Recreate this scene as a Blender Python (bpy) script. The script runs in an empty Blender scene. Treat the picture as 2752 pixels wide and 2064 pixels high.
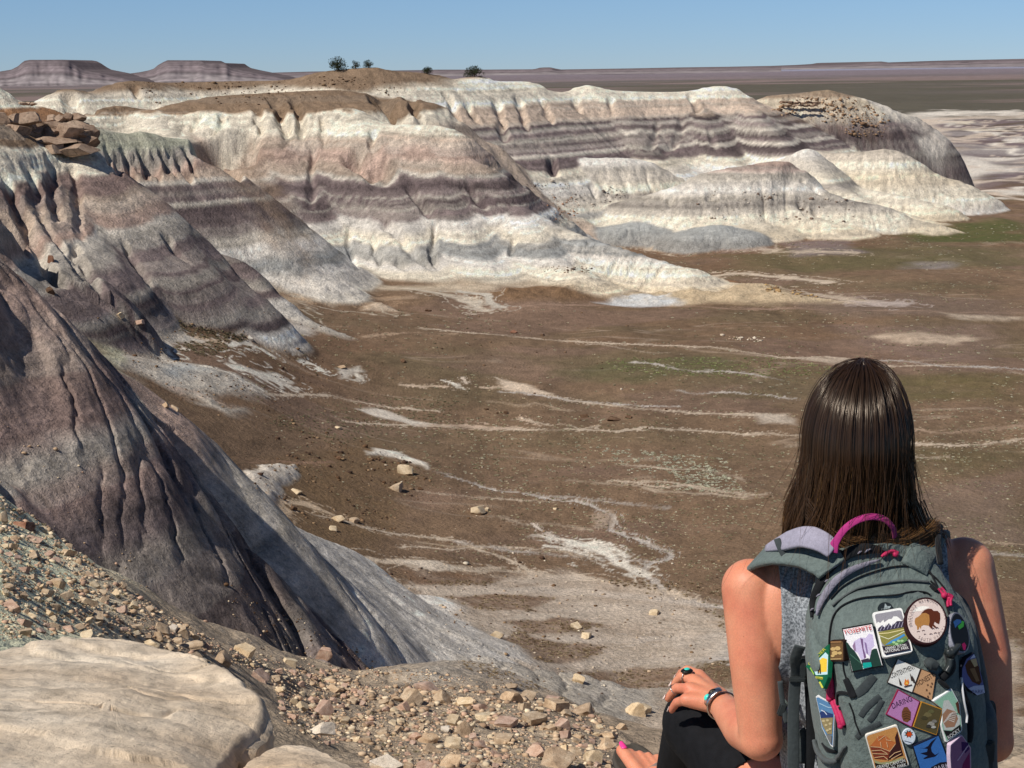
import bpy, bmesh, math, random
import numpy as np
from mathutils import Vector, Matrix, Euler
from mathutils.bvhtree import BVHTree

random.seed(7)
SC = bpy.context.scene
COL = SC.collection
W_, H_ = 2752.0, 2064.0
F_ = 4364.0                                   # focal length in pixels of the photograph
PITCH = math.radians(10.95)
ROLL = math.radians(-0.72)
ROT = Matrix.Rotation(math.pi / 2 - PITCH, 3, 'X') @ Matrix.Rotation(ROLL, 3, 'Z')


def ray(u, v):
    return ROT @ Vector(((u - W_ / 2) / F_, (H_ / 2 - v) / F_, -1.0))


def st(u, v):
    d = ray(u, v)
    return d.x / d.y, d.z / d.y


def wp(u, v, d):
    """the point seen at pixel u, v that lies d metres ahead of the viewpoint"""
    r = ray(u, v)
    return Vector((r.x / r.y * d, d, r.z / r.y * d))


def lin(r, g, b, k=1.0):
    f = lambda c: (c / 255.0) / 12.92 if c <= 10 else (((c / 255.0) + 0.055) / 1.055) ** 2.4
    return (f(r) * k, f(g) * k, f(b) * k)


# ------------------------------------------------------------------ noise
_R = np.random.RandomState(11)
_PERM = _R.permutation(256).astype(np.int32)
_VAL = (_R.rand(256) * 2 - 1).astype(np.float32)


def vn(x, y, seed=0):
    """value noise, -1..1"""
    x = np.asarray(x, np.float32); y = np.asarray(y, np.float32)
    ix = np.floor(x); iy = np.floor(y)
    fx = x - ix; fy = y - iy
    ix = ix.astype(np.int32) + seed * 37; iy = iy.astype(np.int32) + seed * 101
    fx = fx * fx * fx * (fx * (fx * 6 - 15) + 10); fy = fy * fy * fy * (fy * (fy * 6 - 15) + 10)
    a0 = _PERM[ix & 255]; a1 = _PERM[(ix + 1) & 255]
    v00 = _VAL[_PERM[(a0 + iy) & 255]]; v10 = _VAL[_PERM[(a1 + iy) & 255]]
    v01 = _VAL[_PERM[(a0 + iy + 1) & 255]]; v11 = _VAL[_PERM[(a1 + iy + 1) & 255]]
    a = v00 + (v10 - v00) * fx
    b = v01 + (v11 - v01) * fx
    return a + (b - a) * fy


def fbm(x, y, octv=4, seed=0, gain=0.5):
    s = 0; a = 1.0; t = 0
    c, n = 0.8, 0.6
    for k in range(octv):
        s = s + a * vn(x, y, seed + k); t += a
        x, y = (x * c - y * n) * 2.03 + 17.3, (x * n + y * c) * 2.03 - 5.1
        a *= gain
    return s / t


def sstep(a, b, x):
    t = np.clip((x - a) / (b - a), 0, 1)
    return t * t * (3 - 2 * t)


# ------------------------------------------------------------------ object helpers
def tag(o, label=None, cat=None, group=None, kind=None):
    if label: o['label'] = label
    if cat: o['category'] = cat
    if group: o['group'] = group
    if kind: o['kind'] = kind
    return o


def empty(name, loc, rot=(0, 0, 0)):
    o = bpy.data.objects.new(name, None)
    o.location = loc; o.rotation_euler = rot
    o.empty_display_size = 0.1
    COL.objects.link(o)
    return o


def link(name, me, mat=None, parent=None, smooth=True, loc=None):
    o = bpy.data.objects.new(name, me)
    COL.objects.link(o)
    if mat is not None and not me.materials:
        me.materials.append(mat)
    if smooth and len(me.polygons):
        me.polygons.foreach_set('use_smooth', np.ones(len(me.polygons), bool))
    if loc is not None:
        o.location = loc
    if parent is not None:
        o.parent = parent
        if loc is None:                       # mesh is in world coordinates: keep it there
            o.matrix_parent_inverse = mat_of(parent).inverted()
    return o


def mat_of(o):
    m = Matrix.LocRotScale(o.location, o.rotation_euler, o.scale)
    return mat_of(o.parent) @ o.matrix_parent_inverse @ m if o.parent else m


def mesh_np(name, co, quads=None, tris=None):
    me = bpy.data.meshes.new(name)
    co = np.asarray(co, np.float32).reshape(-1, 3)
    me.vertices.add(len(co)); me.vertices.foreach_set('co', co.ravel())
    nq = 0 if quads is None else len(quads); nt = 0 if tris is None else len(tris)
    idx = np.concatenate([np.asarray(quads, np.int32).ravel() if nq else np.zeros(0, np.int32),
                          np.asarray(tris, np.int32).ravel() if nt else np.zeros(0, np.int32)])
    starts = np.concatenate([np.arange(nq) * 4, nq * 4 + np.arange(nt) * 3]).astype(np.int32)
    me.loops.add(len(idx)); me.loops.foreach_set('vertex_index', idx)
    me.polygons.add(nq + nt); me.polygons.foreach_set('loop_start', starts)
    me.update(calc_edges=True)
    me.validate()
    return me


def grid_quads(nr, nc, wrap=False):
    r = np.arange(nr - 1)[:, None]; c = np.arange(nc if wrap else nc - 1)[None, :]
    c1 = (c + 1) % nc
    return np.stack([r * nc + c, r * nc + c1, (r + 1) * nc + c1, (r + 1) * nc + c], -1).reshape(-1, 4)


def set_col(me, rgb, name='tint'):
    at = me.color_attributes.new(name, 'FLOAT_COLOR', 'POINT')
    a = np.ones((len(me.vertices), 4), np.float32); a[:, :3] = rgb
    at.data.foreach_set('color', a.ravel())


# ------------------------------------------------------------------ materials
def mat_new(name):
    m = bpy.data.materials.new(name); m.use_nodes = True
    nt = m.node_tree
    return m, nt, nt.nodes['Principled BSDF']


def N(nt, t, **kw):
    n = nt.nodes.new(t)
    for k, v in kw.items():
        if k.startswith('i_'):
            n.inputs[k[2:].replace('_', ' ')].default_value = v
        else:
            setattr(n, k, v)
    return n


def mixc(nt, a, b, fac, mode='MIX'):
    n = nt.nodes.new('ShaderNodeMix'); n.data_type = 'RGBA'; n.blend_type = mode
    for sock, v in ((6, a), (7, b), (0, fac)):
        if hasattr(v, 'is_output'):
            nt.links.new(v, n.inputs[sock])
        else:
            n.inputs[sock].default_value = (*v, 1) if isinstance(v, tuple) and len(v) == 3 else v
    return n.outputs[2]


def ramp(nt, src, stops):
    r = nt.nodes.new('ShaderNodeValToRGB')
    el = r.color_ramp.elements
    while len(el) < len(stops): el.new(0.5)
    for e, (p, c) in zip(el, stops):
        e.position = p; e.color = (c, c, c, 1) if not isinstance(c, tuple) else (*c, 1)
    nt.links.new(src, r.inputs[0])
    return r.outputs[0]


def simple_mat(name, col, rough=0.7, var=0.15, scale=40.0, bump=0.0, bscale=200.0, metal=0.0, spec=0.4, coords='Object'):
    m, nt, b = mat_new(name)
    tc = N(nt, 'ShaderNodeTexCoord')
    no = N(nt, 'ShaderNodeTexNoise'); no.inputs['Scale'].default_value = scale; no.inputs['Detail'].default_value = 4
    nt.links.new(tc.outputs[coords], no.inputs['Vector'])
    f = ramp(nt, no.outputs[0], [(0.3, 1 - var), (0.7, 1 + var)])
    c = mixc(nt, col, f, 1.0, 'MULTIPLY')
    nt.links.new(c, b.inputs['Base Color'])
    b.inputs['Roughness'].default_value = rough; b.inputs['Metallic'].default_value = metal
    b.inputs['Specular IOR Level'].default_value = spec
    if bump:
        n2 = N(nt, 'ShaderNodeTexNoise'); n2.inputs['Scale'].default_value = bscale; n2.inputs['Detail'].default_value = 3
        nt.links.new(tc.outputs[coords], n2.inputs['Vector'])
        bp = N(nt, 'ShaderNodeBump'); bp.inputs['Strength'].default_value = bump; bp.inputs['Distance'].default_value = 0.002
        nt.links.new(n2.outputs[0], bp.inputs['Height']); nt.links.new(bp.outputs[0], b.inputs['Normal'])
    return m


# ------------------------------------------------------------------ camera, sun, sky
cam = bpy.data.objects.new('camera', bpy.data.cameras.new('camera'))
COL.objects.link(cam)
cam.rotation_euler = ROT.to_euler()
cam.data.sensor_width = 36.0
cam.data.lens = 36.0 * F_ / W_
cam.data.clip_start = 0.05
cam.data.clip_end = 200000.0
SC.camera = cam

SUN = Vector((-0.53, -0.37, 0.765)).normalized()       # towards the sun
el = math.asin(SUN.z)
az = math.atan2(SUN.x, SUN.y)                          # clockwise from +Y
sun = bpy.data.objects.new('sun', bpy.data.lights.new('sun', 'SUN'))
COL.objects.link(sun)
sun.data.energy = 4.3; sun.data.angle = math.radians(0.53); sun.data.color = (1.0, 0.955, 0.88)
sun.rotation_euler = (-SUN).to_track_quat('-Z', 'Y').to_euler()
wd = bpy.data.worlds.new('World'); SC.world = wd; wd.use_nodes = True
nt = wd.node_tree
sky = nt.nodes.new('ShaderNodeTexSky'); sky.sky_type = 'NISHITA'; sky.sun_disc = False
sky.sun_elevation = el; sky.sun_rotation = az; sky.altitude = 3000.0
sky.air_density = 0.5; sky.dust_density = 0.0; sky.ozone_density = 3.0
bg = nt.nodes['Background']; bg.inputs['Strength'].default_value = 0.1
tc = nt.nodes.new('ShaderNodeTexCoord'); sx = nt.nodes.new('ShaderNodeSeparateXYZ')       # a dry, deep blue desert sky down to the horizon
nt.links.new(tc.outputs['Generated'], sx.inputs[0])
nt.links.new(mixc(nt, sky.outputs[0], ramp(nt, sx.outputs['Z'], [(0.0, (.72, .695, .68)), (0.05, (1.0, 1.03, .94)), (.3, (1, 1, 1))]), 1.0, 'MULTIPLY'), bg.inputs['Color'])
SC.view_settings.view_transform = 'Standard'; SC.view_settings.look = 'None'
SC.view_settings.exposure = 0.0; SC.view_settings.gamma = 1.0
SC.cycles.max_bounces = 5
# ================================================================== TERRAIN
# One height field, sampled on a grid that is fine near the viewpoint and coarse far away.
def _rows():
    out = [1.4]
    while out[-1] < 60000:
        d = out[-1]
        k = 0.03 if d < 8 else 0.007 if d < 40 else 0.003 if d < 66 else 0.0023 if d < 140 else 0.0023 if d < 240 else 0.0019 if d < 420 else 0.0023 if d < 620 else 0.008 if d < 2000 else 0.03
        out.append(d * (1 + k))
    return np.array(out, np.float32)


_core = np.arange(-0.345, 0.3451, 0.00054)
_side = []
x = 0.345; stp = 0.0006
while x < 1.1:
    stp *= 1.06; x += stp; _side.append(x)
_side = np.array(_side)
S = np.concatenate([-_side[::-1], _core, _side]).astype(np.float32)
D = _rows()
NR, NC = len(D), len(S)
X = D[:, None] * S[None, :]
Y = np.repeat(D[:, None], NC, 1)

# ---- base surface: the slope below the viewpoint, the valley floor, the plain
ctl = []
def cz(u, d, z): ctl.append((st(u, 1032)[0], d, z))
for u in (-1200, 0, 600, 1200, 1700, 2300, 2752, 3900):
    cz(u, 1.4, -1.75); cz(u, 2.5, -1.78); cz(u, 4, -2.2); cz(u, 6.5, -3.3)
for d, z in ((12, -4.2), (17, -5.2), (25, -7.0), (35, -9.6), (46, -15), (60, -20), (90, -25)): cz(0, d, z)
for d, z in ((12, -3.8), (17, -4.4), (35, -8), (46, -12), (60, -16), (120, -20)): cz(-700, d, z)
for d, z in ((12, -4.6), (20, -6.6), (30, -9.9), (42, -16.5), (60, -23.5), (75, -29), (150, -32)): cz(300, d, z)
for d, z in ((12, -5.0), (17, -6.6), (28, -10.25), (40, -16.5), (65, -28), (90, -36), (135, -37)): cz(600, d, z)
for d, z in ((12, -5.3), (17, -7.3), (27, -10.4), (40, -16.5), (70, -30), (100, -40), (132, -42)): cz(900, d, z)
for d, z in ((12, -5.4), (17, -7.5), (29, -11.1), (36, -13.8), (50, -20.5), (80, -34), (112, -43), (150, -45)): cz(1200, d, z)
for u in (1700, 2300, 2752, 3700):
    for d, z in ((12, -5.6), (17, -7.75), (26, -11.0), (31, -13.2), (50, -22.5), (80, -36), (115, -45.6), (135, -46)): cz(u, d, z)
cz(300, 225, -32); cz(560, 240, -34.4); cz(420, 232, -33.0); cz(690, 255, -37.6); cz(860, 265, -41.5); cz(100, 205, -27); cz(-250, 205, -21); cz(500, 190, -35.4)
cz(1150, 250, -45); cz(1150, 320, -43.5); cz(800, 200, -41)
for u in (1600, 2150, 2752, 3700):
    for d in (180, 250, 345, 470, 640): cz(u, d, -46)
for d, z in ((330, -40), (420, -38), (600, -40)): cz(400, d, z); cz(-500, d, z + 2)
cz(1400, 480, -42); cz(1000, 480, -40)
for u in (-900, 0, 900, 1600, 2200, 2752, 3800):
    for d, z in ((900, -44), (1400, -43), (3000, -42), (7000, -44), (20000, -60), (62000, -120)): cz(u, d, z)
ctl = np.array(ctl, np.float64)
KS = 5.0
cx = np.stack([ctl[:, 0] * KS, np.log(ctl[:, 1])], 1)
ct = ctl[:, 2] / ctl[:, 1]
def _tps(r2): return 0.5 * r2 * np.log(r2 + 1e-12)
n = len(cx)
A = np.zeros((n + 3, n + 3)); A[:n, :n] = _tps(((cx[:, None] - cx[None]) ** 2).sum(-1)) + np.eye(n) * 1e-4
A[:n, n] = 1; A[:n, n + 1:] = cx; A[n, :n] = 1; A[n + 1:, :n] = cx.T
wgt = np.linalg.solve(A, np.concatenate([ct, np.zeros(3)]))
gs = np.linspace(-1.15, 1.15, 240); gl = np.linspace(math.log(1.3), math.log(65000), 420)
P = np.stack(np.meshgrid(gs * KS, gl), -1).reshape(-1, 2)
T = np.zeros(len(P))
for i in range(0, len(P), 20000):
    q = P[i:i + 20000]
    T[i:i + 20000] = _tps(((q[:, None] - cx[None]) ** 2).sum(-1)) @ wgt[:n] + wgt[n] + q @ wgt[n + 1:]
T = T.reshape(420, 240)
fi = np.clip((np.log(D) - gl[0]) / (gl[1] - gl[0]), 0, 418.999); fj = np.clip((S - gs[0]) / (gs[1] - gs[0]), 0, 238.999)
i0 = fi.astype(int); j0 = fj.astype(int); a = (fi - i0)[:, None]; b = (fj - j0)[None]
T = (T[i0][:, j0] * (1 - a) + T[i0 + 1][:, j0] * a) * (1 - b) + (T[i0][:, j0 + 1] * (1 - a) + T[i0 + 1][:, j0 + 1] * a) * b
Z = (T * Y).astype(np.float32)

# relief of the floor
near = sstep(70, 130, Y)
Z += near * (1 - sstep(900, 2500, Y)) * (1.7 * fbm(X / 34, Y / 52, 3, 3) + 0.35 * fbm(X / 9, Y / 13, 3, 9))
Z += (sstep(650, 1000, Y) * (1 - sstep(1400, 2600, Y)) * 3.0 * np.abs(fbm(X / 60, Y / 110, 3, 5)))
Z += (sstep(9, 14, Y) * (1 - near)) * (0.35 * fbm(X / 3.2, Y / 4, 3, 21) + 0.12 * fbm(X / .7, Y / .9, 3, 25))
Z += sstep(2500, 6000, Y) * 5 * fbm(X / 900, Y / 2200, 3, 15)

BASE = Z.copy()
WF = np.zeros_like(Z)            # how much a vertex belongs to a hill rather than to the floor
COMP = np.zeros(Z.shape, np.int8)

c = lambda r, g, b: np.array(lin(r, g, b), np.float32)
CREAM, CREAM2 = c(229, 217, 196), c(222, 205, 178)
WHITE, LGREY, MGREY = c(222, 214, 203), c(197, 187, 173), c(160, 151, 141)
TAN, PINK, MAUVE = c(190, 170, 152), c(172, 148, 134), c(144, 123, 115)
PURP, DPURP, BLUE = c(126, 112, 109), c(101, 88, 87), c(158, 157, 153)
BROWN, DBROWN, RUST = c(138, 116, 95), c(106, 83, 64), c(150, 112, 82)
GREEN = c(172, 170, 150)

# ---- floor colours
floor_c = np.empty(Z.shape + (3,), np.float32)
n1 = fbm(X / 45, Y / 70, 4, 31); n2 = fbm(X / 7, Y / 14, 4, 37); n3 = fbm(X / 1.3, Y / 2.2, 3, 41)
g = lambda m: m[..., None]
floor_c[:] = c(127, 104, 83)
floor_c += (c(124, 97, 76) - floor_c) * g(sstep(0.05, 0.45, n1)) * .6
floor_c += (c(112, 98, 75) - floor_c) * g(sstep(0.0, 0.5, fbm(X / 60, Y / 30, 4, 51))) * .75
floor_c += (c(132, 108, 92) - floor_c) * g(sstep(0.2, 0.5, fbm(X / 30, Y / 18, 4, 57))) * .7
floor_c *= g(1 + 0.24 * n2 + 0.22 * n3)
# streaks that follow the drainage
sw = fbm(X / 90, Y / 90, 3, 61) * 2.2
stre = np.abs(fbm(X / 70, (Y * (1 + 0.0) + X * 0.12) / 15 + sw, 3, 67))
floor_c += (c(176, 155, 134) - floor_c) * g((1 - sstep(0.0, 0.035, stre)) * sstep(-0.25, .25, n1 + n2) * sstep(110, 150, Y) * (1 - sstep(420, 640, Y))) * .5
# the plain: bands of dull purple grey and olive; distance haze is painted into the far colours
far = sstep(640, 1000, Y)
pl = fbm(X / 1500, np.log(Y) * 5.0, 4, 71)
plain = c(106, 97, 90) + (c(96, 90, 78) - c(106, 97, 90)) * g(sstep(-.2, .2, pl))
plain = plain + (c(134, 116, 110) - plain) * g(sstep(.12, .4, fbm(X / 700, np.log(Y) * 9, 3, 75)))
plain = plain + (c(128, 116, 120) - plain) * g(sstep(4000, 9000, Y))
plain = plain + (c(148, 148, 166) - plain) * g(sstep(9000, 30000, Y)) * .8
plain *= g(1 + 0.12 * fbm(X / 25, Y / 120, 3, 79))
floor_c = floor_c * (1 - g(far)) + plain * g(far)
# low purple badlands between the last hills and the plain
bad = sstep(560, 660, Y) * (1 - sstep(1150, 1400, Y)) * sstep(.10, .17, S[None])
bd = fbm(X / 55, Y / 40, 4, 83)
badc = c(122, 106, 106) + (c(150, 140, 136) - c(122, 106, 106)) * g(sstep(-.15, .25, bd)) + 0
badc = badc + (c(222, 208, 186) - badc) * g(sstep(.26, .36, fbm(X / 60, Y / 90, 4, 87)))
badc = badc + (c(96, 82, 70) - badc) * g(sstep(.1, .35, fbm(X / 40, Y / 30, 3, 91))) * .8
floor_c = floor_c * (1 - g(bad)) + badc * g(bad)
# the slope below the viewpoint: greyish dust with greenish patches
nearslope = 1 - sstep(55, 105, Y + 14 * n2)
ns = c(188, 168, 144) + (c(236, 224, 192) - c(188, 168, 144)) * g(sstep(-.22, -.33, S[None] + .05 * n2) if False else (1 - sstep(-.27, -.20, S[None] + .05 * n2)))
ns = ns * g(1 + .18 * n3 + .12 * n2) 
floor_c = floor_c * (1 - g(nearslope)) + ns * g(nearslope)
CC = floor_c.copy()

# ---- ridges
def cat(pts, k=3):
    out = []
    for i in range(len(pts) - 1):
        p0, p1, p2, p3 = pts[max(i - 1, 0)], pts[i], pts[i + 1], pts[min(i + 2, len(pts) - 1)]
        for j in range(k):
            t = j / k
            out.append(0.5 * ((2 * p1) + (-p0 + p2) * t + (2 * p0 - 5 * p1 + 4 * p2 - p3) * t * t + (-p0 + 3 * p1 - 3 * p2 + p3) * t ** 3))
    out.append(pts[-1])
    return out


def strata(table, z):
    zs = np.array([t[0] for t in table][::-1], np.float32); cs = np.array([t[1] for t in table][::-1])
    k = np.clip(np.searchsorted(zs, z) - 1, 0, len(zs) - 2)
    t = np.clip((z - zs[k]) / (zs[k + 1] - zs[k]), 0, 1)
    t = np.clip((t - .5) * 1.9 + .5, 0, 1)[..., None]                 # beds end fairly sharply
    return cs[k] * (1 - t) + cs[k + 1] * t


def ridge(uvd, table, comp, kl=.62, kr=.62, rnd=3.0, rills=((9, .9), (3.5, .45), (1.3, .18)), sk=2.0, conc=0.0, cav=0.0,
          capz=None, warp=1.2, step=0.0, seed=1, tint=None, wig=0.0, rough=.25, fine=1.0, reach=None, bands=.5, bscale=1.0):
    global Z, CC, COMP, WF
    pts = cat([np.array(wp(*p)) for p in uvd], 3)
    pts = np.array(pts)
    hmax = pts[:, 2].max(); drop = hmax + 47
    pad = drop / min(kl, kr) * (1.0 + conc * .6) + 6
    x0, x1, y0, y1 = pts[:, 0].min() - pad, pts[:, 0].max() + pad, max(pts[:, 1].min() - pad, 1.5), pts[:, 1].max() + pad
    r0, r1 = np.searchsorted(D, [y0, y1])
    cs = np.where((S * y1 >= x0) | (S * y0 >= x0))[0]; c0 = cs[0] if len(cs) else 0
    cs = np.where((S * y1 <= x1) | (S * y0 <= x1))[0]; c1 = cs[-1] + 1
    sl = (slice(r0, r1), slice(c0, c1))
    x = X[sl]; y = Y[sl]
    wx = fbm(x / 7, y / 7, 2, seed + 3); wy = fbm(x / 7, y / 7, 2, seed + 8)
    xx = x + wx * wig; yy = y + wy * wig
    # even spacing along the crest, then a distance-weighted mean so that the flanks stay continuous
    seg = np.sqrt(((pts[1:, :2] - pts[:-1, :2]) ** 2).sum(1)); cum = np.concatenate([[0], np.cumsum(seg)])
    npt = int(np.clip(cum[-1] / max(1.2, y0 * .008), 8, 90))
    ta = np.linspace(0, cum[-1], npt); pts = np.stack([np.interp(ta, cum, pts[:, i]) for i in range(3)], 1)
    best = np.full(x.shape, 1e9, np.float32); sw = np.full(x.shape, 1e-30, np.float32); zr = np.zeros_like(best); ar = np.zeros_like(best); sk_ = np.zeros_like(best)
    acc = 0.0
    for i in range(len(pts) - 1):
        p, q = pts[i], pts[i + 1]
        dx, dy = q[0] - p[0], q[1] - p[1]
        L2 = dx * dx + dy * dy
        L = math.sqrt(L2)
        t = np.clip(((xx - p[0]) * dx + (yy - p[1]) * dy) / L2, 0, 1).astype(np.float32)
        ex = xx - (p[0] + dx * t); ey = yy - (p[1] + dy * t)
        d2 = ex * ex + ey * ey
        best = np.minimum(best, d2)
        w = 1.0 / (d2 * .01 + .002); w = w * w * w
        sw += w; zr += w * (p[2] + (q[2] - p[2]) * t); ar += w * (acc + L * t); sk_ += w * np.sign(dx * ey - dy * ex)
        acc += L
    zr /= sw; ar /= sw; side = sk_ / sw
    q = np.sqrt(best)
    k = kr + (kl - kr) * sstep(-.6, .6, side)
    f = k * (np.sqrt(q * q + rnd * rnd) - rnd)
    if conc > 0:                                             # slopes flatten towards the foot
        lim = drop * 0.75
        f = np.where(f > lim, lim + (f - lim) / (1 + conc * (f - lim) / drop * 2), f)
    if reach is not None:                                    # a rib on the flank of a larger hill
        f = f + .08 * np.maximum(q - reach, 0) ** 2
    if capz is not None:                                     # a gentle top that breaks off into a steep edge
        lim = np.maximum(zr - (capz + 1.2 * fbm(x / 12, y / 12, 3, seed + 44)), 0)
        f = np.where(f > lim, lim + (f - lim) * (.85 / min(kl, kr)), f)
    h = zr - f
    # rills run straight down the slope, deeper away from the crest
    rr = 0
    sd = np.where(side > 0, 53.0, 0.0)
    for j, (lam, amp) in enumerate(rills):
        ph = ar / lam + sd + 0.09 * vn(x / (lam * 2.2), y / (lam * 2.2), seed + j) + 0.05 * q / lam * vn(ar / (lam * 3), sd, seed + 5 + j) + .10 * vn(x / (lam * .6), y / (lam * .6), seed + j + 2)
        w = np.abs(vn(ph, q / (lam * 7) + 9.3 * j, seed + 11 + j))
        rr = rr - amp * (1 - np.minimum(w * 2.4, 1)) ** 1.5 * sstep(lam * .15, lam * 1.5, q)
    if cav:
        rr = rr * (1 + cav * sstep(0, 1, vn(ar / 14, q / 9, seed + 40)))
    h = h + rr
    h = h + rough * fbm(x / 2.2, y / 2.2, 3, seed + 60) * sstep(0, 3, q) * fine
    if step:                                                  # harder beds stand out as ledges
        hz = h + .8 * fbm(x / 18, y / 18, 2, seed + 70)
        h = h + step * np.sin(hz * 2 * math.pi / 4.3) * sstep(1, 5, q) + step * .5 * np.sin(hz * 2 * math.pi / 1.7) * sstep(1, 5, q)
    H = Z[sl].copy()
    kk = sk
    hh = np.maximum(kk - np.abs(h - H), 0) / kk
    Z[sl] = np.maximum(h, H) + hh * hh * kk * .25
    w = sstep(-kk * .35, kk * .25, h - H)
    WF[sl] = np.maximum(WF[sl] * (1 - w * 0), w)
    zz = h + warp * .55 * fbm(x / 30, y / 30, 3, seed + 80) + .22 * fbm(x / 3, y / 3, 2, seed + 84)
    col = strata(table, zz)
    # thin beds
    bz = zz * bscale
    bd = fbm(bz / 1.1, ar / 160, 3, seed + 90)
    bdf = fbm(bz / .42 + 7, ar / 90, 2, seed + 91)
    col = col * (1 + bands * (.75 * bd + .45 * bdf))[..., None]
    bd2 = sstep(.22, .36, fbm(bz / 1.7 + 31, ar / 200, 2, seed + 93)) * bands
    col = col + (LGREY - col) * (bd2 * .5)[..., None]
    # fine paler and darker streaks down the slope, and small mottling
    col = col * (1 + 0.20 * fbm(ar / .8, q / 11, 4, seed + 97) + .20 * fbm(x / .8, y / .8, 3, seed + 99))[..., None]
    if tint is not None:
        col = tint(col, x, y, h, q, ar)
    CC[sl] = CC[sl] * (1 - w[..., None]) + col * w[..., None]
    COMP[sl] = np.where(h > H, comp, COMP[sl])


T4 = [(3, BROWN), (-1.5, BROWN), (-3, CREAM), (-9, CREAM), (-11, TAN), (-15, TAN), (-16.2, DPURP), (-17, MGREY), (-18.5, PURP), (-20, LGREY), (-20.6, DPURP),
      (-23, PURP), (-24, LGREY), (-25, DPURP), (-27, PURP), (-28.2, CREAM), (-33, WHITE), (-35, LGREY), (-37.5, CREAM), (-39, BLUE), (-41, CREAM), (-46, CREAM2)]
T3 = [(2, BROWN), (-9.3, BROWN), (-10.4, CREAM), (-14.2, CREAM), (-16.5, TAN), (-19, PINK), (-22.8, TAN), (-23.6, LGREY), (-24.5, PURP), (-25.5, DPURP), (-27.5, PURP), (-27.9, MGREY), (-28.3, DPURP), (-29.7, DPURP), (-30.1, MGREY), (-30.5, PURP),
      (-31.5, PURP), (-33, WHITE), (-36, CREAM), (-37.2, BLUE), (-39, BLUE), (-40, WHITE), (-42, CREAM), (-46, CREAM2)]
T2 = [(0, BROWN), (-10.2, BROWN), (-11.2, CREAM), (-14.3, CREAM), (-15.5, MAUVE), (-17, MAUVE), (-18.4, TAN), (-21.5, PINK), (-22.6, LGREY), (-24.6, MGREY), (-25.6, PURP), (-28, PURP),
      (-29, MGREY), (-30.2, DPURP), (-33, PURP), (-34.5, MGREY), (-36, DPURP), (-37.5, WHITE), (-41, LGREY), (-46, WHITE)]
T2b = [(0, GREEN), (-13, GREEN), (-15, MGREY), (-17, PINK), (-19.3, TAN), (-20, LGREY), (-21, PURP), (-23.4, PURP), (-24, LGREY), (-25, DPURP), (-29, PURP), (-31, LGREY), (-33, WHITE), (-36, BLUE), (-38, WHITE), (-46, CREAM)]
T1 = [(-4, MAUVE), (-13, c(152, 131, 121)), (-16, MAUVE), (-17.6, MGREY), (-18.4, MAUVE), (-20.5, PURP), (-22.2, c(150, 140, 131)), (-23.0, PURP), (-26, c(122, 109, 103)), (-27.6, c(140, 130, 122)), (-28.6, PURP), (-31, DPURP), (-32, c(122, 110, 104)), (-33.5, DPURP),
      (-35.5, c(124, 106, 97)), (-37, MGREY), (-40, LGREY), (-47, LGREY)]
T1p = [(-4, LGREY), (-20, PINK), (-26, LGREY), (-31, LGREY), (-34, WHITE), (-47, WHITE)]

# -- farthest ridge with the tree-topped brown crown
def brown_top(col, x, y, h, q, ar):
    w = sstep(-6.5, -4.0, h + 1.6 * fbm(x / 14, y / 14, 3, 5)) * sstep(60, 30, x) if False else sstep(-5.8, -3.6, h + 1.6 * fbm(x / 14, y / 14, 3, 5)) * (1 - sstep(-24, -8, x))
    bc = BROWN * (1 + .3 * fbm(x / 3, y / 3, 3, 8))[..., None]
    return col * (1 - w[..., None]) + bc * w[..., None]
ridge([(20, 350, 400), (68, 312, 410), (131, 274, 420), (176, 240, 428), (215, 246, 434), (244, 249, 438), (290, 232, 445), (340, 218, 450), (384, 219, 456), (452, 222, 470), (633, 218, 480), (769, 215, 482), (836, 200, 480),
       (886, 190, 478), (1008, 181, 480), (1049, 190, 482), (1126, 195, 488), (1170, 202, 492), (1216, 213, 498), (1260, 208, 505), (1289, 205, 510), (1329, 218, 516),
       (1424, 220, 524), (1452, 238, 528), (1519, 248, 534), (1569, 229, 538), (1605, 234, 540), (1646, 243, 544), (1759, 247, 550), (1851, 245, 556), (1924, 231, 560), (1973, 238, 562), (1999, 266, 566), (2019, 273, 568)],
      T4, 4, rnd=5, seed=101, kl=.5, kr=.6, rills=((24, 1.8), (9, .55), (3.5, .22)), sk=2.5, cav=.5, tint=brown_top, bands=.8, rough=.35)
for i, (u0, v0, d0, u1, v1, d1, t1, s1) in enumerate([(1190, 232, 494, 1290, 330, 478, 1330, 470), (1420, 250, 522, 1500, 345, 498, 1520, 480), (1640, 262, 542, 1690, 350, 515, 1760, 430),
                                                  (1100, 240, 484, 1160, 330, 468, 1190, 420), (1850, 262, 554, 1900, 350, 525, 1960, 430), (1960, 262, 560, 2060, 340, 530, 2120, 400)]):
    ridge([(u0, v0, d0), ((u0 + u1) / 2, (v0 + v1) / 2 - 8, (d0 + d1) / 2), (u1, v1, d1), (t1, s1, d1 - 16)], T4, 4, reach=16, rnd=4, seed=111 + i, kl=.66, kr=.8, rills=((8, .5), (3, .22)), sk=3, bands=.8)
# rocky knob at the far end
T5 = [(0, MGREY), (-9, c(150, 130, 108)), (-10.5, c(150, 120, 92)), (-12, CREAM2), (-17, CREAM), (-19, LGREY), (-21, PURP), (-25, DPURP), (-28, PURP), (-31, MGREY), (-33, DPURP), (-37, PURP), (-46, MGREY)]
ridge([(1985, 300, 570), (2046, 264, 575), (2077, 256, 578), (2150, 250, 582), (2227, 241, 585), (2258, 250, 587), (2317, 264, 590), (2376, 284, 594), (2407, 300, 597), (2450, 312, 600)], T5, 5, reach=12, rnd=3, seed=131,
      rills=((9, .8), (3.5, .35)), kl=1.05, kr=.8, rough=.7)
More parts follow.
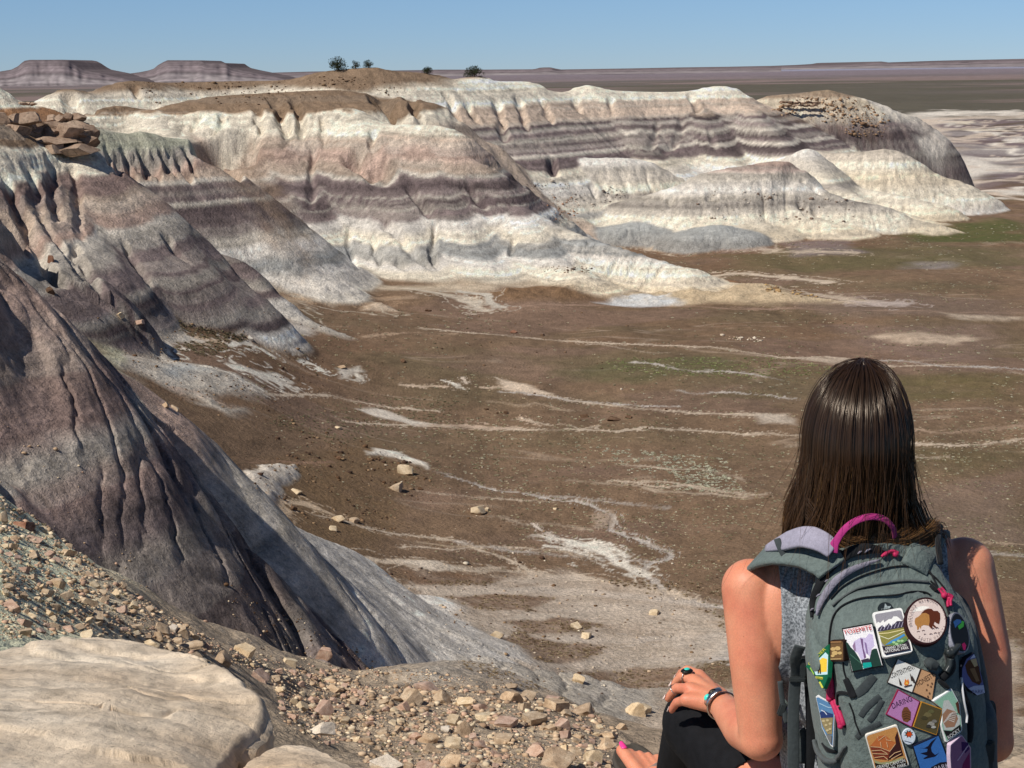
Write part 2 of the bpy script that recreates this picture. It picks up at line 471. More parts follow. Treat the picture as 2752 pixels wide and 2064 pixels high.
# lower pale hills in front of it
TM2 = [(-15, LGREY), (-24, c(190, 178, 162)), (-29, c(196, 184, 168)), (-31, CREAM), (-36, CREAM2), (-40, CREAM), (-47, WHITE)]
ridge([(2090, 350, 560), (2136, 396, 545), (2200, 410, 535), (2317, 408, 528), (2385, 399, 526), (2430, 413, 525), (2475, 437, 524), (2516, 467, 523), (2548, 480, 522)], TM2, 5, reach=15, kl=.75, kr=.68, rnd=6, rough=.5, seed=141, rills=((14, 1.2), (4, .3), (1.7, .2)), bands=.5)
TM0 = [(-15, LGREY), (-26, WHITE), (-30, LGREY), (-34, CREAM), (-35.5, MGREY), (-38, CREAM), (-46, CREAM2)]
ridge([(1440, 520, 462), (1479, 473, 468), (1555, 432, 474), (1640, 424, 478), (1705, 427, 480), (1760, 440, 480), (1827, 482, 478), (1880, 520, 474)], TM0, 4, rnd=7, rough=.5, seed=151, rills=((11, 1.0), (3.5, .3), (1.6, .2)), bands=.3)
TM1 = [(-15, MAUVE), (-26, PINK), (-28.0, c(180, 158, 146)), (-30, LGREY), (-33.5, WHITE), (-35, LGREY), (-37, MGREY), (-38.5, LGREY), (-40, CREAM), (-46, CREAM)]
ridge([(1720, 530, 452), (1833, 495, 452), (1901, 464, 456), (2005, 446, 460), (2068, 435, 462), (2109, 433, 463), (2136, 449, 462), (2168, 485, 458), (2204, 509, 456), (2272, 536, 452), (2398, 560, 450), (2457, 598, 448)], TM1, 4, rnd=6, rough=.5, seed=161,
      rills=((13, 1.2), (4, .3), (1.7, .2)), bands=.6, warp=1.6)
ridge([(2170, 400, 505), (2210, 470, 492), (2260, 505, 482), (2330, 540, 474), (2440, 575, 470), (2520, 600, 466)], TM0, 4, rnd=4, seed=166, rills=((11, .9), (3, .3)), bands=.35)

for i, pp in enumerate([[(2200, 524, 458), (2330, 562, 452), (2480, 598, 446)], [(2060, 540, 450), (2150, 574, 442), (2250, 604, 436)], [(1850, 540, 446), (1905, 578, 438), (1930, 600, 434)], [(1960, 545, 446), (2010, 580, 438), (2040, 604, 433)],
                        [(2300, 505, 500), (2400, 522, 492), (2480, 540, 486)]]):
    ridge(pp, TM0, 4, reach=9, rnd=2.5, seed=841 + i, kl=.34, kr=.4, rills=((5, .6), (2, .25)), bands=.5, rough=.4)
TBL = [(-20, BLUE), (-40, c(168, 168, 164)), (-47, c(150, 146, 140))]
for i, pp in enumerate([[(1655, 612, 434), (1710, 600, 436), (1760, 612, 434)], [(1860, 622, 424), (1930, 606, 426), (1985, 620, 424)]]):
    ridge(pp, TBL, 4, reach=5, rnd=3, seed=861 + i, kl=.3, kr=.3, rills=((4, .4), (1.6, .2)), bands=.2)
ridge([(-240, 214, 330), (-120, 216, 334), (-40, 222, 337), (0, 231, 338), (27, 256, 339), (54, 272, 340), (100, 285, 342)], [(3, CREAM), (-6.2, CREAM), (-7, RUST), (-11, c(150, 118, 94)), (-20, TAN), (-46, TAN)], 3, reach=16, rnd=2, seed=871, kl=.5, kr=.6, rills=((6, .5), (2.4, .25)), bands=.3)
# -- the brown plateau that ties the two ridges together
TB = [(3, BROWN), (-9.5, BROWN), (-11, CREAM), (-16, TAN), (-46, TAN)]
ridge([(430, 300, 416), (560, 262, 430), (760, 248, 440), (900, 242, 446), (960, 250, 446)], TB, 3, kl=.22, kr=.2, capz=-8.5, rnd=8, seed=171, rills=((20, 1.4), (7, .6), (2.5, .3)), sk=4, bands=.15)
# -- middle promontory
ridge([(205, 345, 380), (231, 314, 392), (307, 284, 402), (400, 297, 402), (480, 302, 400), (640, 302, 400), (800, 294, 400), (930, 294, 400), (960, 302, 399), (1013, 327, 394), (1094, 343, 389), (1135, 335, 387), (1212, 347, 384),
       (1235, 390, 379), (1256, 426, 376), (1302, 447, 374), (1352, 503, 369), (1406, 567, 364), (1445, 590, 362), (1497, 610, 359), (1540, 625, 357), (1623, 657, 352), (1759, 698, 345), (1863, 733, 339)],
      T3, 3, rnd=4, seed=181, kl=.55, kr=.64, rills=((26, 2.4), (9, 1.0), (3.4, .5), (1.4, .28)), sk=2.0, cav=.5, bands=.75, step=.16, rough=.45)
for i, pp in enumerate([[(930, 300, 398), (985, 350, 386), (1010, 420, 376), (1060, 500, 367), (1090, 590, 355), (1130, 690, 342)],
                        [(1090, 346, 388), (1150, 420, 376), (1180, 500, 367), (1230, 590, 356), (1290, 690, 343)],
                        [(700, 300, 399), (740, 380, 386), (790, 470, 373), (830, 560, 360), (850, 650, 348), (880, 720, 336)],
                        [(560, 305, 398), (610, 350, 388), (650, 430, 375), (640, 480, 366)],
                        [(400, 305, 398), (430, 340, 388), (470, 372, 378)],
                        [(1400, 572, 362), (1440, 640, 351), (1500, 700, 342), (1560, 738, 334)]]):
    ridge(pp, T3, 3, reach=14, rnd=4, seed=191 + i, kl=.66, kr=.7, rills=((2.2, .16), (1.1, .1)), sk=3.5, bands=.6, step=.1)
# -- the second headland from the left, with the ledge of brown rock
ridge([(215, 334, 312), (289, 350, 316), (340, 360, 318), (384, 352, 320), (440, 368, 323), (500, 374, 326)], T2b, 2, reach=45, rnd=2.5, seed=211, kl=.9, kr=.86, rills=((7, .6), (2.4, .25), (1.2, .2)), sk=2)
ridge([(540, 440, 326), (600, 505, 320), (660, 565, 315), (720, 630, 310), (780, 695, 306), (830, 742, 304)], T2b, 2, reach=9, rnd=3, seed=215, kl=.62, kr=.62, rills=((5, .6), (2, .25)), sk=3, rough=.5)
ridge([(230, 400, 292), (300, 470, 289), (389, 571, 284), (452, 607, 280), (542, 666, 275), (655, 707, 270), (705, 766, 267), (760, 806, 265), (800, 847, 263), (859, 880, 262)], T2, 2, reach=34, rnd=2.5, seed=221, kl=1.05, kr=.6, rills=((9, .7), (2.6, .2), (1.1, .12)), sk=2, step=.1)
ridge([(-330, 300, 228), (-150, 308, 240), (0, 330, 250), (60, 372, 254), (130, 380, 258), (217, 392, 260), (280, 445, 258), (325, 490, 256), (353, 530, 254), (384, 576, 252), (438, 621, 249), (497, 684, 246), (565, 752, 243), (610, 820, 241), (660, 880, 238)],
      T2, 2, reach=30, rnd=2.0, seed=231, kl=1.25, kr=.6, rills=((14, 1.5), (6, .6), (2.2, .22), (1.0, .14)), sk=2, step=.1)
for i, pp in enumerate([[(60, 375, 252), (90, 470, 243), (130, 580, 233), (180, 680, 227)],
                        [(200, 395, 258), (240, 500, 246), (290, 610, 237), (330, 680, 233)],
                        [(330, 495, 254), (380, 600, 246), (440, 700, 240), (470, 745, 237)],
                        [(-120, 330, 240), (-60, 450, 228), (0, 560, 219), (50, 650, 214)]]):
    ridge(pp, T2, 2, reach=12, rnd=3, seed=241 + i, kl=.62, kr=.66, rills=((2, .15), (1.0, .1)), sk=3, step=.08)
# tall dark end of that hill towards the near slope
ridge([(-300, 370, 190), (-100, 470, 193), (-20, 560, 195), (20, 640, 195), (50, 720, 195)], T2, 2, reach=9, rnd=2, seed=251, kl=.7, kr=1.0, rills=((8, .8), (3, .4), (1, .14)))
# -- the near striped slope
ridge([(215, 950, 98), (290, 1000, 101), (348, 1060, 105), (475, 1150, 110), (583, 1267, 113), (655, 1335, 115), (720, 1390, 117), (783, 1418, 119), (852, 1445, 122), (946, 1482, 127), (1020, 1538, 130), (1085, 1600, 132)],
      T1p, 1, reach=24, rnd=1.6, seed=261, kl=.9, kr=.66, rills=((7, .6), (2.2, .12)), sk=1.6)
ridge([(-500, 400, 82), (-320, 500, 84), (-150, 592, 87), (0, 724, 90), (100, 822, 92), (170, 890, 94), (215, 942, 95), (240, 985, 95.5), (266, 1032, 96), (312, 1077, 97), (362, 1136, 98), (420, 1204, 99), (480, 1262, 99.5), (560, 1345, 100), (620, 1410, 101),
       (690, 1475, 102), (735, 1532, 103), (800, 1612, 104), (900, 1720, 105)], T1, 1, reach=34, rnd=1.2, seed=271, kl=.85, kr=.6, rills=((5, .9), (1.9, .6), (.75, .26)), sk=1.5, rough=.3)
for i, (pp, kr_) in enumerate([([(-250, 850, 74), (-100, 930, 75), (0, 1030, 76.5), (70, 1110, 78), (150, 1190, 79.5), (210, 1280, 81), (270, 1370, 83), (330, 1450, 85), (390, 1540, 87), (430, 1600, 88.5), (475, 1665, 90)], 1.6),
                        ([(-120, 700, 80), (-40, 800, 81), (30, 900, 82.5), (90, 990, 84), (130, 1060, 85)], 1.5),
                        ([(120, 860, 90), (170, 960, 89), (220, 1060, 88.5), (260, 1130, 88.5), (330, 1230, 90), (420, 1370, 92), (520, 1490, 95), (600, 1580, 97)], 1.0),
                        ([(-200, 1150, 67), (-60, 1250, 68), (60, 1350, 70), (160, 1450, 73), (240, 1540, 76)], 1.0)]):
    ridge(pp, T1, 1, reach=8, rnd=.9, seed=281 + i, kl=.5, kr=kr_ * 1.25, rills=((4, .5), (1.6, .4), (.65, .22)), sk=1.3, rough=.3)
# small pale gullied spurs at its foot
for i, pp in enumerate([[(560, 1480, 100), (700, 1600, 102), (820, 1700, 103), (930, 1790, 103)], [(760, 1430, 116), (860, 1530, 115), (960, 1620, 114), (1060, 1700, 114)],
                        [(700, 1420, 113), (800, 1540, 110), (900, 1640, 108), (1000, 1730, 107)]]):
    ridge(pp, T1p, 1, reach=9, rnd=.8, seed=291 + i, kl=.5, kr=.75, rills=((1.1, .10), (.5, .08)), sk=2.2, bands=.25)

# ---- hit test and paint on the ground
TT = Z / Y
CARVES = []
_run = {}
def hit(u, v):
    s, t = st(u, v)
    j = int(np.clip(np.searchsorted(S, s), 1, NC - 2))
    col = TT[:, j]
    i = int(np.argmax(col >= t)) if (col >= t).any() else NR - 1
    i = max(i, 1)
    t0, t1 = col[i - 1], col[i]
    fr = float(np.clip((t - t0) / (t1 - t0 + 1e-9), 0, 1))
    d = float(D[i - 1] + (D[i] - D[i - 1]) * fr)
    return Vector((s * d, d, t * d))


def ground_z(x, y):
    i = int(np.clip(np.searchsorted(D, y), 1, NR - 1)); fy = (y - D[i - 1]) / (D[i] - D[i - 1])
    s = x / y
    j = int(np.clip(np.searchsorted(S, s), 1, NC - 1)); fx = (s - S[j - 1]) / (S[j] - S[j - 1])
    return float((Z[i - 1, j - 1] * (1 - fx) + Z[i - 1, j] * fx) * (1 - fy) + (Z[i, j - 1] * (1 - fx) + Z[i, j] * fx) * fy)


def carve(uv, w, dep, col=None, amt=.5):
    """a gully cut along a line"""
    global TT
    p = np.array([hit(*q) for q in cat([np.array(q, float) for q in uv], 3)])
    x0, x1, y0, y1 = p[:, 0].min() - 3 * w, p[:, 0].max() + 3 * w, max(p[:, 1].min() - 3 * w, 1.5), p[:, 1].max() + 3 * w
    r0, r1 = np.searchsorted(D, [y0, y1]); c0, c1 = np.searchsorted(S, [min(x0 / y0, x0 / y1), max(x1 / y0, x1 / y1)])
    sl = (slice(r0, r1 + 1), slice(c0, c1 + 1)); x = X[sl]; y = Y[sl]
    if x.size == 0: return
    x_ = x + .5 * w * fbm(x / (w * 2), y / (w * 2), 2, 77); y_ = y + .5 * w * fbm(x / (w * 2), y / (w * 2), 2, 78)
    best = np.full(x.shape, 1e9, np.float32); al = np.zeros_like(best)
    for i in range(len(p) - 1):
        dx, dy = p[i + 1, 0] - p[i, 0], p[i + 1, 1] - p[i, 1]; L2 = dx * dx + dy * dy + 1e-9
        t = np.clip(((x_ - p[i, 0]) * dx + (y_ - p[i, 1]) * dy) / L2, 0, 1).astype(np.float32)
        d2 = (x_ - p[i, 0] - dx * t) ** 2 + (y_ - p[i, 1] - dy * t) ** 2
        m = d2 < best; best = np.where(m, d2, best); al = np.where(m, (i + t) / (len(p) - 1), al)
    q = np.sqrt(best)
    prof = (1 - sstep(.12 * w, w, q)) * sstep(0, .15, al) * (1 - .6 * sstep(.7, 1, al)) * (1 + .4 * fbm(x / 3, y / 3, 2, 79))
    Z[sl] -= dep * prof
    if col is not None:
        a = (amt * np.clip(prof, 0, 1))[..., None]
        CC[sl] = CC[sl] * (1 - a) + np.array(col, np.float32) * a


for uv, w, dp in [
    ([(70, 440), (95, 500), (100, 560)], 1.3, 1.2), ([(140, 430), (142, 480), (146, 545), (155, 590)], 1.2, 1.3), ([(188, 440), (205, 490), (206, 540), (215, 640)], 1.0, .9),
    ([(0, 450), (45, 540), (70, 610), (110, 690), (150, 760)], 1.6, 1.8), ([(185, 645), (220, 705), (260, 760), (285, 800)], 1.2, 1.2), ([(435, 620), (470, 670), (500, 700)], 1.2, 1.0),
    ([(90, 560), (150, 640), (210, 720), (230, 760)], 1.0, .9), ([(0, 580), (50, 640), (60, 660)], 1.6, 2.0), ([(120, 700), (150, 750), (165, 770)], 1.2, 1.3), ([(330, 640), (360, 700), (420, 790)], 1.0, .8),
    ([(735, 260), (760, 310), (775, 370)], 2.2, 2.2), ([(790, 265), (815, 320), (812, 370)], 1.8, 1.8), ([(690, 290), (700, 330), (705, 365)], 1.6, 1.5), ([(540, 300), (525, 330), (515, 350)], 1.6, 1.3), ([(600, 305), (590, 340), (560, 360)], 1.6, 1.3),
    ([(960, 385), (985, 420), (1010, 440), (1035, 465)], 4.5, 4.5), ([(1000, 350), (1005, 380), (1010, 400)], 1.6, 1.5), ([(870, 310), (868, 350), (872, 400)], 1.2, 1.0), ([(845, 395), (842, 430), (835, 560)], 1.3, 1.2),
    ([(1090, 490), (1130, 540), (1160, 580)], 1.6, 1.3), ([(1250, 490), (1280, 530), (1310, 570)], 1.3, 1.0), ([(1020, 590), (1060, 620), (1120, 690), (1170, 720)], 1.5, 1.3), ([(940, 610), (935, 640), (950, 700), (965, 720)], 1.2, 1.0),
    ([(1165, 590), (1170, 640), (1160, 690), (1180, 720)], 1.2, 1.2), ([(1000, 630), (1015, 690), (1020, 710)], 1.2, 1.1), ([(1390, 630), (1380, 650), (1370, 690)], 1.2, .9), ([(1060, 700), (1090, 720)], 1.2, 1.0),
    ([(1030, 250), (1050, 290), (1070, 305)], 4.5, 5.0), ([(1100, 260), (1120, 300), (1140, 330)], 2.4, 2.2), ([(1200, 250), (1220, 290), (1225, 320)], 2.0, 1.8), ([(1250, 275), (1265, 300), (1280, 320)], 2.0, 2.0), ([(1330, 265), (1345, 310), (1350, 350), (1360, 375)], 2.2, 1.8),
    ([(1390, 258), (1405, 310), (1420, 350)], 2.0, 1.5), ([(1450, 262), (1470, 300), (1480, 330)], 1.8, 1.3), ([(1545, 265), (1555, 300)], 2, 1.6), ([(1858, 250), (1870, 290), (1872, 305)], 2, 1.4), ([(1640, 260), (1645, 300)], 1.6, 1.2),
    ([(1832, 310), (1832, 340), (1810, 390), (1770, 415)], 1.8, 1.0), ([(1770, 320), (1760, 370), (1740, 410)], 1.6, .8), ([(1900, 340), (1915, 370), (1922, 400)], 1.6, .8), ([(1340, 370), (1360, 360), (1355, 380)], 1.4, .8),
    ([(1480, 430), (1490, 450), (1478, 470)], 2.2, 2.0), ([(2145, 480), (2180, 500), (2205, 520)], 1.6, 1.2), ([(1800, 530), (1805, 545)], 1.6, 1.4), ([(1910, 520), (1915, 540)], 1.8, 1.5), ([(2155, 540), (2165, 575)], 1.8, 1.4), ([(2195, 560), (2190, 580)], 1.8, 1.4), ([(1590, 500), (1600, 530)], 1.6, 1.2),
    ([(176, 250), (182, 290), (190, 300)], 1.8, 1.3), ([(190, 250), (205, 290), (215, 310)], 1.8, 1.6), ([(355, 225), (365, 245), (372, 262)], 1.8, 1.6), ([(250, 295), (255, 305)], 1.5, 1),
]:
    carve(uv, w, dp)
# the alcove in the shoulder of the middle hill, the fluted wall beside it
carve([(572, 440), (585, 410), (612, 385), (650, 372)], 5.5, 11.0)
carve([(655, 380), (650, 410), (635, 430)], 4.0, 7.0)
for k in range(16):
    u0 = 285 + k * 14
    carve([(u0, 395 + (k % 3) * 9), (u0 + 10 + (k % 4) * 3, 430 + (k % 5) * 6), (u0 + 18 + (k % 4) * 4, 450 + (k * 7 % 11) * 3)], .9 + .2 * (k % 3), 1.0 + .3 * (k % 4))
TT = Z / Y
# ================================================================== GROUND PAINT
def stroke(uv, w, col, amt=1.0, seed=1, jit=.5, soft=.4, comp0=True, dig=0.0, w2=None):
    """a wash or streak of another soil along a line on the ground; w is its width in metres"""
    p = np.array([hit(*q) for q in cat([np.array(q, float) for q in uv], 4)])
    f_ = .52 if p[:, 1].mean() > 150 else .8
    if p[:, 1].mean() < 300 and w < 3: w = w * f_; w2 = w2 * f_ if w2 else None
    wm = max(w, w2 or 0)
    x0, x1, y0, y1 = p[:, 0].min() - 2 * wm - 2, p[:, 0].max() + 2 * wm + 2, p[:, 1].min() - 2 * wm - 2, p[:, 1].max() + 2 * wm + 2
    r0, r1 = np.searchsorted(D, [max(y0, 1.5), y1]); s0 = min(x0 / max(y0, 1.5), x0 / y1); s1 = max(x1 / max(y0, 1.5), x1 / y1)
    c0, c1 = np.searchsorted(S, [s0, s1])
    sl = (slice(r0, r1 + 1), slice(c0, c1 + 1))
    x = X[sl]; y = Y[sl]
    if x.size == 0: return
    x_ = x + w * 1.1 * fbm(x / (w * 3 + 1), y / (w * 3 + 1), 3, seed); y_ = y + w * 1.1 * fbm(x / (w * 3 + 1), y / (w * 3 + 1), 3, seed + 9)
    best = np.full(x.shape, 1e9, np.float32); along = np.zeros_like(best)
    for i in range(len(p) - 1):
        dx, dy = p[i + 1, 0] - p[i, 0], p[i + 1, 1] - p[i, 1]; L2 = dx * dx + dy * dy + 1e-9
        t = np.clip(((x_ - p[i, 0]) * dx + (y_ - p[i, 1]) * dy) / L2, 0, 1).astype(np.float32)
        d2 = (x_ - p[i, 0] - dx * t) ** 2 + (y_ - p[i, 1] - dy * t) ** 2
        m = d2 < best; best = np.where(m, d2, best); along = np.where(m, (i + t) / (len(p) - 1), along)
    q = np.sqrt(best)
    ww = (w + ((w2 if w2 is not None else w) - w) * along) * .5
    n = fbm(x / (w * .8 + .4), y / (w * .8 + .4), 3, seed + 20)
    nf = fbm(x / (w * .25 + .15), y / (w * .25 + .15), 3, seed + 21)
    qq = np.minimum(q, np.abs(q - ww * (2.2 + 2.5 * n)) * 2.2 + ww * .55) * (1 + jit * n + .35 * nf)     # a second, thinner strand braids in and out
    a = (1 - sstep(ww * (1 - soft), ww * (1 + soft), qq)) * np.clip(amt * (.95 + .9 * fbm(x / (w * 5 + 2), y / (w * 5 + 2), 2, seed + 22) + .5 * nf), 0, 1)
    taper = sstep(0, .06, along) * (1 - .0 * along)
    if comp0: a = a * (1 - WF[sl])
    a = (a * taper)[..., None]
    cc = np.array(col, np.float32) * (1 + .12 * fbm(x / .9, y / .9, 2, seed + 30))[..., None]
    CC[sl] = CC[sl] * (1 - a) + cc * a
    if dig: Z[sl] -= dig * a[..., 0]


def patch(uv, col, amt=1.0, seed=1, soft=1.0, ns=3.0, na=1.6, comp0=True, up=0.0):
    """an area of another soil inside an outline on the ground"""
    p = np.array([hit(*q) for q in uv])
    if p[:, 1].mean() < 175: soft, na = soft * .45, na * .5
    x0, x1, y0, y1 = p[:, 0].min() - 6, p[:, 0].max() + 6, p[:, 1].min() - 6, p[:, 1].max() + 6
    r0, r1 = np.searchsorted(D, [max(y0, 1.5), y1]); c0, c1 = np.searchsorted(S, [min(x0 / max(y0, 1.5), x0 / y1), max(x1 / max(y0, 1.5), x1 / y1)])
    sl = (slice(r0, r1 + 1), slice(c0, c1 + 1)); x = X[sl]; y = Y[sl]
    x_ = x + na * fbm(x / ns, y / ns, 4, seed); y_ = y + na * fbm(x / ns, y / ns, 4, seed + 9)
    ins = np.zeros(x.shape, bool); best = np.full(x.shape, 1e9, np.float32)
    for i in range(len(p)):
        ax, ay = p[i][:2]; bx, by = p[(i + 1) % len(p)][:2]
        dx, dy = bx - ax, by - ay
        t = np.clip(((x_ - ax) * dx + (y_ - ay) * dy) / (dx * dx + dy * dy + 1e-9), 0, 1)
        best = np.minimum(best, (x_ - ax - dx * t) ** 2 + (y_ - ay - dy * t) ** 2)
        cr = ((ay > y_) != (by > y_)) & (x_ < (bx - ax) * (y_ - ay) / (by - ay + 1e-9) + ax)
        ins ^= cr
    sd = np.sqrt(best) * np.where(ins, 1, -1)
    a = sstep(-soft, soft, sd) * np.clip(amt * (1 + .35 * fbm(x / 1.6, y / 1.6, 3, seed + 20)), 0, 1)
    if comp0: a = a * (1 - WF[sl] * .9)
    cc = np.array(col, np.float32) * (1 + .14 * fbm(x / 1.1, y / 1.1, 3, seed + 30))[..., None]
    CC[sl] = CC[sl] * (1 - a[..., None]) + cc * a[..., None]
    if up: Z[sl] += up * sstep(-soft, soft * 3, sd) * (1 + .5 * fbm(x / 2.5, y / 2.5, 3, seed + 40))


WASH = c(203, 184, 162); WASHG = c(192, 182, 172); WCH = c(236, 226, 210); DUST = c(176, 154, 130); DBR = c(104, 80, 58); GRN = c(98, 96, 66)
REDB = c(124, 84, 58)
# soil tones
patch([(700, 1240), (1000, 1180), (1120, 1280), (1060, 1400), (800, 1420), (690, 1340)], c(126, 102, 74), .6, 401, 4)
patch([(1500, 1000), (1700, 960), (1950, 960), (2000, 1010), (1700, 1030)], GRN, .6, 402, 3, 8, 5)
patch([(2420, 600), (2740, 590), (2752, 650), (2500, 650)], c(86, 92, 52), .8, 403, 5, 12, 8)
patch([(1900, 690), (2500, 660), (2752, 690), (2752, 730), (2000, 720)], c(98, 94, 62), .5, 404, 5, 12, 8)
patch([(2200, 1010), (2752, 1000), (2752, 1080), (2400, 1090)], c(108, 100, 62), .5, 405, 5, 12, 8)
patch([(2300, 1200), (2752, 1190), (2752, 1250), (2400, 1260)], c(100, 94, 62), .45, 406, 5, 12, 8)
patch([(2360, 1330), (2752, 1280), (2752, 1460), (2450, 1450)], c(140, 118, 104), .55, 407, 5, 12, 8)
patch([(2200, 880), (2400, 870), (2680, 880), (2700, 960), (2350, 960)], c(136, 114, 102), .55, 408, 4, 12, 8)
patch([(2350, 905), (2480, 890), (2620, 905), (2560, 925), (2420, 925)], c(206, 184, 160), .7, 409, 2, 5, 3)
patch([(2080, 790), (2752, 800), (2752, 850), (2300, 840)], c(126, 106, 94), .6, 410, 4, 12, 8)
patch([(2100, 650), (2260, 640), (2320, 680), (2150, 690)], c(138, 124, 124), .6, 411, 3, 8, 4)
patch([(2430, 705), (2560, 700), (2570, 720), (2450, 722)], c(152, 142, 140), .6, 412, 3, 8, 4)
# washes on the far part of the floor
stroke([(1600, 625), (1760, 648), (1900, 655), (2050, 668), (2180, 678), (2300, 682)], 4.0, WASH, .9, 421)
stroke([(1900, 655), (2010, 640), (2120, 632)], 5, c(150, 128, 118), .7, 422)
stroke([(1480, 595), (1560, 600), (1620, 585), (1690, 555)], 6, c(196, 180, 160), .9, 423)
stroke([(1860, 745), (2000, 738), (2150, 748), (2250, 758)], 3.0, WASH, .9, 424)
stroke([(1900, 770), (2050, 772), (2200, 790), (2340, 812)], 3.0, WASH, .9, 425)
stroke([(2100, 785), (2250, 806), (2400, 818)], 4.0, c(186, 170, 160), .8, 426)
stroke([(1270, 830), (1500, 818), (1752, 822), (2000, 830), (2400, 835), (2752, 840)], 2.0, c(168, 140, 120), .5, 427)
patch([(2530, 838), (2600, 848), (2752, 850), (2752, 860), (2560, 858)], WASH, .6, 428, 1.5)
# aprons at the foot of the middle promontory
patch([(690, 748), (1000, 752), (1400, 748), (1800, 745), (1880, 760), (1620, 775), (1350, 765), (1250, 790), (1000, 775), (800, 770)], c(204, 186, 162), .8, 431, 3, 7, 4)
patch([(1640, 800), (1760, 770), (1900, 765), (2060, 770), (2160, 800), (2310, 815), (2100, 818), (1900, 815), (1800, 822)], c(202, 180, 148), .9, 432, 2.5, 7, 4, up=1.3)
patch([(1615, 815), (1700, 800), (1800, 806), (1830, 822), (1700, 824)], c(206, 206, 204), .9, 433, 1.5, 5, 2)
patch([(1250, 790), (1450, 770), (1650, 770), (1720, 790), (1560, 812), (1350, 815)], c(132, 104, 78), .85, 434, 3, 7, 4, up=1.4)
patch([(1450, 735), (1560, 715), (1640, 735), (1560, 752), (1470, 752)], c(140, 118, 94), .8, 435, 1.5, 4, 3)
patch([(1740, 745), (1800, 740), (1960, 752), (2020, 770), (1860, 768)], c(136, 104, 78), .85, 436, 2.5, 6, 3, up=.8)
patch([(970, 835), (1000, 812), (1040, 822), (1070, 838)], c(206, 184, 160), .95, 437, .8, 3, 1, up=.8)
stroke([(1080, 775), (1160, 785), (1260, 808), (1330, 835)], 3, c(214, 200, 180), .9, 438)
stroke([(1200, 780), (1300, 800), (1340, 830)], 2.5, c(200, 190, 175), .8, 439)
stroke([(700, 760), (800, 775), (900, 800), (960, 812)], 5, c(200, 186, 165), .8, 440)
stroke([(720, 800), (850, 790), (1000, 800), (1100, 800)], 3, c(178, 150, 122), .7, 441)
# foot of the second headland
patch([(560, 862), (700, 850), (790, 848), (860, 879), (740, 880), (620, 868)], c(206, 196, 184), .9, 442, 1.5, 4, 1.5)
stroke([(655, 868), (720, 873), (760, 875)], 3, c(196, 176, 150), .7, 443)
# streaks on the slope to the valley floor
stroke([(1120, 883), (1180, 886), (1280, 895), (1400, 905), (1500, 915), (1700, 925), (1900, 932), (2100, 960), (2250, 962), (2400, 984), (2560, 980), (2752, 1004)], 1.7, WASH, .95, 451)
stroke([(960, 905), (1100, 895), (1220, 897)], 2, c(176, 150, 126), .7, 452)
patch([(2150, 965), (2300, 985), (2400, 984), (2330, 970), (2250, 960)], WASH, .7, 453, 1)
stroke([(350, 880), (405, 885), (470, 900), (530, 920)], 3, WCH, .9, 461, w2=4)
patch([(395, 912), (430, 888), (500, 905), (530, 920), (470, 925), (440, 935)], c(206, 198, 186), .95, 462, 1.2, 3, 1.2, up=.5)
stroke([(600, 925), (660, 930), (700, 938), (740, 960)], 2.6, WCH, .9, 463)
stroke([(550, 905), (580, 912)], 3, c(214, 188, 160), .9, 464)
stroke([(615, 988), (680, 996), (740, 998)], 3, WCH, .9, 465)
stroke([(795, 970), (830, 975), (865, 990), (870, 1000)], 2.6, WCH, .9, 466)
patch([(905, 990), (970, 985), (975, 1000), (920, 1020)], c(208, 198, 184), .9, 467, .8, 2, 1)
stroke([(915, 1012), (950, 1020), (965, 1010)], 2.2, c(226, 216, 200), .9, 468)
# grey gullied ground beside the near slope
patch([(235, 910), (300, 925), (400, 965), (470, 975), (560, 985), (640, 1010), (690, 1045), (640, 1060), (560, 1058), (600, 1090), (680, 1110), (600, 1110), (500, 1070), (400, 1010), (320, 985), (250, 950)], c(196, 186, 172), .92, 471, 2.0, 4, 3, up=.7)
patch([(230, 905), (290, 912), (340, 950), (330, 985), (270, 960)], c(186, 182, 156), .9, 472, 1.5, 3, 2)
patch([(430, 980), (520, 985), (560, 1010), (520, 1030), (440, 1015)], c(176, 176, 172), .8, 473, 1.5, 3, 2)
stroke([(560, 985), (620, 1015), (670, 1040), (700, 1050)], 2.4, WCH, .9, 474)
stroke([(690, 1055), (800, 1062), (880, 1062), (960, 1080), (1040, 1092), (1180, 1105)], 1.5, WASH, .9, 475)
patch([(355, 1058), (400, 1070), (435, 1100), (380, 1095)], c(230, 218, 200), .95, 476, .7, 2, .8)
stroke([(460, 1050), (520, 1060), (600, 1090)], 2, c(206, 180, 160), .8, 477)
# middle floor
stroke([(1320, 1012), (1340, 1020), (1400, 1045), (1470, 1060), (1560, 1080), (1700, 1095), (1900, 1112), (2050, 1115), (2110, 1135)], 1.6, WASH, .95, 481)
patch([(1340, 1018), (1400, 1030), (1480, 1058), (1420, 1058), (1350, 1045)], c(226, 204, 180), .85, 482, .8, 3, 1)
stroke([(1080, 1035), (1140, 1036), (1200, 1040)], 1.6, c(214, 190, 166), .9, 483)
stroke([(1180, 1022), (1210, 1030), (1250, 1046)], 1.3, WCH, .9, 484)
stroke([(1240, 1012), (1262, 1030)], 1.3, c(214, 196, 176), .9, 485)
stroke([(1290, 1045), (1340, 1040), (1400, 1048)], 1.6, c(214, 190, 166), .9, 486)
patch([(2020, 1110), (2120, 1112), (2140, 1140), (2050, 1138)], c(200, 184, 166), .8, 487, 1, 3, 1)
stroke([(900, 1130), (1000, 1140), (1150, 1145), (1300, 1150), (1500, 1156), (1700, 1155), (1760, 1150), (1900, 1158), (2130, 1170), (2450, 1190), (2600, 1196), (2752, 1180)], 1.5, WASH, .95, 491)
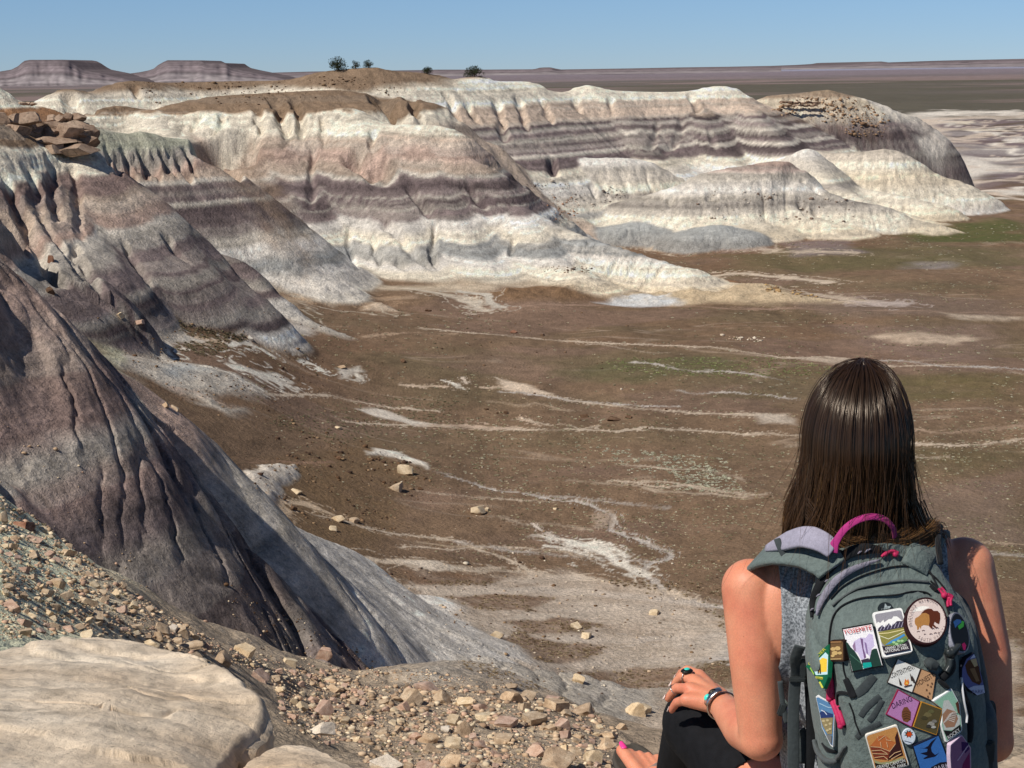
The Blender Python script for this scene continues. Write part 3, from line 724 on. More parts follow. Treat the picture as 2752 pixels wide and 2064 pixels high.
patch([(950, 1098), (1000, 1095), (1060, 1110), (1120, 1130), (1190, 1140), (1100, 1140), (1010, 1122)], c(224, 212, 196), .92, 492, .8, 3, 1.2)
stroke([(1100, 1140), (1250, 1142), (1380, 1150)], 2.6, c(202, 178, 156), .8, 493)
stroke([(2430, 1150), (2550, 1160), (2752, 1145)], 2.5, c(176, 150, 128), .7, 494)
stroke([(1390, 1120), (1430, 1135), (1450, 1145)], 1.4, c(214, 190, 166), .9, 495)
stroke([(650, 1240), (800, 1245), (900, 1240)], 1.3, c(160, 128, 106), .6, 496)
# chalky bank and the trickle below it
patch([(985, 1222), (1010, 1205), (1040, 1210), (1080, 1215), (1090, 1225), (1140, 1245), (1150, 1260), (1100, 1240), (1050, 1228), (1020, 1222)], WCH, .95, 501, .6, 1.5, .6, up=.25)
stroke([(1150, 1262), (1250, 1290), (1330, 1315), (1420, 1325), (1480, 1340), (1560, 1350), (1630, 1375), (1650, 1395), (1650, 1420), (1700, 1445), (1750, 1462), (1795, 1485), (1790, 1500), (1745, 1515), (1742, 1535), (1770, 1570), (1820, 1602), (1900, 1620), (1960, 1632)], .95, WASHG, .95, 502, w2=1.5, soft=.35, dig=.1)
patch([(1590, 1385), (1640, 1370), (1655, 1395), (1640, 1420), (1600, 1420)], c(168, 148, 130), .8, 503, 1, 2, 1)
for k_, (uv_, w_) in enumerate([([(1425, 1435), (1480, 1446), (1540, 1456), (1590, 1472)], 2.2), ([(1500, 1452), (1580, 1470), (1640, 1496), (1690, 1525), (1730, 1545)], 2.6), ([(1460, 1462), (1540, 1480), (1620, 1505)], 1.5), ([(1580, 1458), (1640, 1478), (1680, 1500)], 1.8)]): stroke(uv_, w_, WCH, .95, 504 + 50 * k_, jit=1.0, soft=.8)
stroke([(1430, 1405), (1470, 1430), (1500, 1450)], .8, c(220, 205, 190), .9, 505)
patch([(660, 1270), (720, 1250), (790, 1250), (805, 1275), (760, 1310), (690, 1310)], c(222, 210, 194), .95, 506, .8, 1.6, 1.2, up=.5)
stroke([(660, 1320), (750, 1345), (850, 1365), (900, 1385)], 1.6, c(214, 188, 158), .8, 507)
stroke([(820, 1375), (950, 1410), (1060, 1435), (1180, 1445), (1270, 1470), (1340, 1495), (1400, 1520), (1430, 1540), (1410, 1560)], 1.2, WASH, .9, 508)
stroke([(960, 1500), (1080, 1508), (1160, 1515), (1250, 1530), (1380, 1535), (1500, 1545), (1620, 1555), (1750, 1580), (1830, 1605)], 1.7, WASH, .9, 509)
patch([(1080, 1505), (1180, 1508), (1250, 1530), (1180, 1535), (1090, 1515)], c(222, 206, 186), .8, 510, .8, 2, 1)
patch([(1170, 1590), (1300, 1580), (1420, 1575), (1550, 1580), (1700, 1595), (1830, 1610), (1960, 1635), (1800, 1625), (1600, 1600), (1420, 1590), (1250, 1600)], WASHG, .95, 511, .9, 3, 1)
stroke([(1000, 1570), (1100, 1580), (1180, 1590), (1280, 1595)], 1.6, c(202, 186, 168), .9, 512)
patch([(1480, 1640), (1600, 1615), (1720, 1620), (1850, 1640), (1940, 1660), (1800, 1665), (1650, 1655)], c(200, 188, 174), .75, 513, 1.5, 2.5, 1.8)
stroke([(1180, 1640), (1300, 1660), (1400, 1665), (1500, 1650), (1700, 1660), (1900, 1690)], 1.5, c(204, 190, 172), .85, 514)
stroke([(1160, 1700), (1300, 1705), (1420, 1715), (1560, 1722), (1700, 1720), (1960, 1700)], 1.7, WASHG, .85, 515)
patch([(1150, 1700), (1230, 1690), (1320, 1700), (1350, 1720), (1260, 1730), (1160, 1725)], c(202, 184, 160), .8, 516, .8, 2, 1)
patch([(1790, 1715), (1900, 1700), (2100, 1700), (2100, 1770), (1900, 1765), (1800, 1740)], c(206, 196, 184), .75, 517, 1.4, 2.5, 2)
stroke([(1430, 1805), (1530, 1790), (1650, 1780), (1760, 1775), (1960, 1772)], 1.6, WASHG, .95, 518)
stroke([(1180, 1745), (1300, 1770), (1420, 1795), (1500, 1800)], 2.5, c(190, 178, 162), .8, 519)
patch([(1160, 1760), (1300, 1790), (1500, 1800), (1640, 1790), (1500, 1830), (1300, 1840), (1150, 1830), (1080, 1790)], c(188, 178, 164), .7, 520, 1.5, 2.5, 2)
patch([(2640, 1740), (2752, 1720), (2752, 2064), (2640, 2064)], c(196, 180, 162), .7, 521, 2, 3, 3)
patch([(1500, 1880), (1700, 1860), (1960, 1850), (1960, 2064), (1500, 2064)], c(184, 162, 138), .6, 522, 2, 3, 3)
patch([(1130, 1540), (1500, 1540), (1960, 1640), (1960, 1880), (1400, 1850), (1100, 1790), (1040, 1700)], c(198, 181, 163), .8, 529, 5, 5, 6)
# brown islands between the washes
for i, pp in enumerate([[(1200, 1600), (1330, 1595), (1480, 1605), (1440, 1640), (1280, 1635)], [(1360, 1670), (1500, 1660), (1620, 1680), (1560, 1700), (1400, 1700)], [(1240, 1690), (1400, 1700), (1500, 1725), (1640, 1740), (1560, 1775), (1350, 1765)],
                        [(1500, 1800), (1700, 1790), (1960, 1790), (1960, 1830), (1700, 1850), (1520, 1830)], [(1060, 1530), (1200, 1540), (1350, 1555), (1300, 1572), (1120, 1570)]]):
    patch(pp, c(122, 94, 72), .7, 531 + i, 1.2, 2, 1.6)
# fans of rubble soil among the hills
patch([(600, 450), (660, 432), (730, 490), (800, 620), (835, 700), (795, 705), (720, 610), (640, 515)], c(172, 146, 122), .5, 541, 5, 5, 7, comp0=False)
patch([(90, 760), (180, 790), (300, 830), (450, 860), (620, 880), (500, 900), (300, 890), (150, 840)], c(120, 96, 72), .6, 542, 3, 5, 3)
patch([(2150, 300), (2230, 270), (2330, 290), (2380, 340), (2320, 370), (2230, 340), (2100, 320), (2060, 310)], c(150, 122, 96), .35, 543, 5, 6, 6, comp0=False)
stroke([(2400, 312), (2500, 303), (2620, 300), (2752, 304)], 60, c(224, 214, 200), .85, 544, jit=.6, comp0=False)
stroke([(2420, 322), (2560, 314), (2752, 312)], 40, c(206, 188, 170), .7, 545, jit=.6)
stroke([(1860, 215), (1950, 213), (2080, 214)], 60, c(150, 132, 120), .5, 546)

_r = random.Random(23)
for k_ in range(20):                                          # thin dry runnels all over the floor
    u0, v0 = _r.uniform(900, 2400), _r.uniform(870, 1480); L_ = _r.uniform(220, 560); dv = L_ * _r.uniform(.03, .12)
    stroke([(u0 + L_ * t, v0 + dv * t + _r.uniform(-7, 7)) for t in (0, .2, .4, .6, .8, 1)], _r.uniform(.7, 1.5), _r.choice([WASH, DUST, WASHG]), _r.uniform(.45, .85), 600 + k_, jit=.7)

# ================================================================== TERRAIN MESHES
def ground_mat():
    m, nt, b = mat_new('badland_soil')
    at = N(nt, 'ShaderNodeAttribute', attribute_name='tint')
    geo = N(nt, 'ShaderNodeNewGeometry')
    n1 = N(nt, 'ShaderNodeTexNoise'); n1.inputs['Scale'].default_value = 2.6; n1.inputs['Detail'].default_value = 6; n1.inputs['Roughness'].default_value = .65
    n3 = N(nt, 'ShaderNodeTexNoise'); n3.inputs['Scale'].default_value = 9.0; n3.inputs['Detail'].default_value = 5; n3.inputs['Roughness'].default_value = .7
    nt.links.new(geo.outputs['Position'], n3.inputs['Vector'])
    n2 = N(nt, 'ShaderNodeTexNoise'); n2.inputs['Scale'].default_value = .55; n2.inputs['Detail'].default_value = 5
    vo = N(nt, 'ShaderNodeTexVoronoi'); vo.inputs['Scale'].default_value = 2.2; vo.feature = 'F1'
    for n_ in (n1, n2, vo): nt.links.new(geo.outputs['Position'], n_.inputs['Vector'])
    f1 = ramp(nt, n1.outputs[0], [(.28, .68), (.5, 1.0), (.72, 1.3)])
    f2 = ramp(nt, n2.outputs[0], [(.3, .86), (.7, 1.12)])
    cc = mixc(nt, at.outputs['Color'], f1, 1.0, 'MULTIPLY')
    cc = mixc(nt, cc, f2, 1.0, 'MULTIPLY')
    # upright fluting on steep clay
    mp = N(nt, 'ShaderNodeMapping'); mp.inputs['Scale'].default_value = (.75, .75, .10); nt.links.new(geo.outputs['Position'], mp.inputs['Vector'])
    n4 = N(nt, 'ShaderNodeTexNoise'); n4.inputs['Scale'].default_value = 1.0; n4.inputs['Detail'].default_value = 7; n4.inputs['Roughness'].default_value = .72; nt.links.new(mp.outputs[0], n4.inputs['Vector'])
    sn = N(nt, 'ShaderNodeSeparateXYZ'); nt.links.new(geo.outputs['True Normal'], sn.inputs[0])
    steep = ramp(nt, sn.outputs['Z'], [(.82, 1.0), (.97, 0.0)])
    cc = mixc(nt, cc, mixc(nt, cc, ramp(nt, n4.outputs[0], [(.28, .5), (.40, .88), (.52, 1.04), (.7, 1.2)]), 1.0, 'MULTIPLY'), steep)
    cc = mixc(nt, cc, ramp(nt, n3.outputs[0], [(.3, .66), (.5, 1.0), (.7, 1.3)]), 1.0, 'MULTIPLY')
    nt.links.new(cc, b.inputs['Base Color'])
    b.inputs['Roughness'].default_value = .95; b.inputs['Specular IOR Level'].default_value = .1
    bp = N(nt, 'ShaderNodeBump'); bp.inputs['Strength'].default_value = .9; bp.inputs['Distance'].default_value = .28
    mx = N(nt, 'ShaderNodeMath', operation='ADD'); nt.links.new(n1.outputs[0], mx.inputs[0]); 
    ml = N(nt, 'ShaderNodeMath', operation='MULTIPLY'); nt.links.new(vo.outputs['Distance'], ml.inputs[0]); ml.inputs[1].default_value = .35
    nt.links.new(ml.outputs[0], mx.inputs[1])
    m3 = N(nt, 'ShaderNodeMath', operation='MULTIPLY_ADD'); nt.links.new(n3.outputs[0], m3.inputs[0]); m3.inputs[1].default_value = .35; nt.links.new(mx.outputs[0], m3.inputs[2])
    m4 = N(nt, 'ShaderNodeMath', operation='MULTIPLY'); nt.links.new(n4.outputs[0], m4.inputs[0]); nt.links.new(steep, m4.inputs[1])
    m5 = N(nt, 'ShaderNodeMath', operation='MULTIPLY_ADD'); nt.links.new(m4.outputs[0], m5.inputs[0]); m5.inputs[1].default_value = 2.4; nt.links.new(m3.outputs[0], m5.inputs[2])
    nt.links.new(m5.outputs[0], bp.inputs['Height']); nt.links.new(bp.outputs[0], b.inputs['Normal'])
    return m
M_SOIL = ground_mat()
CC = np.clip(CC, .008, .82)

ii = np.arange(NR * NC).reshape(NR, NC)
fq = np.stack([ii[:-1, :-1], ii[:-1, 1:], ii[1:, 1:], ii[1:, :-1]], -1)
fcomp = COMP[:-1, :-1].copy()
fcomp[np.repeat((D[:-1] > 780)[:, None], NC - 1, 1)] = 9
PT = np.stack([X, Y, Z], -1).reshape(-1, 3); CF = CC.reshape(-1, 3)
names = {0: 'ground', 1: 'hill', 2: 'hill', 3: 'hill', 4: 'hill', 5: 'hill', 9: 'plain'}
for k in (0, 1, 2, 3, 4, 5, 9):
    f = fq[fcomp == k]
    if not len(f): continue
    used = np.unique(f); remap = np.zeros(NR * NC, np.int32); remap[used] = np.arange(len(used))
    me = mesh_np(names[k], PT[used], quads=remap[f])
    set_col(me, CF[used])
    tag(link(names[k], me, M_SOIL), kind='structure')

# ---- far mesas and the low rims of the plain
def mesa(name, prof, depth, dist, ncol=160):
    """prof: skyline as (u, v); the block is as deep as it is wide, with stepped cliffs and talus"""
    us = np.array([p[0] for p in prof], float); vs = np.array([p[1] for p in prof], float)
    uu = np.linspace(us[0], us[-1], ncol); top = np.interp(uu, us, vs)
    nr = 26
    co = np.zeros((nr, ncol, 3)); cl = np.zeros((nr, ncol, 3))
    zb = -44.0
    for j, u in enumerate(uu):
        p = wp(u, top[j], dist)
        hgt = p.z - zb
        for i in range(nr):
            t = i / (nr - 1)
            prof_z = t
            # talus, ledge, cliff, cap
            yo = depth * np.interp(t, [0, .35, .45, .7, .78, .93, 1.0], [-1.0, -.55, -.5, -.28, -.26, -.1, 0.05])
            yo += depth * .05 * float(vn(np.float32(j / 4.0), np.float32(t * 2), 7)) + depth * .12 * float(vn(np.float32(j / 15.0), np.float32(0), 9))
            co[i, j] = (p.x * (dist + yo) / dist, dist + yo, zb + hgt * t)
            b_ = float(vn(np.float32(t * 13 + j * .004), np.float32(3), 12))
            base = np.array(lin(122, 111, 113)) if t > .45 else np.array(lin(134, 125, 126))
            base = base * (1 + .42 * b_ + .12 * float(vn(np.float32(j / 2.5), np.float32(t * 6), 14)))
            if .72 < t < .80 or t > .92: base = base * .66
            if t < .35: base = base + (np.array(lin(158, 149, 148)) - base) * max(0, float(vn(np.float32(j / 6.0), np.float32(t * 9), 16)))
            cl[i, j] = base
    back = co[-1].copy(); back[:, 1] += depth * 1.6; back2 = back.copy(); back2[:, 2] = zb; back2[:, 1] += depth
    co = np.concatenate([co, back[None], back2[None]]); cl = np.concatenate([cl, cl[-1:], cl[-1:]])
    me = mesh_np(name, co.reshape(-1, 3), quads=grid_quads(nr + 2, ncol))
    set_col(me, cl.reshape(-1, 3))
    return tag(link(name, me, M_FAR), kind='structure')
m, nt, b = mat_new('far_rock')
at = N(nt, 'ShaderNodeAttribute', attribute_name='tint'); geo = N(nt, 'ShaderNodeNewGeometry')
no = N(nt, 'ShaderNodeTexNoise'); no.inputs['Scale'].default_value = .03; no.inputs['Detail'].default_value = 4; nt.links.new(geo.outputs['Position'], no.inputs['Vector'])
nt.links.new(mixc(nt, at.outputs['Color'], ramp(nt, no.outputs[0], [(.3, .85), (.7, 1.15)]), 1.0, 'MULTIPLY'), b.inputs['Base Color'])
b.inputs['Roughness'].default_value = 1.0; b.inputs['Specular IOR Level'].default_value = 0
M_FAR = m
mesa('mesa', [(-120, 222), (-40, 206), (0, 192), (30, 187), (48, 178), (58, 169), (66, 163), (80, 160.5), (170, 160.5), (184, 163), (196, 169), (212, 180), (225, 187), (250, 192), (290, 200), (330, 210), (380, 222)], 330, 7600)
mesa('mesa', [(240, 222), (290, 206), (322, 199), (345, 198), (375, 194), (400, 189), (414, 184), (424, 175), (440, 166), (450, 161.5), (540, 162), (552, 168), (608, 170), (614, 175), (625, 182), (650, 188), (690, 196), (740, 206), (800, 222)], 360, 8200)
mesa('far_rim', [(560, 200), (700, 196), (840, 192), (1000, 190), (1150, 188), (1170, 187), (1300, 187), (1440, 186), (1455, 184), (1462, 181), (1480, 181), (1492, 184), (1510, 187), (1700, 184), (1752, 183), (1900, 181), (2100, 179)], 1500, 14500, 260)
mesa('far_rim', [(1500, 187), (1752, 183), (1900, 180), (2050, 178), (2200, 175), (2280, 172), (2330, 169), (2346, 166), (2368, 165), (2385, 167), (2400, 170), (2500, 167), (2600, 163), (2680, 160), (2752, 158), (3000, 156), (3300, 160)], 3000, 26000, 260)
# ================================================================== ROCKS, SCRUB, TREES
def ico(sub):
    bm = bmesh.new(); bmesh.ops.create_icosphere(bm, subdivisions=sub, radius=1.0)
    bm.verts.ensure_lookup_table()
    v = np.array([p.co[:] for p in bm.verts]); f = np.array([[q.index for q in p.verts] for p in bm.faces])
    bm.free(); return v, f
ICO = {k: ico(k) for k in (1, 2, 3, 4)}


def rock_shape(seed, sub=3, planes=14, rnd=.05, blocky=.5):
    """a boulder broken along flat faces: a ball trimmed by planes, roughened"""
    R = np.random.RandomState(seed)
    v, f = ICO[sub]; v = v * 1.35
    nn = R.randn(planes, 3); nn /= np.linalg.norm(nn, axis=1)[:, None]
    if blocky:
        fr = np.linalg.qr(R.randn(3, 3))[0]
        box = np.concatenate([fr, -fr]) + R.randn(6, 3) * .16
        box /= np.linalg.norm(box, axis=1)[:, None]
        nn = np.concatenate([box, nn])
        dd = np.concatenate([R.uniform(.55, .85, 6), R.uniform(.85, 1.12, planes)])
    else:
        dd = R.uniform(.75, 1.1, planes)
    for n_, d_ in list(zip(nn, dd)) * 2:
        e = np.maximum(v @ n_ - d_, 0)
        v = v - e[:, None] * n_
    s = R.rand(3) * 50
    dx = fbm(v[:, 0] * 2 + s[0], v[:, 1] * 2 + v[:, 2] * 1.7 + s[1], 4, seed % 50)
    d2 = fbm(v[:, 0] * 6 + s[2], v[:, 1] * 6 - v[:, 2] * 5, 3, seed % 50 + 3)
    v = v * (1 + rnd * dx + rnd * .5 * d2)[:, None]
    # bedding lines
    v = v * (1 + .012 * np.sign(np.sin(v[:, 2] * (9 + 6 * R.rand()) + dx)))[:, None]
    lo, hi = v.min(0), v.max(0)
    return (v - (lo + hi) / 2) / (hi - lo).max() * 1.0, f


def rock_mat(name, c1, c2, c3, scale=3.0, bump=.6, dist=.02, grain=0):
    m, nt, b = mat_new(name)
    tc = N(nt, 'ShaderNodeTexCoord'); oi = N(nt, 'ShaderNodeObjectInfo')
    ad = N(nt, 'ShaderNodeVectorMath', operation='ADD')
    cr = N(nt, 'ShaderNodeCombineXYZ'); ml = N(nt, 'ShaderNodeMath', operation='MULTIPLY'); ml.inputs[1].default_value = 40
    nt.links.new(oi.outputs['Random'], ml.inputs[0]); nt.links.new(ml.outputs[0], cr.inputs[0])
    nt.links.new(tc.outputs['Object'], ad.inputs[0]); nt.links.new(cr.outputs[0], ad.inputs[1])
    a = N(nt, 'ShaderNodeTexNoise'); a.inputs['Scale'].default_value = scale; a.inputs['Detail'].default_value = 6; a.inputs['Roughness'].default_value = .6
    d = N(nt, 'ShaderNodeTexNoise'); d.inputs['Scale'].default_value = scale * 9; d.inputs['Detail'].default_value = 5
    nt.links.new(ad.outputs[0], a.inputs['Vector']); nt.links.new(ad.outputs[0], d.inputs['Vector'])
    cc = ramp(nt, a.outputs[0], [(.3, c1), (.5, c2), (.72, c3)])
    cc = mixc(nt, cc, ramp(nt, d.outputs[0], [(.28, .62), (.5, 1.0), (.75, 1.15)]), 1.0, 'MULTIPLY')
    cc = mixc(nt, cc, ramp(nt, oi.outputs['Random'], [(0, (.82, .78, .76)), (.5, (1, 1, 1)), (1, (1.08, 1.0, .92))]), 1.0, 'MULTIPLY')
    if grain:
        g3 = N(nt, 'ShaderNodeTexNoise'); g3.inputs['Scale'].default_value = grain; g3.inputs['Detail'].default_value = 6; g3.inputs['Roughness'].default_value = .75; nt.links.new(ad.outputs[0], g3.inputs['Vector'])
        cc = mixc(nt, cc, ramp(nt, g3.outputs[0], [(.25, .55), (.42, .95), (.6, 1.05), (.75, 1.12)]), 1.0, 'MULTIPLY')
        sp = N(nt, 'ShaderNodeTexVoronoi'); sp.inputs['Scale'].default_value = grain * .45; nt.links.new(ad.outputs[0], sp.inputs['Vector'])
        cc = mixc(nt, cc, ramp(nt, sp.outputs['Distance'], [(.05, .45), (.16, 1.0)]), .6, 'MULTIPLY')
    cr_ = N(nt, 'ShaderNodeTexVoronoi'); cr_.feature = 'DISTANCE_TO_EDGE'; cr_.inputs['Scale'].default_value = scale * 1.1; nt.links.new(ad.outputs[0], cr_.inputs['Vector'])
    gate = ramp(nt, a.outputs[0], [(.52, 0.0), (.6, 1.0)])
    cc = mixc(nt, cc, mixc(nt, cc, ramp(nt, cr_.outputs['Distance'], [(.004, .35), (.02, 1.0)]), 1.0, 'MULTIPLY'), gate)
    nt.links.new(cc, b.inputs['Base Color']); b.inputs['Roughness'].default_value = .9; b.inputs['Specular IOR Level'].default_value = .15
    sm = N(nt, 'ShaderNodeMath', operation='MULTIPLY_ADD'); nt.links.new(d.outputs[0], sm.inputs[0]); sm.inputs[1].default_value = .4; nt.links.new(a.outputs[0], sm.inputs[2])
    if grain:
        sg = N(nt, 'ShaderNodeMath', operation='MULTIPLY_ADD'); nt.links.new(g3.outputs[0], sg.inputs[0]); sg.inputs[1].default_value = .55; nt.links.new(sm.outputs[0], sg.inputs[2]); sm = sg
    bp = N(nt, 'ShaderNodeBump'); bp.inputs['Strength'].default_value = bump; bp.inputs['Distance'].default_value = dist
    nt.links.new(sm.outputs[0], bp.inputs['Height']); nt.links.new(bp.outputs[0], b.inputs['Normal'])
    return m
M_ROCK = {'t': rock_mat('tan_sandstone', lin(160, 138, 114), lin(192, 169, 142), lin(216, 198, 172)),
          'p': rock_mat('rosy_sandstone', lin(164, 134, 116), lin(192, 163, 145), lin(212, 190, 172)),
          'c': rock_mat('cream_sandstone', lin(186, 164, 132), lin(218, 198, 166), lin(236, 220, 192)),
          'd': rock_mat('dark_brown_rock', lin(70, 52, 40), lin(104, 80, 62), lin(134, 108, 86)),
          'r': rock_mat('red_rock', lin(120, 82, 64), lin(156, 114, 92), lin(176, 138, 114)),
          'w': rock_mat('white_sandstone', lin(196, 186, 170), lin(226, 216, 200), lin(240, 232, 218))}
ROCKME = {}
def rock_me(var, key, sub=3, blocky=.5):
    k = (var, key, sub)
    if k not in ROCKME:
        v, f = rock_shape(500 + var, sub, 12, .05, blocky)
        me = mesh_np('rock', v, tris=f); me.materials.append(M_ROCK[key])
        me.polygons.foreach_set('use_smooth', np.ones(len(me.polygons), bool))
        me.set_sharp_from_angle(angle=math.radians(34))
        ROCKME[k] = me
    return ROCKME[k]

RR = random.Random(5)
def put_rock(u, v, w, h, key, label, cat='rock', name='rock', var=None, rot=None, sub=3, group=None, depth=None, sink=.4, tilt=.25, blocky=.5):
    """a rock whose middle is seen at u, v and which is w by h photo pixels large"""
    g_ = hit(u, v + h * .3)
    k = g_.y / F_
    me = rock_me(RR.randrange(18) if var is None else var, key, sub, blocky)
    o = bpy.data.objects.new(name, me); COL.objects.link(o)
    if v > 1560: k *= 1.08
    W, Hh = w * k * 1.12, h * k * 1.25
    o.scale = (W, (depth or RR.uniform(.8, 1.1)) * W, Hh)
    o.rotation_euler = (RR.uniform(-tilt, tilt), RR.uniform(-tilt, tilt), rot if rot is not None else RR.uniform(0, 6.28))
    o.location = (g_.x, g_.y, ground_z(g_.x, g_.y) + Hh * (.5 - sink))
    return tag(o, label, cat, group)

HERO = [
 (700, 1814, 62, 58, 'p', 'rosy squared boulder with a dark shadowed face, just beyond the cream slab'), (599, 1772, 50, 44, 't', 'tan rounded boulder wedged behind the far corner of the cream slab'),
 (655, 1747, 58, 36, 'c', 'cream flat-topped boulder on the rubble slope behind the cream slab'), (875, 1756, 46, 36, 'p', 'striped pinkish block alone on the grey clay below the striped slope'),
 (778, 1779, 40, 26, 'c', 'pale pointed rock between the rosy squared boulder and the striped pinkish block'), (488, 1696, 42, 36, 't', 'tan upright block at the tip of the dark gully shadow'),
 (465, 1689, 28, 20, 'w', 'small whitish rock touching the tip of the dark gully shadow'), (428, 1710, 26, 34, 't', 'narrow tan wedge leaning on the rubble above the cream slab'),
 (396, 1737, 66, 22, 'c', 'flat cream flagstone lying along the top edge of the cream slab'), (511, 1737, 66, 26, 't', 'flat pale brown rock with a shaded end behind the cream slab'),
 (329, 1638, 40, 28, 'p', 'rosy block on the greenish slope midway up the rubble'), (177, 1602, 48, 26, 't', 'flat greenish tan rock with a long shadow on the green-grey slope'),
 (152, 1567, 46, 36, 't', 'tan block with a wide dark face on the green-grey slope'), (256, 1572, 28, 26, 'c', 'small cream cube on the rubble edge of the green-grey slope'),
 (25, 1630, 58, 26, 'p', 'pale pink flat slab overhanging its shadow at the picture edge'), (64, 1410, 72, 24, 'r', 'large flat reddish slab high on the rubble'),
 (90, 1446, 56, 20, 'p', 'reddish flagstone just below the large flat reddish slab'), (6, 1390, 30, 40, 't', 'upright tan block at the very top of the rubble, cut by the picture edge'),
 (35, 1468, 26, 30, 't', 'small tan tooth of rock standing below the reddish flagstone'), (87, 1492, 62, 20, 't', 'long flat tan flagstone on the upper rubble'),
 (852, 1963, 92, 40, 'w', 'large whitish rounded boulder beyond the small cream boulder'), (1098, 1873, 62, 36, 't', 'tan boulder with a pale top on the crest of the rubble slope'),
 (1186, 1873, 52, 44, 't', 'tall tan block with a shaded face on the crest of the rubble slope'), (1289, 1899, 42, 26, 'p', 'rounded pink rock among the rubble on the crest'),
 (1301, 1922, 48, 26, 'c', 'cream rounded rock below the rounded pink rock'), (1361, 1940, 66, 38, 'p', 'broad pinkish boulder with a dark underside in the middle of the rubble'),
 (1494, 1894, 58, 38, 't', 'split tan boulder on the crest of the rubble slope, below the washes'), (1434, 1931, 58, 40, 't', 'tan boulder of stacked broken slabs in the middle of the rubble'),
 (1508, 1947, 40, 32, 'p', 'pinkish rough boulder just below the split tan boulder'), (1195, 1959, 30, 20, 'w', 'small white drum-shaped rock in the rubble'),
 (1151, 1986, 44, 30, 't', 'tan block whose dark side faces the person'), (1163, 2012, 52, 34, 't', 'tan sloping slab under the block with the dark side'),
 (1241, 1962, 46, 62, 't', 'tall orange-brown upright rock in the rubble'), (1351, 1986, 48, 28, 't', 'wedge of greyish tan rock beside the tall orange-brown rock'),
 (1444, 2018, 62, 44, 'p', 'big rosy tan boulder near the bottom edge'), (1492, 2044, 112, 48, 't', 'largest tan boulder at the bottom edge beside the sandal'),
 (1591, 2032, 56, 52, 'c', 'layered cream rock standing on edge beside the sandal'), (1545, 2018, 38, 30, 't', 'small tan block behind the largest tan boulder'),
 (1628, 2002, 60, 32, 't', 'greyish tan rock just above the sandal'), (1706, 1905, 60, 46, 'c', 'cracked cream block standing clear below the hand'),
 (1733, 1903, 42, 34, 'c', 'cream block in the shade of the cracked cream block'), (1669, 1954, 32, 20, 't', 'low crumbling tan rock under the cracked cream block'),
 (1209, 2048, 62, 30, 't', 'tan slab cut by the bottom edge, nearer than the tall orange-brown rock'), (1038, 2052, 84, 34, 'w', 'white slab cut by the bottom edge beside the small cream boulder'),
 (1554, 1825, 42, 26, 'c', 'cream block alone on the brown bank below the grey washes'), (1374, 1843, 38, 14, 't', 'flat tan rock on the brown bank, beyond the rubble crest'),
 (1416, 1869, 44, 22, 't', 'pair-edged tan slab on the rubble crest beside the split tan boulder'), (1476, 1876, 46, 14, 'p', 'flat pinkish flagstone behind the split tan boulder'),
 (1549, 1682, 28, 18, 'c', 'cream boulder on the brown rise between the grey washes'), (1575, 1707, 30, 16, 'c', 'pale oval boulder sitting on the lower grey wash'),
 (1757, 1645, 32, 16, 'c', 'cream oval boulder on the wide grey wash'), (1333, 1705, 36, 24, 'c', 'yellowish cream boulder at the foot of the grey clay apron'),
 (1280, 1370, 42, 28, 'c', 'smooth cream boulder alone on the brown floor'), (1309, 1368, 12, 12, 'c', 'small stone touching the smooth cream boulder'),
 (1092, 1261, 50, 40, 'c', 'big squarish cream block on the brown rise'), (1065, 1308, 40, 28, 't', 'brown-tan rounded boulder just below the big squarish cream block'),
 (1130, 1312, 16, 12, 'd', 'dark stone near the brown-tan rounded boulder'), (1569, 1116, 28, 14, 'd', 'dark brown boulder between the two long washes'),
 (1650, 1125, 38, 14, 'd', 'long flat dark boulder between the two long washes'), (1691, 1121, 18, 8, 'd', 'small dark rock close by the long flat dark boulder'),
 (1359, 1107, 14, 12, 'd', 'small upright dark rock above the lower long wash'), (1085, 969, 18, 14, 'd', 'dark rock with a pale top on the far brown floor'),
 (1151, 834, 18, 8, 'd', 'dark flat rock near the foot of the middle cliffs'), (1381, 892, 18, 10, 'r', 'orange-brown rock beside the far wash'),
 (1458, 900, 10, 8, 'd', 'tiny dark rock along the far wash'), (325, 847, 20, 16, 'c', 'pinkish cream boulder on the slope below the striped headland'),
 (377, 866, 26, 14, 'p', 'pink boulder just downhill of the pinkish cream boulder'), (674, 908, 16, 18, 'w', 'white pinnacle of rock on the brown slope'),
 (136, 781, 22, 24, 'd', 'dark block with a pale cap beside the near slope crest'), (138, 694, 18, 26, 'r', 'rust-red block stuck on the dark grey slope'),
 (445, 1089, 26, 18, 't', 'tan boulder at the edge of the near slope crest'), (470, 1095, 32, 14, 't', 'flat tan boulder beside the one at the near slope crest'),
 (918, 985, 24, 12, 't', 'brown-tan boulder on a patch of white clay'), (791, 1365, 22, 20, 'd', 'brown block on the pale ledge below the chalky mound'),
 (909, 1394, 36, 20, 'c', 'cream block on the pale ledge, higher of two'), (893, 1421, 26, 14, 'c', 'cream block on the brown floor, lower of two'),
 (949, 1397, 34, 16, 't', 'crumbling tan lump next to the cream block on the ledge'), (796, 1321, 36, 10, 'c', 'flat cream rock below the chalky mound'),
 (909, 1149, 22, 8, 'c', 'flat cream rock on the stony brown slope'), (909, 1231, 18, 12, 'd', 'dark lump of rock on the stony brown slope'),
 (1398, 1505, 14, 10, 'c', 'small white rock on the floor above the chalky streak') if False else (1494, 1366, 14, 8, 'c', 'small white rock on the brown floor near the bend of the trickle'),
]
for h_ in HERO:
    put_rock(*h_[:5], h_[5], cat='boulder', name='boulder', sub=4 if h_[2] > 50 else 3)

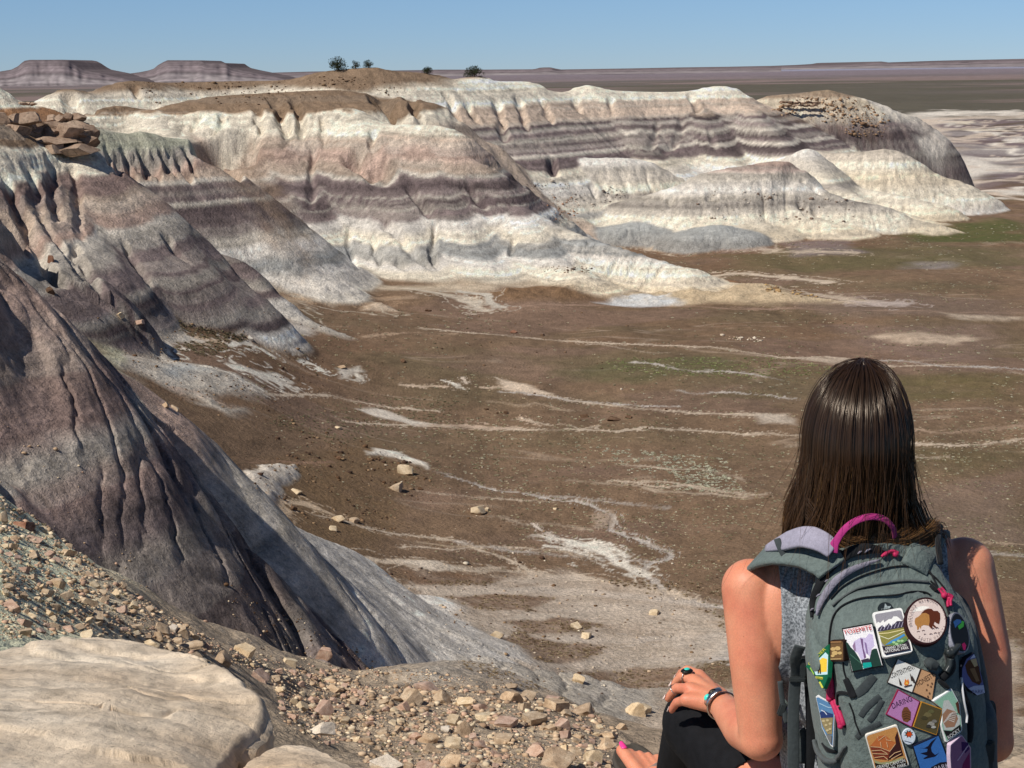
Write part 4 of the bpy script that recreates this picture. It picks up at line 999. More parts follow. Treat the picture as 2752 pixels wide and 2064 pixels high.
# rubble one can count: the larger loose rocks of the slope below the viewpoint
def in_poly(p, poly):
    x, y = p; r = False
    for i in range(len(poly)):
        (ax, ay), (bx, by) = poly[i], poly[(i + 1) % len(poly)]
        if (ay > y) != (by > y) and x < (bx - ax) * (y - ay) / (by - ay) + ax: r = not r
    return r
ZONES = [([(0, 1335), (110, 1400), (230, 1500), (350, 1590), (520, 1690), (620, 1760), (560, 1780), (350, 1715), (170, 1705), (0, 1725)], 75, 'tpct', 'angular tan rock in the rubble above the cream slab', 'rubble rocks above the cream slab'),
         ([(620, 1760), (760, 1800), (900, 1800), (1010, 1860), (990, 1990), (860, 2000), (760, 1940), (740, 1850)], 48, 'ptpc', 'rosy or tan angular rock in the rubble beyond the cream slab', 'rubble rocks beyond the cream slab'),
         ([(1000, 1850), (1150, 1840), (1330, 1860), (1560, 1890), (1660, 1960), (1640, 2064), (990, 2064), (960, 2000)], 85, 'tptc', 'angular sandstone rock in the rubble along the bottom edge', 'rubble rocks along the bottom edge')]
placed = [(h_[0], h_[1], h_[2]) for h_ in HERO]
for poly, nrock, keys, lab, grp in ZONES:
    xs = [p[0] for p in poly]; ys = [p[1] for p in poly]; n_ = 0; tries = 0
    while n_ < nrock and tries < 8000:
        tries += 1
        u, v = RR.uniform(min(xs), max(xs)), RR.uniform(min(ys), max(ys))
        w = min(18 + RR.expovariate(1 / 13.0), 58)
        if not in_poly((u, v), poly) or any(abs(u - a) < (w + c_) * .36 and abs(v - b_) < (w + c_) * .25 for a, b_, c_ in placed): continue
        put_rock(u, v, w, w * RR.uniform(.42, .8), RR.choice(keys), lab, 'rock', 'rock', sub=3 if w > 22 else 2, group=grp, tilt=.5)
        placed.append((u, v, w)); n_ += 1

# ---- masses of small stones and scrub: nobody could count them
def scatter(name, items, verts, faces, label, mat):
    """items: (x, y, z, sx, sy, sz, rot, (r, g, b), variant)"""
    vv, ff, cc = [], [], []; off = 0
    for x, y, z, sx, sy, sz, r, col, k in items:
        v = verts[k % len(verts)]; f = faces[k % len(verts)]
        ca, sa = math.cos(r), math.sin(r)
        p = v * (sx, sy, sz)
        q = np.stack([p[:, 0] * ca - p[:, 1] * sa + x, p[:, 0] * sa + p[:, 1] * ca + y, p[:, 2] + z], 1)
        vv.append(q); ff.append(f + off); off += len(v); cc.append(np.repeat(np.array(col)[None], len(v), 0))
    me = mesh_np(name, np.concatenate(vv), tris=np.concatenate(ff)); set_col(me, np.concatenate(cc))
    return tag(link(name, me, mat, smooth=False), label, kind='stuff')

def tint_mat(name, rough=.9, scale=8.0, var=.25):
    m, nt, b = mat_new(name)
    at = N(nt, 'ShaderNodeAttribute', attribute_name='tint'); geo = N(nt, 'ShaderNodeNewGeometry')
    no = N(nt, 'ShaderNodeTexNoise'); no.inputs['Scale'].default_value = scale; no.inputs['Detail'].default_value = 3; nt.links.new(geo.outputs['Position'], no.inputs['Vector'])
    nt.links.new(mixc(nt, at.outputs['Color'], ramp(nt, no.outputs[0], [(.3, 1 - var), (.7, 1 + var)]), 1.0, 'MULTIPLY'), b.inputs['Base Color'])
    b.inputs['Roughness'].default_value = rough; b.inputs['Specular IOR Level'].default_value = .1
    return m
M_TINT = tint_mat('stone_chips'); M_LEAF = tint_mat('dry_leaves')
SMALL = [rock_shape(900 + k, 1, 8, .08) for k in range(8)]
items = []
def stones(poly, n_, w0, w1, cols, flat=(.35, .75), dens=None):
    xs = [p[0] for p in poly]; ys = [p[1] for p in poly]; c_ = 0; tr = 0
    while c_ < n_ and tr < n_ * 12:
        tr += 1
        u, v = RR.uniform(min(xs), max(xs)), RR.uniform(min(ys), max(ys))
        if not in_poly((u, v), poly): continue
        if dens and vn(np.float32(u / dens), np.float32(v / dens * 1.6), 3) < RR.uniform(-.5, .5): continue
        g_ = hit(u, v); w = min(w0 + RR.expovariate(1 / (w1 - w0)), w1 * 3) * g_.y / F_
        h_ = w * RR.uniform(*flat); col = cols[RR.randrange(len(cols))]; k_ = RR.uniform(.75, 1.15)
        items.append((g_.x, g_.y, ground_z(g_.x, g_.y) + h_ * .15, w, w * RR.uniform(.7, 1.2), h_, RR.uniform(0, 6.28), (col[0] * k_, col[1] * k_, col[2] * k_), RR.randrange(8))); c_ += 1
TANS = [lin(206, 180, 150), lin(190, 162, 132), lin(194, 160, 136), lin(222, 202, 172), lin(170, 142, 116)]
DARKS = [lin(92, 68, 50), lin(110, 84, 62), lin(130, 104, 80), lin(84, 64, 52), lin(150, 124, 96)]
WHITES = [lin(226, 212, 190), lin(206, 190, 168), lin(190, 166, 140)]
stones(ZONES[0][0], 2400, 3, 8, TANS); stones(ZONES[1][0], 1300, 3, 8, TANS); stones(ZONES[2][0], 2400, 3, 9, TANS)
stones([(350, 1600), (620, 1740), (900, 1800), (1150, 1800), (1400, 1850), (1300, 1880), (900, 1850), (600, 1780)], 500, 4, 7, TANS)
stones([(600, 1560), (900, 1700), (1100, 1820), (900, 1800), (640, 1730)], 160, 3, 6, DARKS + TANS)
stones([(700, 1170), (1000, 1170), (1180, 1290), (1150, 1420), (900, 1440), (680, 1330)], 420, 3, 6, DARKS, dens=60)
stones([(250, 850), (620, 880), (900, 960), (1000, 1150), (760, 1200), (520, 1100), (330, 980)], 420, 3, 5, DARKS, dens=70)
stones([(900, 1060), (1750, 1040), (1900, 1200), (1500, 1500), (1000, 1500)], 260, 2.5, 4.5, DARKS + WHITES)
stones([(1000, 1500), (1950, 1500), (1960, 1900), (1250, 1850), (1150, 1700)], 420, 3, 6, WHITES + DARKS)
stones([(620, 830), (1500, 830), (1900, 900), (1700, 1000), (1000, 1000)], 160, 2.5, 4.5, DARKS)
stones([(2050, 778), (2150, 782), (2200, 800), (2140, 812), (2060, 800)], 60, 4, 8, [lin(186, 156, 110), lin(170, 140, 100), lin(130, 104, 76)])
stones([(1930, 895), (2000, 905), (2060, 905), (2040, 920), (1950, 912)], 30, 4, 7, WHITES)
stones([(2060, 300), (2150, 262), (2240, 250), (2330, 280), (2400, 320), (2370, 372), (2290, 372), (2230, 330), (2120, 318)], 380, 3, 6, [lin(160, 130, 102), lin(190, 160, 130), lin(130, 102, 80)], dens=50)
stones([(1460, 530), (1560, 530), (1560, 600), (1490, 600)], 60, 3, 5, [lin(176, 130, 100), lin(140, 106, 82)])
stones([(1380, 480), (1600, 490), (1700, 520), (1600, 560), (1480, 540)], 120, 2.5, 5, [lin(196, 184, 170), lin(120, 108, 100)], dens=40)
stones([(1450, 715), (1600, 715), (1580, 735), (1460, 730)], 70, 3, 5, DARKS)
stones([(1840, 500), (2300, 540), (2300, 600), (1900, 590)], 130, 2.5, 5, [lin(206, 194, 178), lin(130, 110, 96)], dens=40)
stones([(350, 215), (900, 205), (1150, 215), (1200, 245), (700, 285), (420, 280)], 300, 2.5, 4.5, DARKS, dens=50)
stones([(0, 1100), (150, 1150), (400, 1560), (600, 1700), (350, 1600), (0, 1330)], 60, 3, 6, TANS)
scatter('rubble', items, [s_[0] for s_ in SMALL], [s_[1] for s_ in SMALL], 'loose chips and small stones strewn over the slopes', M_TINT)

def tuft(seed, n_=26):
    R = np.random.RandomState(seed); v, f = [], []
    for i in range(n_):
        a = R.rand() * 6.28; r = .5 * math.sqrt(R.rand()); hgt = .35 + .65 * R.rand() * (1 - r)
        p = np.array([math.cos(a) * r, math.sin(a) * r, 0]); t_ = np.array([math.cos(a + R.randn() * .6) * (r + .25 * R.rand()), math.sin(a + R.randn() * .6) * (r + .25 * R.rand()), hgt])
        s_ = np.array([-math.sin(a + R.randn()), math.cos(a + R.randn()), .2]) * .13
        k = len(v); v += [p - s_, p + s_, t_ + s_ * .5, t_ - s_ * .6]; f += [[k, k + 1, k + 2], [k, k + 2, k + 3]]
    return np.array(v), np.array(f)
TUFT = [tuft(k) for k in range(8)]
SAGE = [lin(178, 172, 144), lin(166, 158, 128), lin(190, 176, 148), lin(150, 138, 108), lin(140, 132, 104), lin(196, 190, 166)]
DRY = [lin(150, 140, 116), lin(126, 116, 94), lin(170, 156, 126)]
items = []
def scrub(poly, n_, w0, w1, cols, dens=None, thr=0.0, seed=4):
    xs = [p[0] for p in poly]; ys = [p[1] for p in poly]; c_ = 0; tr = 0
    while c_ < n_ and tr < n_ * 14:
        tr += 1
        u, v = RR.uniform(min(xs), max(xs)), RR.uniform(min(ys), max(ys))
        if not in_poly((u, v), poly): continue
        if dens and float(fbm(np.float32(u / dens), np.float32(v / dens * 2.6), 3, seed)) + RR.uniform(-.35, .35) < thr: continue
        g_ = hit(u, v); i_ = int(np.searchsorted(D, g_.y)); j_ = int(np.searchsorted(S, g_.x / g_.y))
        if WF[min(i_, NR - 1), min(j_, NC - 1)] > .5 or CC[min(i_, NR - 1), min(j_, NC - 1)].sum() > 1.0 and g_.y > 60: continue
        w = RR.uniform(w0, w1) * g_.y / F_; col = cols[RR.randrange(len(cols))]; k_ = RR.uniform(.7, 1.15)
        items.append((g_.x, g_.y, ground_z(g_.x, g_.y) - w * .05, w, w, w * RR.uniform(.3, .5), RR.uniform(0, 6.28), (col[0] * k_, col[1] * k_, col[2] * k_), RR.randrange(8))); c_ += 1
FLOOR = [(560, 900), (900, 830), (1900, 830), (2752, 850), (2752, 1750), (2000, 1750), (1400, 1560), (1100, 1460), (900, 1330), (700, 1150)]
scrub(FLOOR, 3200, 4.5, 8.5, SAGE, 160, .0)
scrub([(1000, 1120), (2752, 1100), (2752, 1560), (1900, 1560), (1400, 1450)], 1800, 5, 9, SAGE, 110, .05, 9)
scrub([(1600, 1200), (1950, 1230), (2000, 1330), (1750, 1310)], 260, 6, 10, [lin(206, 204, 182), lin(190, 188, 164)], 50, .0, 11)
scrub([(1760, 1250), (1900, 1245), (2020, 1330), (1880, 1320)], 160, 6, 10, [lin(206, 204, 182), lin(190, 188, 164)])
scrub([(1620, 960), (2100, 960), (2300, 1000), (2000, 1020), (1650, 1000)], 420, 5, 8, [lin(140, 146, 96), lin(160, 162, 116)])
scrub([(700, 1130), (1000, 1060), (1250, 1080), (1200, 1130), (900, 1200)], 380, 5, 8, [lin(124, 118, 92), lin(140, 132, 104)])
scrub([(170, 800), (420, 850), (700, 900), (560, 960), (300, 900)], 420, 4, 9, [lin(140, 130, 104), lin(116, 106, 82)])
scrub([(180, 850), (330, 880), (330, 920), (220, 900)], 110, 8, 15, [lin(104, 94, 72), lin(84, 76, 58)])
scrub([(1150, 1560), (1960, 1560), (1960, 1880), (1500, 1880), (1250, 1800)], 1300, 5, 10, [lin(150, 132, 106), lin(128, 108, 84), lin(170, 152, 124)], 60, -.05, 14)
scrub([(350, 215), (900, 200), (1150, 210), (1200, 240), (700, 280), (420, 275)], 500, 3, 7, [lin(92, 82, 58), lin(74, 68, 48)], 60, 0, 15) if False else None
scrub(ZONES[0][0], 60, 8, 22, DRY); scrub(ZONES[1][0], 26, 8, 20, DRY); scrub(ZONES[2][0], 60, 8, 22, DRY)
scrub([(1700, 640), (2752, 600), (2752, 830), (1900, 800)], 700, 3, 6, SAGE, 120, .0, 17)
scatter('scrub', items, [t_[0] for t_ in TUFT], [t_[1] for t_ in TUFT], 'low grey-green desert scrub and dry grass dotted over the valley floor', M_LEAF)

# ---- junipers on the skyline
M_BARK = simple_mat('bark', lin(86, 70, 56), .9, .3, 12, .5, 30)
def juniper(u, w, h, label, lean=0.0, seed=1):
    s, _ = st(u, 150); j = int(np.searchsorted(S, s)); r0, r1 = np.searchsorted(D, [440, 560])
    i = r0 + int(np.argmax(Z[r0:r1, j] / D[r0:r1])) - 1
    x, y = s * D[i], float(D[i]); z = ground_z(x, y)
    W, Hh = 1.12 * w / F_ * y, 1.12 * h / F_ * y
    root = empty('juniper_tree', (x, y, z)); tag(root, label, 'tree', 'junipers on the skyline')
    R = np.random.RandomState(seed)
    # trunk with a few limbs
    bm = bmesh.new()
    def limb(a, b, r0_, r1_):
        a, b = Vector(a), Vector(b); d_ = (b - a).normalized(); q_ = d_.to_track_quat('Z', 'Y')
        ring = [[bm.verts.new(p + q_ @ Vector((math.cos(t_) * r, math.sin(t_) * r, 0))) for t_ in [k * 6.283 / 7 for k in range(7)]] for p, r in ((a, r0_), ((a + b) / 2 + Vector(R.randn(3) * r0_ * .4), (r0_ + r1_) / 2), (b, r1_))]
        for p, q2 in zip(ring, ring[1:]):
            for k in range(7): bm.faces.new((p[k], p[(k + 1) % 7], q2[(k + 1) % 7], q2[k]))
    limb((0, 0, -.3), (lean * W * .2, 0, Hh * .45), Hh * .09, Hh * .05)
    for k in range(6):
        a = k * 1.05 + R.rand(); limb((lean * W * .1, 0, Hh * (.15 + .05 * k)), (math.cos(a) * W * .3, math.sin(a) * W * .3, Hh * (.4 + .07 * k)), Hh * .045, Hh * .015)
    me = bpy.data.meshes.new('trunk'); bm.to_mesh(me); bm.free(); o = link('trunk', me, M_BARK); o.parent = root
    # crown: leaf sprays gathered in clumps
    v, f, cl = [], [], []
    for c_ in range(26):
        a, r = R.rand() * 6.28, math.sqrt(R.rand()) * .40
        cz_ = Hh * (.10 + .74 * R.rand()); cc_ = np.array([math.cos(a) * r * W * (1.15 - .4 * cz_ / Hh) + lean * W * .15, math.sin(a) * r * W, cz_]); rad = W * .5 * R.uniform(.3, .46)
        tone = R.uniform(.6, 1.25)
        for k in range(70):
            d_ = R.randn(3); d_ /= np.linalg.norm(d_); p = cc_ + d_ * rad * R.uniform(.55, 1.0) * (1, 1, .8); p[2] = max(p[2], Hh * .05)
            t_ = R.randn(3) * .5 + d_; t_ /= np.linalg.norm(t_); s_ = np.cross(t_, R.randn(3)); s_ /= np.linalg.norm(s_) + 1e-9; ln = W * R.uniform(.03, .06)
            n0 = len(v); v += [p - s_ * ln * .4, p + s_ * ln * .4, p + t_ * ln]; f.append([n0, n0 + 1, n0 + 2]); cl += [np.array(lin(58, 64, 42)) * tone * R.uniform(.7, 1.2)] * 3
    me = mesh_np('crown', np.array(v), tris=np.array(f)); set_col(me, np.array(cl)); o = link('crown', me, M_LEAF, smooth=False); o.parent = root
juniper(906, 46, 32, 'largest round dark juniper bush on the brown hilltop', seed=3)
juniper(955, 22, 20, 'small squarish juniper, middle of the three on the hilltop', seed=5)
juniper(989, 26, 18, 'small round juniper nearest the summit of the hilltop', seed=7)
juniper(1146, 28, 16, 'low juniper just past the summit, half hidden by the slope', seed=9)
juniper(1273, 44, 24, 'wide flat juniper on the shoulder above the white cliffs', seed=11)

# ---- ledges of hard brown rock on the second headland
def outcrop(name, rows, label, key='d', seed=1, cat='outcrop', size=(50, 120)):
    R = np.random.RandomState(seed); vv, ff = [], []; off = 0
    for (u0, u1, v, d0, d1, h_) in rows:
        u = u0
        while u < u1:
            w = R.uniform(*size); dd = d0 + (d1 - d0) * (u - u0) / max(u1 - u0, 1)
            p = wp(u + w / 2, v + R.uniform(-2, 2), dd); sc = dd / F_
            sv, sf = rock_shape(int(R.randint(1, 9999)), 3, 10, .06, .9)
            a = R.uniform(-.25, .25); ca, sa = math.cos(a), math.sin(a)
            q = sv * (w * sc * 1.25, w * sc * 1.0, h_ * sc * R.uniform(.85, 1.35))
            q = np.stack([q[:, 0] * ca - q[:, 1] * sa, q[:, 0] * sa + q[:, 1] * ca, q[:, 2]], 1) + np.array(p)
            vv.append(q); ff.append(sf + off); off += len(sv); u += w * .72
    me = mesh_np(name, np.concatenate(vv), tris=np.concatenate(ff)); o = link(name, me, M_ROCK[key]); me.set_sharp_from_angle(angle=math.radians(34))
    return tag(o, label, cat)
M_ROCK['l'] = rock_mat('ledge_rock', lin(124, 102, 86), lin(162, 138, 118), lin(192, 170, 148), .25, .8, .35)
outcrop('rock_ledge', [(-40, 60, 322, 252, 254, 34), (50, 200, 340, 257, 260, 30), (60, 205, 360, 256, 259, 34), (80, 210, 382, 254, 257, 34), (105, 200, 402, 252, 255, 30), (-40, 60, 350, 249, 251, 36), (150, 205, 352, 256, 258, 40)], 'thick brown layered rock ledge capping the striped headland', 'l', 5)
outcrop('balanced_rock', [(128, 150, 322, 259, 259, 30)], 'reddish brown knob of rock standing on the ledge, smaller of two', 'l', 11, 'boulder', (26, 30))
outcrop('balanced_rock', [(164, 205, 318, 260, 260, 26), (172, 200, 334, 260, 260, 24)], 'wide flat-topped knob of rock standing at the ledge end, larger of two', 'l', 17, 'boulder', (34, 48))
outcrop('rock_ledge', [(2095, 2200, 276, 570, 572, 7), (2110, 2190, 283, 567, 569, 6)], 'broken brown rock ledge on the rocky knob far off', 'l', 21, size=(9, 22))
outcrop('rock_ledge', [(2060, 2110, 306, 561, 562, 6)], 'short crumbling ledge lower down the side of the far rocky knob', 'l', 23, size=(9, 22))
outcrop('rock_ledge', [(50, 92, 278, 330, 330, 10)], 'small reddish rock ledge on the skyline beside the white hill', 'l', 25, size=(14, 26))

# ---- the big boulders at the viewpoint
def slab(name, outline, label, seed, crown=.06, drop=.9, ledges=(), mat=None, nr=120, na=420):
    pts = [np.array(wp(*p)) for p in outline]
    loop = np.array(cat(pts + [pts[0]], 8)[:-1])
    cum = np.concatenate([[0], np.cumsum(np.linalg.norm(np.diff(np.vstack([loop, loop[:1]])[:, :2], axis=0), axis=1))])
    t_ = np.linspace(0, cum[-1], na, endpoint=False); lp = np.vstack([loop, loop[:1]])
    E = np.stack([np.interp(t_, cum, lp[:, i]) for i in range(3)], 1)
    ctr = loop.mean(0)
    Apl = np.c_[loop[:, 0] - ctr[0], loop[:, 1] - ctr[1], np.ones(len(loop))]
    co_, *_ = np.linalg.lstsq(Apl, loop[:, 2], rcond=None)
    rr = np.concatenate([np.linspace(.0, .9, 70) + .004, np.linspace(.91, 1.0, 20), np.ones(nr - 90)])
    P_ = np.zeros((len(rr), na, 3))
    for i, r in enumerate(rr):
        if i < 90:
            q = ctr + (E - ctr) * r
            pz = co_[0] * (q[:, 0] - ctr[0]) + co_[1] * (q[:, 1] - ctr[1]) + co_[2]
            wgt_ = r ** 3
            q[:, 2] = pz * (1 - wgt_) + (ctr[2] * 0 + E[:, 2]) * wgt_ + crown * (1 - r * r) - .035 * max(0, (r - .93) / .07) ** 2
        else:
            k = (i - 89) / (len(rr) - 90)
            out = 1 + .035 * math.sin(k * 2.2) - .10 * k
            q = ctr + (E - ctr) * out; q[:, 2] = E[:, 2] - .035 - drop * k ** 1.2
        P_[i] = q
    x, y, z = P_[..., 0], P_[..., 1], P_[..., 2]
    disp = .030 * fbm(x * 1.6 + seed, y * 1.6, 3, seed) + .010 * fbm(x * 6, y * 6 + z * 5, 4, seed + 3) + .005 * fbm(x * 22, y * 22 + z * 18, 3, seed + 6) - .012 * sstep(.035, .0, np.abs(fbm(x * 1.1 + 4, y * 2.6, 3, seed + 12))) * sstep(.0, .3, fbm(x * .8, y * .8, 2, seed + 14))
    for (ang, off_, hgt, wv) in ledges:                     # low steps where one bed ends on another
        n_ = x * math.sin(ang) + y * math.cos(ang) + wv * fbm(x * .9, y * .9, 3, seed + 20) + .05 * fbm(x * 7, y * 7, 4, seed + 23)
        disp = disp + hgt * sstep(-.006, .006, n_ - off_) * (1 + .8 * fbm(x * 3, y * 3, 2, seed + 27))
    top = np.zeros(len(rr)); top[:90] = 1; top[90:] = np.linspace(1, .2, len(rr) - 90)
    P_[..., 2] += disp * top[:, None]
    side = np.zeros(len(rr)); side[88:] = 1
    rad = (P_ - ctr); rad[..., 2] = 0; rad /= np.linalg.norm(rad, axis=2, keepdims=True) + 1e-9
    sd_ = .05 * fbm(x * 3 + y * 3, z * 9, 4, seed + 9) + .03 * np.sign(np.sin(z * 38 + 3 * fbm(x * 2, y * 2, 2, seed + 4))) * .5
    P_ += rad * (sd_ * side[:, None])[..., None]
    f = grid_quads(len(rr), na, wrap=True)
    return tag(link(name, mesh_np(name, P_.reshape(-1, 3), quads=f), mat), label, 'boulder')
M_SLAB = rock_mat('cream_slab_rock', lin(196, 174, 148), lin(220, 203, 180), lin(234, 223, 205), 1.1, 1.0, .016, 34)
slab('boulder', [(-420, 1800, 4.9), (-150, 1765, 5.2), (0, 1742, 5.4), (170, 1724, 5.6), (330, 1732, 5.6), (450, 1750, 5.5), (545, 1774, 5.3), (620, 1806, 5.1), (690, 1860, 4.85), (722, 1908, 4.65), (712, 1945, 4.5), (660, 1985, 4.35), (628, 2030, 4.2), (600, 2090, 4.0),
                 (560, 2250, 3.5), (350, 2500, 2.9), (-100, 2550, 2.75), (-500, 2300, 3.0), (-560, 2000, 3.8)], 'huge smooth cream sandstone slab with curved bedding steps in the bottom corner', 3, .03, 1.1,
     [(.35, 4.62, .014, .35), (.45, 4.10, .016, .4), (.25, 5.05, .008, .3), (.2, 3.72, .012, .4)], M_SLAB)
slab('boulder', [(640, 2062, 4.02), (668, 2024, 4.15), (715, 1996, 4.3), (790, 1980, 4.4), (850, 1994, 4.35), (905, 2028, 4.2), (960, 2062, 4.1), (1000, 2130, 3.85), (960, 2280, 3.45), (820, 2350, 3.2), (690, 2280, 3.4), (632, 2150, 3.75)],
     'smaller rounded cream boulder split from the huge slab by a dark crack', 8, .03, 1.0, [(.5, 4.0, .012, .2)], M_SLAB)
slab('boulder', [(2640, 2080, 3.9), (2690, 2044, 4.1), (2752, 2026, 4.2), (2850, 2030, 4.2), (2950, 2080, 4.0), (2940, 2300, 3.3), (2760, 2330, 3.2), (2650, 2200, 3.6)], 'pale boulder showing below the sunlit arm at the picture edge', 12, .03, .9, [], M_SLAB)
# the rock the person sits on, and the one under the feet
def flat_rock(x, y, zt, sx, sy, sz, label, var):
    v, f = rock_shape(700 + var, 4, 6, .03, .9)
    v = v * (sx, sy, sz); v[:, 2] = np.minimum(v[:, 2], sz * .28); v[:, 2] -= sz * .28
    o = link('boulder', mesh_np('boulder', v, tris=f), M_SLAB, loc=(x, y, zt)); o.data.set_sharp_from_angle(angle=math.radians(40))
    return tag(o, label, 'boulder')
# ================================================================== THE PERSON
def cap_mesh(bm, a, b, ra, rb):
    t = bmesh.new()
    for p, r in ((a, ra), (b, rb)):
        bmesh.ops.create_icosphere(t, subdivisions=3, radius=r, matrix=Matrix.Translation(Vector(p)))
    g_ = bmesh.ops.convex_hull(t, input=t.verts[:])
    bmesh.ops.delete(t, geom=[e for e in g_['geom_interior'] if isinstance(e, bmesh.types.BMVert)], context='VERTS')
    me = bpy.data.meshes.new('t'); t.to_mesh(me); t.free(); bm.from_mesh(me); bpy.data.meshes.remove(me)


def ell_mesh(bm, c_, r, rot=(0, 0, 0)):
    bmesh.ops.create_icosphere(bm, subdivisions=4, radius=1.0, matrix=Matrix.LocRotScale(Vector(c_), Euler(rot), Vector(r)))


def blob(name, prims, voxel, smooth=8, grow=0.0):
    """one continuous skin over a set of tapered limbs and rounded masses"""
    bm = bmesh.new()
    for p in prims:
        if p[0] == 'c': cap_mesh(bm, p[1], p[2], p[3] + grow, p[4] + grow)
        else: ell_mesh(bm, p[1], tuple(q + grow for q in p[2]), p[3] if len(p) > 3 else (0, 0, 0))
    me = bpy.data.meshes.new(name); bm.to_mesh(me); bm.free()
    o = bpy.data.objects.new('t', me); COL.objects.link(o)
    r = o.modifiers.new('r', 'REMESH'); r.mode = 'VOXEL'; r.voxel_size = voxel
    s = o.modifiers.new('s', 'SMOOTH'); s.factor = .5; s.iterations = smooth
    out = bpy.data.meshes.new_from_object(o.evaluated_get(bpy.context.evaluated_depsgraph_get()))
    bpy.data.objects.remove(o); bpy.data.meshes.remove(me)
    out.name = name
    return out

HC = Vector((.532, 2.462, -.580))                       # centre of the head
TORSO = [('e', (.535, 2.515, -.905), (.148, .100, .165)), ('e', (.545, 2.51, -1.10), (.128, .092, .15)), ('e', (.555, 2.50, -1.255), (.168, .125, .115)),
         ('c', (.535, 2.50, -.745), (.430, 2.50, -.792), .052, .046), ('c', (.535, 2.50, -.745), (.635, 2.50, -.775), .052, .046),
         ('c', (.47, 2.46, -.85), (.48, 2.46, -.99), .055, .055), ('c', (.605, 2.46, -.83), (.595, 2.46, -.99), .055, .055)]
THIGHS = [('c', (.475, 2.50, -1.262), (.318, 2.775, -1.168), .088, .064), ('c', (.318, 2.775, -1.168), (.312, 2.90, -1.315), .060, .056), ('c', (.312, 2.90, -1.315), (.305, 3.045, -1.515), .056, .038),
          ('c', (.64, 2.50, -1.262), (.565, 2.82, -1.185), .088, .062), ('c', (.565, 2.82, -1.185), (.46, 2.93, -1.32), .058, .055), ('c', (.46, 2.93, -1.32), (.345, 3.09, -1.495), .054, .037)]
WR = Vector((.340, 2.655, -1.084))
FING = [  # knuckle, first joint, second joint, tip, radii
    ((.312, 2.742, -1.064), (.296, 2.775, -1.066), (.288, 2.795, -1.080), (.284, 2.806, -1.094), .0088),
    ((.301, 2.716, -1.063), (.285, 2.741, -1.064), (.277, 2.752, -1.077), (.272, 2.757, -1.088), .0090),
    ((.290, 2.690, -1.068), (.272, 2.714, -1.076), (.264, 2.726, -1.092), (.259, 2.732, -1.103), .0086),
    ((.283, 2.664, -1.078), (.269, 2.683, -1.090), (.264, 2.692, -1.103), (.262, 2.698, -1.112), .0078)]
ARM_L = [('c', (.384, 2.50, -.802), (.375, 2.462, -.93), .050, .043), ('c', (.375, 2.462, -.93), (.374, 2.44, -1.055), .043, .036), ('c', (.374, 2.44, -1.055), (.360, 2.52, -1.072), .037, .037),
         ('c', (.360, 2.52, -1.072), tuple(WR), .037, .0235)]
HAND_L = [('c', tuple(WR), k[0], .0195, .0125) for k in FING] + \
         [q for k in FING for q in (('c', k[0], k[1], k[4] + .0018, k[4] + .0006), ('c', k[1], k[2], k[4] + .0004, k[4] - .0004), ('c', k[2], k[3], k[4] - .0004, k[4] - .0018))] + \
         [('c', (.345, 2.70, -1.088), (.336, 2.745, -1.090), .0165, .0125), ('c', (.336, 2.745, -1.090), (.325, 2.775, -1.094), .0115, .0100), ('c', (.325, 2.775, -1.094), (.312, 2.795, -1.101), .0098, .0080)]
ARM_R = [('c', (.684, 2.50, -.785), (.712, 2.465, -.93), .051, .044), ('c', (.712, 2.465, -.93), (.722, 2.445, -1.065), .044, .037), ('c', (.722, 2.445, -1.065), (.69, 2.52, -1.085), .038, .037),
         ('c', (.69, 2.52, -1.085), (.60, 2.665, -1.115), .036, .0235)]
_w = Vector((.60, 2.665, -1.115)); _k = [Vector((.585 - .02 * i, 2.735 - .006 * i * i * .5, -1.112)) for i in range(4)]
HAND_R = []
for i, k in enumerate(_k):
    f1 = k + Vector((-.012, .034, -.004)) * (1, .96, .92, .8)[i]; f2 = f1 + Vector((-.006, .022, -.012)); f3 = f2 + Vector((-.003, .012, -.014)) * (1, 1, 1, .85)[i]
    HAND_R += [('c', tuple(_w), tuple(k), .0195, .0125), ('c', tuple(k), tuple(f1), .0105, .0092), ('c', tuple(f1), tuple(f2), .0090, .0082), ('c', tuple(f2), tuple(f3), .0082, .0068)]
HAND_R += [('c', (.588, 2.69, -1.118), (.555, 2.71, -1.122), .015, .0115), ('c', (.555, 2.71, -1.122), (.535, 2.735, -1.128), .011, .0085)]
def foot(ank, toe, side):
    a, t = Vector(ank), Vector(toe); d_ = (t - a); d_.z = 0; d_.normalize(); r_ = Vector((d_.y, -d_.x, 0)); heel = a - d_ * .035 + Vector((0, 0, -.045)); out = []
    out += [('c', tuple(a), tuple(heel), .037, .030), ('c', tuple(a + Vector((0, 0, -.01))), tuple(a.lerp(t, .62) + Vector((0, 0, -.012))), .034, .024), ('c', tuple(heel), tuple(a.lerp(t, .66) + r_ * .018 * side + Vector((0, 0, -.02))), .028, .018), ('c', tuple(heel), tuple(a.lerp(t, .6) - r_ * .022 * side + Vector((0, 0, -.02))), .028, .018)]
    for i in range(5):
        b = a.lerp(t, .66 - .03 * i) + r_ * side * (.024 - .0135 * i) + Vector((0, 0, -.014)); e = a.lerp(t, 1.0 - .045 * i) + r_ * side * (.026 - .0145 * i) + Vector((0, 0, -.004))
        out.append(('c', tuple(b), tuple(e), .0165 if i == 0 else .0115, .0135 if i == 0 else .0088))
    return out
FEET = foot((.345, 3.09, -1.50), (.243, 3.325, -1.452), -1) + foot((.305, 3.045, -1.52), (.40, 3.27, -1.56), -1)
